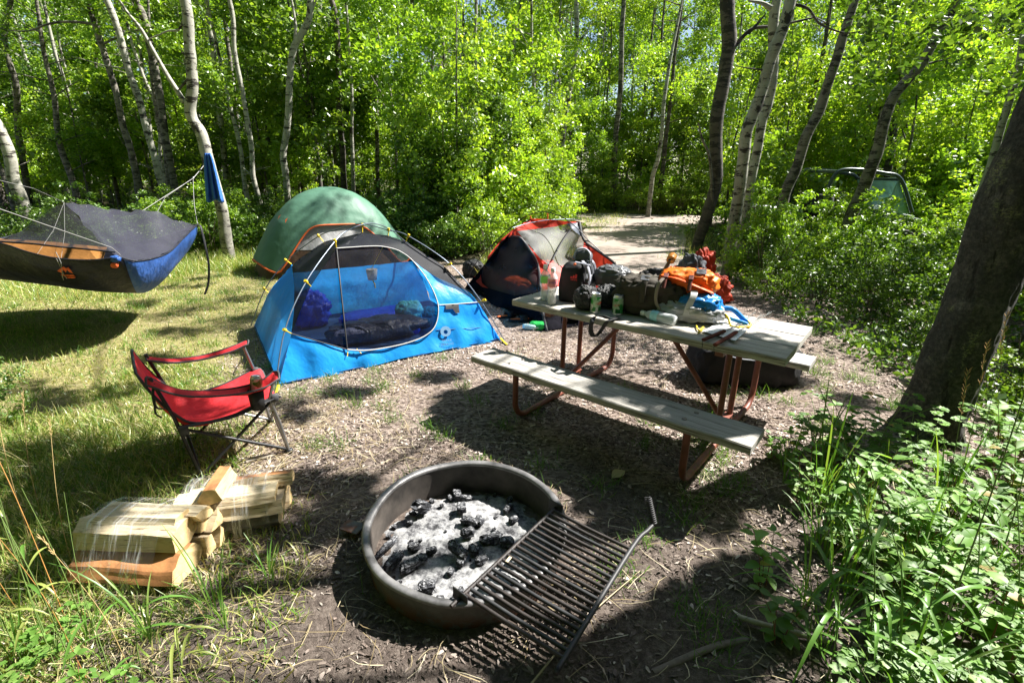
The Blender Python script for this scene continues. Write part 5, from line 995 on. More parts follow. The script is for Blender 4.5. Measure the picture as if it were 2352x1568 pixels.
# ---- green tent
M_['tgreen'] = mfabric('sage_green_rainfly', (.115, .25, .175), .28, .5, 3.0, .5); M_['tgrey'] = mfabric('pale_grey_tent_wall', (.5, .5, .5), .3, .6); M_['tbrown'] = mfabric('brown_tent_base', (.10, .06, .035), .05, .7); M_['ogtrim'] = mplain('orange_trim', (.75, .14, .03), .6, 0, .1, 9, 0)
GC = Vector((-3.08, 8.55, 0)); g1, g2 = Vector((.50, -.62, 0)), Vector((1.02, .74, 0)); GH = 1.33
gt = thing('dome_tent', 'sage green domed tent with orange edging behind the blue tent', 'tent', GC)
def gpt(th, s, k=1.0):
    c, q = math.cos(th), math.sin(th); e = 2 / 2.8; X, Y = math.copysign(abs(c) ** e, c), math.copysign(abs(q) ** e, q); r = (1 - s) ** .8 * k
    z = GH * (1 - (1 - s) ** (.8 * 2.3)) * k; p = GC + (g1 * Y * 1.06 + g2 * X * 1.06) * r + Vector((0, 0, z)); seam = .02 * math.cos(th * 4) * (1 - s); return p + (p - GC - Vector((0, 0, .4))).normalized() * (.014 * N3(p, 3.2) + .008 * N3(Vector((p.x, p.y, p.z * 3)), 5) + seam)
def edge_(th):   # the fly edge is lifted in an arch over the front side (towards the blue tent)
    d = (th - 1.57 + math.pi) % (2 * math.pi) - math.pi; return max(.07 + .03 * math.cos(th * 4), .38 * math.exp(-((d - .12) / .62) ** 4))
ths = np.linspace(0, 2 * math.pi, 97)[:-1]
MB().grid([[gpt(t, lerp(edge_(t), 1, j / 26)) for j in range(27)] for t in ths], True).build('rainfly', 'tgreen', gt)
MB().tube([gpt(t, edge_(t)) for t in ths], .014, 6, closed=True).build('fly_edge', 'ogtrim', gt)
MB().grid([[gpt(t, j / 20, .94) for j in range(5)] for t in ths], True).build('tent_base', 'tbrown', gt); MB().grid([[gpt(t, lerp(.2, 1, j / 20), .945) for j in range(21)] for t in ths], True).build('inner_wall', 'tgrey', gt)
for px, py, ry in ((345, 345, 20), (285, 320, 14)):
    d = ray(*c2(px, py)); best = min(((EYE + d * (gpt(t, s).y / d.y) - gpt(t, s)).length, gpt(t, s).y, t, s) for t in ths for s in np.linspace(.1, 1, 40) if gpt(t, s).y < GC.y + .3)
    q = gpt(best[2], best[3]); q1 = gpt(best[2], best[3] + .05); q2 = gpt(best[2] + .05, best[3] + .03); nn_ = (q - GC).normalized() * .015; MB().add([q + nn_, q2 + nn_, q1 + nn_ * 1.2], [(0, 1, 2)]).build('vent_tab', 'ogtrim', gt)
# ---- red and charcoal tent
M_['tred'] = mfabric('red_tent_nylon', (.62, .05, .03), .35, .5, 8, .4, tc=(.8, .08, .04)); M_['tchar'] = mfabric('charcoal_tent_floor', (.012, .0115, .015), 0, .95, spec=.0); M_['rnet'] = mnet('dark_red_tent_mesh', (.022, .012, .014), .9); M_['gnet'] = mnet('grey_sheer_mesh', (.30, .30, .29), .45); M_['greynyl'] = mfabric('blue_grey_nylon', (.16, .18, .22), .2, .5); M_['ored'] = mfabric('orange_red_nylon', (.85, .13, .02), .15, .5, 10, .6)
RT = Vector((.42, 6.4, 0)); rt_ = thing('dome_tent', 'low red and charcoal tent behind the picnic table with grey sheer mesh', 'tent', RT)
ctrl = [((115, 690), 7.09), ((200, 640), 7.02), ((310, 440), 6.7), ((410, 310), 6.45), ((490, 235), 6.15), ((560, 300), 6.0), ((640, 420), 5.75), ((700, 700), 5.35), ((760, 1030), 5.08), ((400, 870), 6.0), ((905, 190), 6.45), ((630, 145), 6.75), ((1015, 165), 6.6), ((1050, 310), 6.2), ((1045, 400), 6.1), ((1290, 490), 5.9), ((1400, 680), 5.72), ((1000, 900), 5.35), ((1300, 800), 5.5)]
def ry_(cx, cy):
    ws = [1 / (math.hypot(cx - a, cy - b) + 6) ** 2.5 for (a, b), _ in ctrl]; return sum(w_ * Y for w_, (_, Y) in zip(ws, ctrl)) / sum(ws)
inv3 = lambda X, Y_: ((X / .57422 - 1800) * 2352 / 1200, (Y_ / .57422 - 800) * 2352 / 1200)
def rfn(dy=0):
    def f(x, y): p = aty(x, y, ry_(*inv3(x, y)) + dy); p.z = max(p.z, .006); return p
    return f
def rpatch(name, pts, mat, dy=0, wr=.006): 
    o = pxpatch(MB(), L_(c3, pts), rfn(dy), 3.5, wr, 6).build(name, mat, rt_); return o
rpatch('floor_tub', [(115, 690), (150, 650), (200, 640), (300, 690), (500, 748), (705, 722), (900, 700), (1150, 680), (1400, 690), (1400, 760), (1200, 880), (900, 980), (760, 1030), (600, 960), (400, 860), (200, 745)], 'tchar')
rpatch('mesh_wall', [(200, 640), (250, 545), (310, 440), (360, 370), (410, 310), (480, 280), (560, 300), (600, 355), (650, 430), (690, 520), (705, 620), (705, 722), (500, 748), (300, 690)], 'rnet', .02)
rpatch('side_panel', [(190, 600), (240, 585), (250, 650), (300, 692), (250, 680), (205, 640)], 'tred', -.02); rpatch('side_panel', [(490, 235), (525, 240), (600, 335), (700, 450), (760, 560), (705, 640), (690, 520), (650, 430), (600, 355), (560, 300), (480, 280), (400, 325), (300, 470), (290, 450), (410, 300)], 'tred', -.01)
rpatch('roof_panel', [(490, 235), (560, 190), (630, 145), (760, 150), (910, 168), (1015, 168), (1030, 205), (905, 190), (830, 208), (680, 226), (540, 242)], 'tred')
rpatch('sheer_panel', [(525, 242), (680, 226), (830, 208), (905, 192), (960, 232), (1050, 310), (1045, 400), (1005, 468), (920, 505), (830, 520), (760, 500), (700, 450), (600, 333)], 'gnet')
rpatch('grey_panel', [(910, 185), (1015, 175), (1045, 300), (960, 230)], 'greynyl', -.02)
rpatch('front_panel', [(1050, 312), (1160, 400), (1285, 492), (1340, 590), (1400, 690), (1250, 690), (1130, 600), (1010, 470), (1045, 400)], 'tred', -.01)
rpatch('front_panel', [(705, 640), (760, 560), (800, 450), (830, 520), (920, 506), (1010, 472), (1130, 600), (1250, 690), (1000, 700), (705, 722)], 'tred', -.01)
for pts in ([(945, 230), (900, 290), (850, 370), (815, 440), (800, 470)], [(480, 280), (560, 300), (650, 430), (690, 520), (706, 620), (705, 722), (730, 900), (760, 1030)], [(1015, 172), (1050, 312), (1160, 400), (1285, 492), (1350, 600), (1400, 690)]):
    MB().tube([rfn(-.03)(*c3(p.x, p.y)) for p in catmull([(x, y, 0) for x, y in pts], 4)], .016, 6, flat=.5).build('trim', 'zipblk', rt_)
rpts = [((165, 560), 7.25), ((240, 445), 7.05), ((320, 360), 6.9), ((410, 275), 6.75), ((500, 200), 6.6), ((590, 130), 6.5), ((700, 95), 6.4), ((800, 105), 6.35), ((900, 145), 6.25), ((1000, 225), 6.15), ((1095, 325), 6.05), ((1200, 420), 5.98), ((1290, 490), 5.9), ((1360, 570), 5.83), ((1425, 655), 5.76), ((1490, 770), 5.7)]
pp = [aty(*c3(*p), Y) for p, Y in rpts]; pp.append(Vector((pp[-1].x + .02, pp[-1].y, 0))); pp.insert(0, Vector((pp[0].x - .06, pp[0].y, 0))); MB().tube(catmull(pp, 5), .006, 6).build('tent_pole', 'poleblk', rt_)
MB().tube([aty(*c3(*p), Y) for p, Y in (((490, 218), 6.1), ((620, 180), 6.3), ((750, 158), 6.4), ((910, 150), 6.5), ((1020, 156), 6.6), ((1030, 148), 6.6))], .006, 6).build('ridge_pole', 'pole', rt_)
for a, b, Y in (((632, 125), (632, 150), 6.6), ((765, 105), (765, 150), 6.45), ((1095, 325), (1060, 318), 6.1), ((320, 352), (335, 385), 6.8), ((1300, 488), (1275, 500), 5.9)): MB().tube([aty(*c3(*a), Y), aty(*c3(*b), Y)], .009, 5).build('pole_clip', 'ogtrim' if Y < 6.7 and Y > 6.2 else 'poleblk', rt_)
Lr, Fr, Rr_ = Vector((-.70, 7.09, 0)), Vector((.375, 5.08, 0)), Vector((1.55, 5.7, 0)); Br = Vector((.55, 7.75, 0)); A1, B1, C1_ = aty(*c3(490, 235), 6.15), aty(*c3(630, 145), 6.75), aty(*c3(1015, 165), 6.6)
def quad(a, b, c, d, n=8): return [[a.lerp(b, i / n).lerp(d.lerp(c, i / n), j / n) + Vector((N3((i, j, 0), .6), N3((i, j, 3), .6), 0)) * .02 for j in range(n + 1)] for i in range(n + 1)]
MB().grid(quad(Lr, Br, B1, A1)).build('back_panel', 'tchar', rt_); MB().grid(quad(Br, Rr_.lerp(Br, .15), C1_, B1)).build('back_mesh', 'gnet', rt_); MB().add([q + Vector((0, 0, .012)) for q in (Lr, Fr, Rr_, Br)], [(0, 1, 2, 3)]).build('tent_floor', 'tchar', rt_)
soft('sleeping_bag', at(*c3(475, 690), .04), (.62, .34, .2), -.6, 'ored', 'glowing orange sleeping bag inside the red tent', 'sleeping bag', 2.4, .08, 7, 11)
soft('stuff_sack', at(*c3(750, 660), .05), (.4, .3, .38), -.2, mfabric('red_nylon_sack', (.6, .03, .015), .2), 'lumpy red sack inside the red tent beside its mesh door', 'stuff sack', 2.4, .1, 7, 12)
soft('gear_bag', at(*c3(185, 600), .0), (.35, .3, .3), .3, 'blackfab', 'black gear bag at the left corner of the red tent', 'bag', 2.6, .08, 7, 13)
# sandals and bottle by the tent
def sandal(px, py, rz, lab):
    g = at(px, py); t = thing('sandal', lab, 'sandal', (g.x, g.y, .004), 'sandals beside the red tent'); t.rotation_euler.z = rz
    out = [(.13 * math.cos(a), (.045 if math.cos(a) > -.2 else .036) * math.sin(a)) for a in np.linspace(0, 6.283, 25)[:-1]]
    mb = MB(); mb.grid([[(x, y, z) for x, y in out] for z in (0, .022)], False, True); mb.add([(x, y, .022) for x, y in out], [tuple(range(24))]); part(mb, 'sole', 'blackfab', t)
    part(MB().add([(x * .9, y * .85, .0235) for x, y in out], [tuple(range(24))]), 'footbed', 'ogtrim', t); o = part(MB().grid([[(x, .05 * math.cos(a), .012 + .05 * math.sin(a)) for a in np.linspace(0, math.pi, 12)] for x in (-.005, .05, .085)]), 'strap', 'blackfab', t); solid(o, .004)
sandal(1163, 729, .5, 'left sandal of the black and orange pair beside the red tent'); sandal(1194, 737, .2, 'right sandal of the black and orange pair beside the red tent')
gp = at(1236, 755); t = thing('lotion_bottle', 'small pale bottle lying on the ground by the red tent', 'bottle', gp + Vector((-.09, -.03, .03))); t.rotation_euler = (0, R(90), -.25)
part(MB().lathe([(0, -.08), (.026, -.08), (.03, -.05), (.03, .05), (.02, .07), (.014, .075), (.014, .095), (0, .096)], n=16), 'bottle_body', mplain('pale_aqua_plastic', (.55, .78, .80), .35), t)
soft('pouch', gp, (.2, .13, .09), -.2, mfabric('bright_green_pouch', (.03, .5, .10), .1), 'bright green pouch beside the pale bottle on the ground', 'pouch', 3, .05, 5, 14)
# ================================================================ things on the table
ZT = TH + .003
def tp(x, y, z=ZT): return at(*c3(x, y), z)
def mglass(name, c, a): 
    N = NT(name); N.col(c); N.b.inputs['Roughness'].default_value = .08; t = N.n('BsdfTransparent'); mx = N.n('MixShader'); fr = N.n('LayerWeight'); fr.inputs[0].default_value = .35; mr = N.n('MapRange'); N.l(fr.outputs['Facing'], mr.inputs[0]); mr.inputs[3].default_value = a; mr.inputs[4].default_value = min(1, a + .45); N.l(mr.outputs[0], mx.inputs[0]); N.l(t.outputs[0], mx.inputs[1]); N.l(N.b.outputs[0], mx.inputs[2]); N.l(mx.outputs[0], N.out.inputs[0]); return N.m
M_['clear'] = mglass('clear_plastic', (.85, .89, .90), .46); M_['frost'] = mglass('frosted_plastic', (.86, .86, .86), .5); M_['whitecap'] = mplain('white_plastic_cap', (.8, .8, .8), .4, 0, .03, 9, 0); M_['lgreen'] = mplain('green_label', (.28, .75, .16), .5, 0, .1, 20, 0); M_['lpink'] = mplain('pink_label', (.80, .28, .28), .5, 0, .1, 20, 0); M_['lblue'] = mplain('pale_blue_label', (.35, .68, .78), .5, 0, .2, 30, 0)
def bottle(c, label, mat, lab_mat, prof, lz, rot=None):
    t = thing('drink_bottle', label, 'bottle', c); t.rotation_euler = rot or (0, 0, 0)
    part(MB().lathe(prof, n=24), 'bottle_body', mat, t); r = max(q[0] for q in prof)
    part(MB().lathe([(r + .0008, lz[0]), (r + .0012, (lz[0] + lz[1]) / 2), (r + .0008, lz[1])], n=24), 'bottle_label', lab_mat, t); h = prof[-1][1]
    part(MB().lathe([(.0, h + .022), (.015, h + .021), (.0165, h + .015), (.0165, h - .006)], n=18), 'bottle_cap', 'whitecap', t); return t
pf = [(.0, .002), (.024, .0), (.031, .008), (.0325, .05), (.0285, .085), (.029, .10), (.034, .13), (.0345, .165), (.03, .195), (.016, .215), (.013, .222), (.013, .232)]
bottle(tp(742, 780), 'clear bottle with a green label on the table beside the backpack', 'clear', 'lgreen', pf, (.125, .175))
b = bottle(tp(798, 812), 'frosted bottle with a pink label nearest the backpack', 'frost', 'lpink', pf, (.125, .180)); az = math.atan2(b.location.y, b.location.x) + math.pi / 2 - math.pi; a_ = math.atan2(-b.location.y, -b.location.x)
fx = Vector((-math.sin(a_), math.cos(a_), 0)); fc = Vector((math.cos(a_), math.sin(a_), 0)); inv(text('propel', .021, basis(fc * .0362 + Vector((0, 0, .158)), fx, (0, 0, 1)), 'purple', b, bendr=.0362))
wb_ = tp(1632, 965); t = bottle(wb_ + Vector((0, 0, .033)), 'empty clear bottle with a blue label lying on its side on the table', 'clear', 'lblue', [(.0, -.105), (.028, -.107), (.033, -.095), (.033, -.03), (.030, -.022), (.033, -.012), (.0325, .045), (.028, .07), (.014, .095), (.0125, .1), (.0125, .108)], (.0, .05))
e0, e1 = tp(1755, 985), tp(1510, 925); dd = (e1 - e0).normalized(); t.rotation_euler = dd.to_track_quat('Z', 'Y').to_euler(); t.location = e0.lerp(e1, .47) + Vector((0, 0, .033))
inv(text('ARROW', .012, basis((0, 0, 0), (0, 0, 1), (1, 0, 0)), 'redprint', t)) if False else None
# backpack
K, Kl = tp(1032, 815), tp(835, 792); ux = (K - Kl).normalized(); ux = Vector((ux.x, ux.y, 0)).normalized(); uy = Vector((-ux.y, ux.x, 0)); bw = (K - Kl).length
M_['packblack'] = mfabric('matte_black_pack_fabric', (.014, .014, .016), 0, .7, 14, .3); M_['packgrey'] = mfabric('grey_pack_fabric', (.10, .105, .12), 0, .6, 14, .4); M_['packpale'] = mfabric('pale_lavender_webbing', (.42, .43, .50), 0, .6, 20, .2)
pk = thing('backpack', 'black backpack with a red emblem, grey sides and white straps on the table', 'backpack', Kl); pm = lambda a, b_, z: Kl + ux * a + uy * b_ + Vector((0, 0, z * .76))
def rbox(c, d, e, amp, seed, top=.0): 
    d = (d[0], d[1], d[2] * .76); P = blob((0, 0, 0), d, 0, e, amp, 4, seed, True, 40, 26); return [[c + ux * q.x * (1 - top * max(0, q.z / d[2] - .4)) + uy * q.y * (1 - top * max(0, q.z / d[2] - .4)) + Vector((0, 0, q.z)) for q in r] for r in P]
MB().grid(rbox(pm(bw / 2, .13, 0), (bw * 1.04, .26, .40), 5, .02, 3, .35), False, True).build('pack_body', 'packblack', pk)
MB().grid(rbox(pm(bw * .98, .15, .02), (.09, .22, .26), 3.5, .04, 5, .2), False, True).build('side_pocket', 'packgrey', pk)
MB().grid(rbox(pm(bw * .62, .22, .10), (bw * .7, .14, .36), 3.5, .03, 6, .4), False, True).build('back_pad', 'packgrey', pk)
for k, (b0, w0, m_) in enumerate(((.06, .03, 'packpale'), (.14, .04, 'packgrey'), (.22, .03, 'packpale'))):
    MB().tube(catmull([pm(bw * .8, b0 + .03, .375), pm(bw * 1.06, b0, .33), pm(bw * 1.14, b0 + .01, .22), pm(bw * 1.1, b0 + .03, .08)], 6), w0 / 2, 6, flat=.25).build('shoulder_strap', m_, pk)
MB().grid(rbox(pm(bw * .68, .2, .32), (bw * .68, .09, .15), 2.6, .03, 9), False, True).build('top_flap', 'packgrey', pk)
MB().tube(catmull([pm(bw * .36, .15, .39), pm(bw * .44, .17, .452), pm(bw * .7, .19, .468), pm(bw * .95, .17, .432), pm(bw * 1.02, .15, .36)], 6), .008, 6).build('flap_binding', 'packpale', pk)
MB().tube(catmull([pm(bw * .62, .03, .375), pm(bw * .9, .02, .37), pm(bw * 1.08, .10, .34)], 5), .012, 6, flat=.3).build('haul_strap', 'packpale', pk)
MB().box(pm(bw * 1.13, .02, .12), (.022, .012, .07), None, .003).build('red_tag', 'redprint', pk); MB().box(pm(bw * .65, -.0, .36), (.02, .012, .016), None, .004).build('zip_pull', 'ogtrim', pk)
nrm_ = -uy; fp = lambda a, z: pm(a, -.0105, z); lz_ = .235
mb = MB()
for k, hgt in enumerate((.012, .024, .036)): x0 = bw * .52 + k * .0165; mb.add([fp(x0, lz_), fp(x0 + .0125, lz_), fp(x0 + .0155, lz_ + hgt), fp(x0 + .003, lz_ + hgt + .005)], [(0, 1, 2, 3)])
mb.build('emblem', 'redprint', pk, False); text('adidas', .019, basis(fp(bw * .52 + .026, lz_ - .012), ux, (0, 0, 1)), 'redprint', pk)
# the other soft things on the table
def mmesh():
    N = NT('black_mesh_netting'); v = N.coord(); vo = N.n('TexVoronoi'); vo.inputs['Scale'].default_value = 130; N.l(v, vo.inputs['Vector']); N.col(N.ramp(vo.outputs['Distance'], [(.25, (.002, .002, .002)), (.5, (.04, .04, .042))])); N.b.inputs['Roughness'].default_value = .6; N.l(N.bump(vo.outputs['Distance'], 1, .006), N.b.inputs['Normal']); return N.m
M_['netbag'] = mmesh(); M_['olive'] = mfabric('olive_brown_canvas', (.055, .047, .036), 0, .8, 9, .5); M_['tan'] = mfabric('pale_taupe_canvas', (.26, .215, .18), 0, .8); M_['sackgrey'] = mfabric('shiny_grey_nylon', (.12, .125, .135), .05, .35, 8, .7); M_['orangesack'] = mfabric('hi_vis_orange_nylon', (.95, .20, .02), .15, .45, 8, .6); M_['bluesack'] = mfabric('azure_nylon', (.02, .22, .62), .08, .35, 7, .6); M_['silver'] = mfabric('silver_grey_nylon', (.42, .43, .44), .06, .4, 7, .7); M_['leather'] = mplain('dark_red_leather', (.12, .03, .02), .45)
soft('mesh_bag', tp(1062, 850), (.16, .15, .17), .4, 'netbag', 'black mesh bag left of the upright can', 'bag', 2.5, .1, 6, 21); soft('mesh_bag', tp(1225, 835), (.17, .15, .17), .2, 'netbag', 'black mesh bag between the two upright cans', 'bag', 2.5, .1, 6, 22)
gs = thing('stuff_sack', 'shiny grey stuff sack with white print on the black mesh bag', 'stuff sack', tp(1275, 800) + Vector((0, .06, .10))); part(MB().grid(blob((0, 0, 0), (.27, .19, .17), 0, 2.6, .07, 7, 23, True, 48, 30, fold=.6), False, True), 'sack_body', 'sackgrey', gs); gs.rotation_euler.z = -.25
a_ = math.atan2(-gs.location.y, -gs.location.x) + .25
for k, (bd, sz) in enumerate((('NEMO', .026), ('GOSSAMER', .012))): inv(text(bd, sz, basis((.03, -.075, .142 - .03 * k), (1, 0, 0), (0, .55, .8)), 'whiteprint', gs))
rk = thing('rucksack', 'olive brown canvas rucksack with dark red leather straps lying on the table', 'rucksack', tp(1560, 880)); rk.rotation_euler.z = -.42
part(MB().grid(blob((0, 0, 0), (.50, .27, .27), 0, 3.2, .07, 6, 24, True, 60, 36, fold=.8), False, True), 'sack_body', 'olive', rk); part(MB().grid(blob((.17, .05, .13), (.22, .22, .12), 0, 3, .06, 5, 25, False, 30, 18), False, True), 'top_flap', 'tan', rk)
part(MB().tube(catmull([(.08, -.12, .26), (.06, -.155, .22), (.055, -.15, .12), (.1, -.16, .05)], 5), .014, 6, flat=.3), 'strap', 'tan', rk); part(MB().tube(catmull([(-.02, -.10, .255), (-.03, -.15, .2), (-.03, -.155, .1)], 5), .02, 6, flat=.2), 'strap', 'olive', rk)
for x in (.09, .24): part(MB().box((x, -.07, .268), (.03, .05, .012), Matrix.Rotation(.4, 3, 'X'), .003).tube([(x, -.09, .26), (x, -.13, .2)], .012, 6, flat=.3), 'buckle_strap', 'leather', rk)
part(MB().box((-.03, -.105, .248), (.055, .05, .006), Matrix.Rotation(.5, 3, 'X'), .002), 'patch', 'sackgrey', rk)
cl_ = thing('clothes_bundle', 'silver grey and azure rain jacket bundled on the table', 'jacket', tp(1880, 935)); cl_.rotation_euler.z = -.3
part(MB().grid(blob((-.01, .0, 0), (.42, .26, .14), 0, 2.5, .10, 7, 26, True, 56, 30, fold=.9), False, True), 'grey_shell', 'silver', cl_); part(MB().grid(blob((.04, .0, .045), (.28, .2, .14), 0, 2.6, .08, 5, 27, True, 50, 30, fold=.6), False, True), 'blue_hood', 'bluesack', cl_)
part(MB().strip(catmull([(-.03, -.125, .06), (-.02, -.115, .12), (.0, -.09, .175), (.0, -.05, .2)], 4), .04, (1, .2, 0)), 'reflective_band', 'zip', cl_)
part(MB().tube(catmull([(.17, .0, .09), (.24, .01, .085), (.30, .0, .04), (.34, -.01, .015)], 5), .016, 7).tube(catmull([(.18, -.03, .05), (.26, -.03, .03), (.33, -.04, .012)], 5), .013, 7), 'sleeve_cord', 'bluesack', cl_)
part(MB().tube([(.33, -.01, .03), (.35, -.03, .012), (.34, -.07, .01), (.28, -.10, .008)], .008, 6).tube([(.2, -.03, .06), (.215, -.06, .05), (.23, -.10, .01), (.28, -.12, .008)], .008, 6), 'yellow_cord', 'yellow', cl_)
og = thing('stuff_sack', 'bright orange stuff sack heaped against the olive rucksack', 'stuff sack', at(*c3(1862, 790), ZT + .105) + Vector((.0, .04, .035))); og.rotation_euler.z = -.3
part(MB().grid(blob((0, 0, 0), (.37, .22, .18), 0, 2.6, .07, 5, 28, True, 56, 32, fold=.5), False, True), 'sack_body', 'orangesack', og); part(MB().tube(catmull([(-.16, -.05, .12), (-.06, -.115, .115), (.08, -.125, .07), (.15, -.1, .04)], 5), .022, 6, flat=.25), 'strap', 'ored', og); part(MB().box((.07, -.06, .163), (.06, .05, .004), Matrix.Rotation(.55, 3, 'X'), .001), 'patch', 'packgrey', og)
# strap hanging over the edge
sp_ = [tp(1330, 905, ZT + .012), tp(1260, 925, ZT + .01), tp(1195, 905, ZT + .03), tp(1135, 915, ZT + .004)]; q = tp(1120, 960, ZT); sp_ += [at(*c3(1118, 960), ZT - .02), at(*c3(1110, 1020), ZT - .09), at(*c3(1135, 1066), ZT - .13), at(*c3(1175, 1040), ZT - .11), at(*c3(1215, 985), ZT - .04), at(*c3(1245, 945), ZT + .006), tp(1330, 920, ZT + .004)]
e = Vector((-tc_, -ts_, 0)) * 0 + Vector((ts_, -tc_, 0)); sp_ = [p + e * .012 for p in sp_]
o = MB().strip(catmull(sp_, 5), .035, Vector((tc_, ts_, .35)).normalized()).build('webbing_strap', 'blackcord'); solid(o, .003); tag(o, 'black webbing strap looped over the front edge of the table', 'strap')
# paper, roasting sticks, cord
P = [[at(*c5(lerp(lerp(1585, 1790, u), lerp(1700, 1870, u), v), lerp(lerp(352, 412, u), lerp(288, 338, u), v)), ZT + .004 + .010 * abs(N3((u * 3, v * 3, 0), 1)) + (.018 * max(0, u - .8) / .2 * (1 - v))) for v in np.linspace(0, 1, 13)] for u in np.linspace(0, 1, 13)]
tag(MB().grid(P).build('paper', mplain('white_paper', (.78, .79, .8), .8, 0, .03, 9, .1)), 'crumpled white paper sheet under the roasting sticks', 'paper')
def stick(a, b, c, lab):
    A, B, Cc = (at(*c5(*p), ZT + z) for p, z in ((a, .018), (b, .02), (c, .012))); t = thing('roasting_stick', lab, 'roasting stick', A, 'roasting sticks on the table'); d = (B - A).normalized()
    MB().tube([A, A.lerp(B, .5), B], .0125, 8, flat=.75).build('handle', 'leather_wood', t); MB().tube([B, Cc], .0028, 6).tube([Cc, Cc + (Cc - B).normalized() * .09 + Vector((.01, .01, 0))], .0024, 5).tube([Cc, Cc + (Cc - B).normalized() * .09 - Vector((.012, .0, -.004))], .0024, 5).build('prong', 'chrome', t)
    MB().tube(catmull([A, A - d * .012 + Vector((0, 0, -.006)), A - d * .018 + Vector((.005, -.004, -.03)), A - d * .012 + Vector((.004, 0, -.045)), A - d * .004 + Vector((0, 0, -.02))], 4), .0015, 4).build('hang_loop', 'blackcord', t)
M_['leather_wood'] = mwood('red_brown_handle_wood', (.20, .055, .035), (.08, .02, .015))
stick((1590, 406), (1720, 350), (1930, 265), 'roasting stick whose dark red handle lies left of its twin'); stick((1662, 438), (1795, 357), (1985, 250), 'roasting stick whose dark red handle lies nearest the table edge')
o = MB().tube([at(*c5(1740, 345), ZT + .012), at(*c5(1915, 233), ZT + .012)], .0028, 5).build('roasting_skewer', 'chrome'); tag(o, 'bare thin metal skewer lying across the table behind the handles', 'skewer')
yc = MB().tube(catmull([at(*c5(x, y), ZT + .008) for x, y in ((1545, 318), (1560, 345), (1590, 325), (1575, 350), (1556, 362))], 5), .005, 5).tube(catmull([at(*c5(x, y), ZT + .006) for x, y in ((1570, 350), (1590, 372))], 3), .002, 4).build('yellow_cord', 'yellow'); tag(yc, 'knotted yellow cord beside the white paper', 'cord')
# duffel under the table
df = thing('duffel_bag', 'large black duffel bag on the ground under the far bench', 'duffel bag', (1.93, 3.86, 0)); df.rotation_euler.z = -.05
part(MB().grid(blob((0, 0, 0), (.86, .46, .40), 0, 3.6, .05, 5, 31, True, 60, 34, fold=.5), False, True), 'bag_body', 'packblack', df); part(MB().tube(catmull([(-.3, -.2, .3), (-.1, -.235, .26), (.15, -.235, .26), (.3, -.19, .31)], 6), .018, 6, flat=.3), 'carry_handle', 'packgrey', df)
part(MB().tube(catmull([(-.34, -.12, .36), (0, -.13, .372), (.34, -.12, .36)], 6), .006, 5), 'zip', 'packgrey', df); part(MB().tube(catmull([(.36, -.14, .3), (.425, -.1, .24), (.41, -.12, .1)], 5), .014, 6, flat=.3), 'end_handle', 'packgrey', df)
# mallet and the heap under the dark trunk
mh = aty(*c9(450, 430), 5.75); mb_ = aty(*c9(195, 860), 5.6); mt = thing('mallet', 'orange headed mallet with a brown handle leaning beside the heap of bags', 'mallet', mb_)
d = (mh - mb_).normalized(); vw = (EYE - mh).normalized(); hx = (vw * .8 + Vector((-.1, 0, -.35))).normalized()
M_['og2'] = mplain('orange_rubber', (.85, .30, .04), .45, 0, .08, 9, 0); m3 = hx.to_track_quat('Z', 'Y').to_matrix(); MB().lathe([(0, -.06), (.047, -.06), (.05, -.055), (.05, .055), (.047, .06), (0, .06)], mh, 22, m3).build('mallet_head', 'og2', mt)
MB().tube([mb_ - d * (mb_.z - .01) / d.z, mb_, mh], .021, 8).build('handle', mplain('brown_handle', (.26, .10, .03), .5), mt); mk = [(-.03, -.012), (-.005, -.006), (.0, .006), (.028, .016), (.02, .002), (.032, -.004), (.012, -.02), (-.02, -.022)]
MB().add([mh + hx * .0615 + m3 @ Vector((-x * 1.0, -y * 1.0, 0)) for x, y in mk], [tuple(range(8))]).build('black_mark', 'zipblk', mt, False)
def heap(px, py, dims, rz, mat, lab, cat, seed, name='jacket', Y=None): return soft(name, at(px, py), dims, rz, mat, lab, cat, 2.3, .10, 8, seed, fold=1.0)
M_['dkgrey'] = mfabric('slate_fabric', (.09, .095, .11), 0, .7); M_['dkred'] = mfabric('red_orange_fabric', (.45, .045, .016), .1, .6, 8, .6)
heap(1580, 676, (.42, .36, .62), .3, 'dkgrey', 'slate grey jacket heaped behind the mallet', 'jacket', 41); heap(1628, 694, (.55, .4, .42), -.3, 'dkred', 'red orange fabric heap at the foot of the white leaning aspen', 'jacket', 42); heap(1605, 668, (.38, .3, .72), .1, 'dkred', 'tall red orange jacket draped behind the red heap', 'jacket', 43); heap(1650, 690, (.4, .3, .12), -.2, 'dkred', 'flat red orange cloth spread right of the red heap', 'cloth', 44, 'cloth')
heap(1540, 665, (.18, .2, .42), .2, 'orangesack', 'small orange bag just below the mallet head', 'bag', 45, 'bag'); heap(1510, 650, (.62, .3, .26), .1, 'packblack', 'black bag lying left of the mallet handle', 'bag', 46, 'bag')
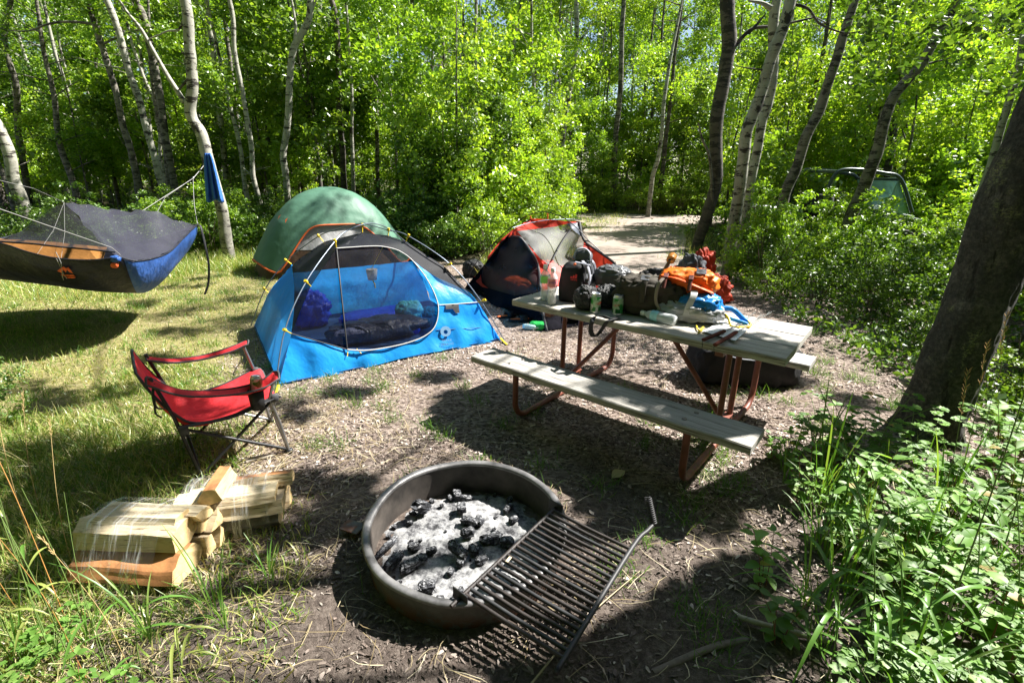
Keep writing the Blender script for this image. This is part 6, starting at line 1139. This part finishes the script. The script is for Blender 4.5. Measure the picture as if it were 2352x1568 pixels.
# ================================================================ parked off-road vehicle, mostly behind leaves
VY = 10.6; vz = lambda x, y, dy=0: aty(x, y, VY + dy); vo_ = vz(1890, 500); vo_.z = 0
ve = thing('off_road_vehicle', 'dark green open off-road vehicle with a windshield and roll bar hidden behind leaves', 'vehicle', vo_)
M_['vbody'] = mplain('dark_slate_car_paint', (.05, .075, .075), .3, .2, .1, 6, 0); M_['vglass'] = mglass('teal_windshield', (.38, .62, .58), .72); M_['tyre'] = mplain('black_tyre_rubber', (.015, .015, .015), .8, 0, .2, 30, .4)
def hull_(poly, y0, y1, name, mat, bev=.03):
    n = len(poly); mb = MB(); A = [Vector((x, y0, z)) for x, z in poly]; B = [Vector((x, y1, z)) for x, z in poly]; mb.add(A + B, [tuple(range(n))[::-1], tuple(range(n, 2 * n))] + [(i, (i + 1) % n, n + (i + 1) % n, n + i) for i in range(n)]); o = part(mb, name, mat, ve, False); o.modifiers.clear(); bevel(o, bev); return o
x0 = vo_.x; fxx = lambda px: (aty(px, 480, VY).x - x0)
hx0, hx1 = fxx(1985), fxx(2068); rx0 = fxx(1735)
hull_([(rx0, .45), (rx0 + .1, .95), (fxx(1800), 1.0), (fxx(1820), .62), (fxx(1960), .62), (hx0 - .1, .95), (hx0 + .1, .95), (hx1, .82), (hx1 + .05, .6), (hx1, .38), (rx0 + .1, .38)], -.65, .65, 'body', 'vbody')
hull_([(hx0 - .05, .96), (hx1 - .05, .84), (hx1 - .05, .87), (hx0 - .05, .99)], -.5, .5, 'hood', mplain('grey_hood', (.42, .46, .46), .35, .2, .1, 6, 0), .01)
ws = [vz(2041, 490, -.6), vz(2006, 405, -.6)]; wx0, wx1 = fxx(1982), fxx(2038)
o = part(MB().grid([[(lerp(fxx(2036), fxx(1998), t), y, lerp(.92, 1.52, t)) for t in (0, .5, 1)] for y in (-.6, -.3, 0, .3, .6)]), 'windshield', 'vglass', ve); solid(o, .012)
o = part(MB().grid([[(lerp(fxx(1984), fxx(1992), t), -.62 + .004 * 0, lerp(.92, 1.45, t)), (lerp(fxx(2036), fxx(1998), t), -.62, lerp(.92, 1.52, t))] for t in (0, .5, 1)]), 'side_window', 'vglass', ve); solid(o, .012)
for s in (-.63, .63):
    part(MB().tube(catmull([(fxx(1846), s, .6), (fxx(1850), s, 1.35), (fxx(1862), s, 1.66), (fxx(1895), s, 1.72), (fxx(1960), s, 1.66), (fxx(2000), s, 1.55), (fxx(2042), s, .95)], 6), .035, 8), 'roll_bar', 'vbody', ve)
    for xx in (rx0 + .4, hx1 - .35):
        w_ = part(MB().lathe([(.16, -.1), (.29, -.11), (.32, -.07), (.32, .07), (.29, .11), (.16, .1)], (xx, s * 1.0, .32), 24, Matrix.Rotation(R(90), 3, 'X')), 'tyre', 'tyre', ve); b = MB().lathe([(0, -.06), (.15, -.08), (.165, -.1), (.165, .1), (.15, .08), (0, .06)], (xx, s * 1.0, .32), 16, Matrix.Rotation(R(90), 3, 'X')).build('rim', 'chrome', w_); inv(b)
part(MB().tube([(fxx(1862), -.63, 1.68), (fxx(1862), .63, 1.68)], .03, 8), 'cross_bar', 'vbody', ve); part(MB().tube([(fxx(2000), -.63, 1.55), (fxx(2000), .63, 1.55)], .03, 8), 'cross_bar', 'vbody', ve)
for y in (-.33, .33): part(MB().box((fxx(1870), y, .9), (.16, .5, .7), Matrix.Rotation(-.15, 3, 'Y'), .05).box((fxx(1890), y, .68), (.5, .5, .14), None, .05), 'seat', 'blackfab', ve)
for y in (-.45, .45): part(MB().lathe([(0, .06), (.06, .05), (.075, 0), (.07, -.04)], (hx1 + .02, y, .7), 14, Matrix.Rotation(R(90), 3, 'Y')), 'headlight', 'chrome', ve)
part(MB().box((rx0 + .05, 0, .99), (.3, 1.1, .05), None, .02), 'cargo_rack', mplain('white_rack', (.6, .6, .58), .4), ve)
# ================================================================ foreground plants
g2 = random.Random(5)
def leafshape(n=8, w=.62, lobes=0, fold=.12, droop=.15):
    """leaf of unit length along +x as a fan strip with a folded midrib"""
    L_, M2, R_ = [], [], []
    for i in range(n + 1):
        t = i / n; wd = w * .5 * (math.sin(math.pi * t ** .8)) ** .75
        if lobes: wd *= 1 + .28 * math.cos(t * lobes * 2 * math.pi)
        z = -droop * t * t; L_.append((t, wd, z + fold * wd)); M2.append((t, 0, z)); R_.append((t, -wd, z + fold * wd))
    return L_, M2, R_
def addleaf(mb, o, d, size, shape, up=None, roll=0):
    d = Vector(d).normalized(); u = Vector(up or (0, 0, 1)); s = u.cross(d)
    if s.length < .05: s = Vector((1, 0, 0))
    s.normalize(); nn = d.cross(s); s, nn = s * math.cos(roll) + nn * math.sin(roll), nn * math.cos(roll) - s * math.sin(roll)
    G = [[Vector(o) + (d * x + s * y + nn * z) * size for x, y, z in row] for row in shape]; mb.grid(G)
OV = [leafshape(7, w_, 0, .25, dr) for w_, dr in ((.66, .2), (.58, .1), (.72, .3))]; LB = [leafshape(9, .8, 2, .2, .12), leafshape(9, .95, 2.5, .2, .1)]
def broad(seed, h, nst, ls):
    g = random.Random(seed); st = MB(); lf = MB()
    for k in range(nst):
        a = g.uniform(0, 6.28); b = Vector((math.cos(a), math.sin(a), 0)) * g.uniform(0, .07); ht = h * g.uniform(.55, 1); ln = g.uniform(.05, .35) * ht; P = catmull([b, b + Vector((math.cos(a) * ln * .3, math.sin(a) * ln * .3, ht * .5)), b + Vector((math.cos(a) * ln, math.sin(a) * ln, ht))], 5)
        st.tube(P, [.0032 * (1 - .6 * i / 10) for i in range(len(P))], 5, caps=False); npair = max(3, int(ht / .085)); az = g.uniform(0, 3)
        for q in range(npair):
            f = .22 + .78 * q / (npair - 1); p = P[min(int(f * (len(P) - 1)), len(P) - 1)]; az += 1.57 + g.uniform(-.35, .35); sz = ls * (1.1 - .35 * f) * g.uniform(.75, 1.2)
            for s in (0, math.pi): th = az + s; addleaf(lf, p, (math.cos(th), math.sin(th), g.uniform(-.05, .4)), sz, g.choice(OV), roll=g.uniform(-.35, .35))
        addleaf(lf, P[-1], (math.cos(a), math.sin(a), .4), ls * .6, OV[1])
    return mesh_of(st, 'stem', 'stem_red'), mesh_of(lf, 'leaves', 'leaf_fg')
def lobed(seed, h, nst, ls):
    g = random.Random(seed); st = MB(); lf = MB()
    for k in range(nst):
        a = g.uniform(0, 6.28); ht = h * g.uniform(.5, 1); ln = g.uniform(.3, .9) * ht; e = Vector((math.cos(a) * ln, math.sin(a) * ln, ht)); P = catmull([(0, 0, 0), (math.cos(a) * ln * .35, math.sin(a) * ln * .35, ht * .65), e], 4); st.tube(P, .0018, 4, caps=False)
        for s in (-1.1, 0, 1.1):
            th = a + s + g.uniform(-.2, .2); d = Vector((math.cos(th), math.sin(th), g.uniform(-.1, .25))); q = e + d * ls * .5; st.tube([e, q], .0012, 4, caps=False)
            for s2 in (-.7, 0, .7): t2 = th + s2; addleaf(lf, q, (math.cos(t2), math.sin(t2), d.z), ls * g.uniform(.5, .75), g.choice(LB), roll=g.uniform(-.2, .2))
    return mesh_of(st, 'stem', 'stem'), mesh_of(lf, 'leaves', 'leaf_fg')
BR_ = [broad(s, h, n, l) for s, h, n, l in ((1, .44, 4, .088), (2, .36, 4, .078), (3, .54, 3, .092), (4, .28, 5, .072))]; LO_ = [lobed(s, h, n, l) for s, h, n, l in ((5, .26, 9, .055), (6, .32, 8, .06), (7, .2, 9, .05))]
def plant(x, y, kind, s, lab, grp, cat='leafy plant', name='leafy_plant'):
    t = thing(name, lab, cat, (x, y, gz(x, y)), grp); t.rotation_euler.z = g2.uniform(0, 6.28); t.scale = (s, s, s * g2.uniform(.85, 1.15)); put('stem', kind[0], t); put('leaves', kind[1], t)
SL = ['upright oval leaved plant', 'bushy oval leaved plant', 'tall red stemmed oval leaved plant', 'low oval leaved plant']
n = 0; used = []
while n < 88:
    y = g2.uniform(.85, 2.75); x = g2.uniform(.85, 3.1)
    e = 1.02 + .42 * (y - 1.0) + .25 * noise.noise(Vector((y * 2, x, 0)))
    if x < e or x / y > 1.5 or math.hypot(x - 2.66, y - 2.92) < .36 or any(math.hypot(x - a, y - b) < .07 for a, b in used): continue
    used.append((x, y)); n += 1; zone = 'at the foot of the large dark trunk' if y > 2.1 else 'near the lower right corner' if y < 1.4 else 'in the sunny patch below the large trunk'
    if g2.random() < .58: v = g2.randrange(4); plant(x, y, BR_[v], g2.uniform(.55, 1.1), f'{SL[v]} {zone}', 'oval leaved plants on the right')
    else: v = g2.randrange(3); plant(x, y, LO_[v], g2.uniform(.8, 1.2), f'{("light lobed leaved plant", "tall lobed leaved plant", "low lobed leaved plant")[v]} {zone}', 'lobed leaved plants on the right')
for x, y, k, s in ((1760, 1350, 2, .75), (1850, 1160, 0, .7), (1900, 1080, 3, .8), (1780, 1480, 1, .8)):
    g = at(x, y); plant(g.x, g.y, BR_[k], s, ('red stemmed plant with holed leaves standing alone at the edge of the bare soil', 'small oval leaved plant right of the bench end', 'low oval leaved plant in front of the large trunk shade', 'oval leaved plant above the dead branch')[(x, y) in ((1850, 1160),) and 1 or (x, y) == (1900, 1080) and 2 or (x, y) == (1780, 1480) and 3 or 0], 'oval leaved plants on the right')
for k in range(26):
    x = g2.uniform(-1.75, -1.0); y = g2.uniform(.86, 1.3)
    if x > -.72 - .55 * (y - .8) + .0 or (x > -1.2 and y > 1.25): continue
    v = g2.randrange(4); plant(x, y, BR_[v] if g2.random() < .7 else LO_[0], g2.uniform(.4, .68), f'bright {SL[v]} in the lower left corner', 'leafy plants in the lower left corner')
# tall grasses
def tallgrass(name, lab, base, h, lean, nl, mat, seed, head=None, group='tall grass stalks', thick=.0022, bl=.22):
    g = random.Random(seed); b = Vector(base); t = thing(name, lab, 'grass stalk', b, group); d = Vector((lean[0], lean[1], 0)); P = catmull([(0, 0, 0), d * .25 * h + Vector((0, 0, h * .5)), d * h + Vector((0, 0, h))], 8); n_ = len(P)
    st = MB().tube(P, [thick * (1 - .6 * i / n_) for i in range(n_)], 5, caps=False); part(st, 'stem', 'stem' if mat != 'straw' else 'seed', t)
    for k in range(nl):
        f = .12 + .75 * (k + g.random() * .6) / nl; p = P[int(f * (n_ - 1))]; a = g.uniform(0, 6.28); o = Vector((math.cos(a), math.sin(a), 0)); L = bl * g.uniform(.6, 1.2); up_ = g.uniform(.5, 1.3)
        Q = [p + o * L * s + Vector((0, 0, L * (up_ * s - (up_ * .9 + .25) * s * s))) for s in np.linspace(0, 1, 8)]; sd = Vector((-o.y, o.x, 0)); w = [max(.0008, .006 * (bl / .22) ** .5 * math.sin(math.pi * (.12 + .88 * s)) ** .7) for s in np.linspace(0, 1, 8)]
        part(MB().grid([[q - sd * a_ + Vector((0, 0, a_ * .35)), q, q + sd * a_ + Vector((0, 0, a_ * .35))] for q, a_ in zip(Q, w)]), 'blade', mat, t)
    if head:
        m = MB(); top = P[-1]; dr = (P[-1] - P[-4]).normalized()
        for k in range(26): q = top - dr * head * (k / 26) ; a = g.uniform(0, 6.28); o = (dr * .9 + Vector((math.cos(a), math.sin(a), 0)) * .5).normalized(); m.tube([q, q + o * .012, q + o * .024], [.0006, .0018, .0003], 4, caps=False)
        part(m, 'seed_head', 'seed', t)
    return t
def gp_(x, y): p = at(x, y); return p
TGR = [((2120, 1560), 1.26, (.03, .06), 6, 'tallest straight green stalk rising in front of the large trunk', .15), ((1990, 1540), .78, (-.22, .28), 5, 'green stalk bending left over the bench end', .2), ((2050, 1520), .62, (-.28, .12), 5, 'green stalk leaning left in the middle of the right hand plants', .2), ((2200, 1500), .5, (-.1, .1), 4, 'arching green stalk beside the tallest stalk', .2), ((2290, 1540), .55, (-.05, .2), 4, 'green stalk near the lower right corner leaning back', .2), ((1900, 1560), .34, (-.1, .05), 5, 'short leafy grass at the lower edge of the right hand plants', .24), ((2060, 1600), .4, (.1, .1), 5, 'broad bladed grass at the bottom edge right of centre', .26), ((2250, 1420), .9, (-.06, .08), 4, 'thin dark green stalk to the right of the tallest stalk', .18), ((1850, 1500), .3, (-.15, .02), 5, 'low arching grass left of the right hand plants', .22), ((2330, 1350), .5, (-.1, .0), 4, 'green stalk at the right edge by the trunk', .2), ((2180, 1330), .35, (-.2, 0), 4, 'short arching grass under the large trunk', .2), ((1960, 1330), .62, (-.30, .02), 3, 'long dark green stalk leaning far left towards the bench', .2)]
for k, ((x, y), h, ln, nl, lab, bl) in enumerate(TGR): p = gp_(x, y); tallgrass('tall_grass', lab, (p.x, p.y, 0), h * 1.22, ln, nl + 2, 'grass_green', 100 + k, bl=bl * 1.3, thick=.003)
q0 = aty(1965, 950, 1.75); q0.z = .55
for k in range(3):
    p = gp_(2120 + 40 * k, 1300 - 60 * k); tallgrass('seeding_grass', ('tan seed head grass left of the tall stalk', 'pale seed head grass close to the dark trunk', 'thin seeding grass in front of the dark trunk')[k], (p.x, p.y, 0), (.92, .98, 1.05)[k], (-.06, .04), 1, 'grass_green', 200 + k, head=.2, group='seeding grasses on the right', bl=.16)
LG = [((180, 1560), .78, (-.16, .06), 3, 'green stalk with an orange tip leaning left in the lower left corner'), ((120, 1500), .95, (-.10, .10), 2, 'tallest orange tinted stalk at the lower left'), ((60, 1540), .6, (-.22, .1), 3, 'stalk leaning out of the left edge'), ((260, 1565), .42, (-.12, .12), 3, 'dry bent stalk before the nearer firewood bundle'), ((200, 1450), .62, (-.1, .02), 3, 'stalk with a browned leaf left of the firewood'), ((20, 1480), .5, (.06, .12), 3, 'short green stalk in the lower left corner'), ((330, 1560), .35, (.1, .1), 4, 'low arching grass right of the lower left plants'), ((420, 1540), .22, (.1, 0), 5, 'small grass clump beside the bare soil'), ((90, 1400), .85, (-.04, .05), 2, 'very thin tan stalk crossing the lawn at the left')]
for k, ((x, y), h, ln, nl, lab) in enumerate(LG): p = gp_(x, y); tallgrass('tall_grass', lab, (p.x, p.y, 0), h, ln, nl, ('grass_green', 'grass', 'grass')[k % 3], 300 + k, group='tall grass stalks on the left', bl=.16)
p0, p1 = at(1195, 1600, .02), at(1470, 1310, .02); o = MB().tube(catmull([p0, p0.lerp(p1, .5) + Vector((-.015, .01, .012)), p1], 8), [.0045 - .003 * i / 17 for i in range(17)], 6).build('dry_stalk', 'straw'); tag(o, 'long pale dry stalk lying beside the fire grate', 'stalk')
br = thing('dead_branch', 'pale dead branch lying on the soil below the right hand plants', 'branch', at(1700, 1420)); b0 = at(1695, 1415, .03); MB().tube(catmull([b0, at(1760, 1435, .03), at(1840, 1455, .025), at(1900, 1470, .02)], 5), [.006, .009, .011, .012, .013, .013, .013, .014, .014, .014, .014, .013, .012, .011, .01, .01], 7).build('branch_wood', 'dead', br) if False else None
M_['root_wood'] = mplain('brown_root_bark', (.15, .12, .10), .9, 0, .4, 20, .6); M_['dead'] = mplain('pale_dead_wood', (.34, .30, .25), .9, 0, .3, 20, .6)
MB().tube(catmull([b0, at(1760, 1435, .03), at(1840, 1455, .025), at(1900, 1470, .02)], 5), .011, 7).build('branch_wood', 'dead', br); MB().tube(catmull([at(1500, 1545, .0), at(1600, 1500, .012), at(1660, 1480, .012), at(1715, 1470, -.005)], 5), .013, 7).build('branch_wood', 'root_wood', br); 
o = MB().grid([[at(1405 + 30 * u, 1098 - 18 * u, .012) + Vector((.02 * v * math.sin(math.pi * u), -.03 * v * math.sin(math.pi * u), .012 * math.sin(math.pi * u))) for v in (-1, 0, 1)] for u in np.linspace(0, 1, 8)]).build('dry_leaf', 'straw'); tag(o, 'curled tan dry leaf in the table shade', 'leaf')
o = MB().tube([at(*c4(1085, 1225), .015), at(*c4(1190, 1185), .02), at(*c4(1330, 1170), .01)], .014, 6).build('broken_stick', 'dead'); tag(o, 'pale broken stick beside the front foot of the red chair', 'stick')

# grass clumps and thin stalks: a few of each kind, then copies
def clump(seed, h, nb, mat, w_):
    g = random.Random(seed); m = MB()
    for k in range(nb):
        a = g.uniform(0, 6.28); o = Vector((math.cos(a), math.sin(a), 0)); L = h * g.uniform(.6, 1.15); b = o * g.uniform(0, .03); u = g.uniform(.75, 1.25); dr = g.uniform(.1, .75)
        Q = [b + o * (L * dr * s ** 1.4) + Vector((0, 0, L * (u * s - .45 * dr * s * s * 1.6))) for s in np.linspace(0, 1, 8)]; sd = Vector((-o.y, o.x, 0))
        m.grid([[q - sd * a_ + Vector((0, 0, a_ * .3)), q, q + sd * a_ + Vector((0, 0, a_ * .3))] for q, a_ in zip(Q, [w_ * math.sin(math.pi * (.15 + .85 * s)) ** .7 + .0003 for s in np.linspace(0, 1, 8)])])
    return mesh_of(m, 'blades', mat)
CL = [clump(1, .34, 9, 'grass_green', .0036), clump(2, .46, 9, 'grass_green', .0036), clump(3, .26, 14, 'grass_green', .0028), clump(4, .52, 7, 'grass_green', .0042)]
def grassclump(x, y, v, s, lab, grp):
    t = thing('grass_clump', lab, 'grass clump', (x, y, gz(x, y)), grp); t.rotation_euler.z = g2.uniform(0, 6.28); t.scale = (s, s, s * g2.uniform(.9, 1.2)); put('blades', CL[v], t)
k = 0
while k < 46:
    y = g2.uniform(.9, 2.6); x = g2.uniform(.8, 2.9)
    if x < .95 + .42 * (y - 1.0) or x / y > 1.4 or math.hypot(x - 2.66, y - 2.92) < .45: continue
    v = g2.randrange(4); k += 1; grassclump(x, y, v, g2.uniform(.7, 1.15), ('short', 'long bladed', 'dense low', 'tall sparse')[v] + ' green grass clump ' + ('at the foot of the large dark trunk' if y > 2.0 else 'among the broad leaves in the lower right'), 'grass clumps on the right')
for k in range(22):
    x = g2.uniform(-2.4, -1.0); y = g2.uniform(.9, 1.9); 
    if -1.95 < x < -1.15 and 1.45 < y: y -= .5
    v = g2.randrange(4); grassclump(x, y, v, g2.uniform(.5, .9), ('short', 'long bladed', 'dense low', 'tall sparse')[v] + ' green grass clump in the lower left near the firewood', 'grass clumps on the left')
def thinstalk(seed, h, mat):
    g = random.Random(seed); a = g.uniform(2.4, 3.6); ln = g.uniform(.05, .3); P = catmull([(0, 0, 0), (math.cos(a) * ln * .25, math.sin(a) * ln * .25, h * .5), (math.cos(a) * ln, math.sin(a) * ln, h)], 8); m = MB().tube(P, [.0019 * (1 - .55 * i / 16) for i in range(17)], 5, caps=False)
    top = P[-1]; dr = (P[-1] - P[-3]).normalized()
    if seed % 2:
        for q in range(16): b = top - dr * .09 * q / 16; t = g.uniform(0, 6.28); o = (dr + Vector((math.cos(t), math.sin(t), 0)) * .35).normalized(); m.tube([b, b + o * .01, b + o * .02], [.0006, .0016, .0003], 4, caps=False)
    return mesh_of(m, 'stem', mat)
M_['stalk_tan'] = mplain('tan_dry_stem', (.42, .30, .13), .7, 0, .2); M_['stalk_or'] = mplain('orange_tinted_stem', (.40, .20, .05), .7, 0, .2)
STK = [thinstalk(1, .8, 'stalk_tan'), thinstalk(2, .95, 'stalk_or'), thinstalk(3, .6, 'stalk_tan'), thinstalk(4, .7, 'stem')]
for x, y, v, s in ((60, 1180, 0, .9), (75, 1260, 0, 1.05), (100, 1200, 2, 1), (150, 1420, 1, 1.0), (40, 1400, 1, .8), (130, 1540, 3, 1), (230, 1500, 3, .9), (20, 1300, 2, 1.1), (175, 1330, 0, .8), (200, 1560, 1, .75), (300, 1540, 2, .9), (540, 1560, 2, .5)):
    g = at(x, y); t = thing('grass_stalk', ('thin tan seeding stalk', 'orange tinted bare stalk', 'short tan seeding stalk', 'thin green stalk')[v] + ' rising from the grass at the lower left', 'grass stalk', (g.x, g.y, 0), 'thin grass stalks at the lower left'); t.rotation_euler.z = g2.uniform(-1, 1); t.scale = (s, s, s); put('stem', STK[v], t)
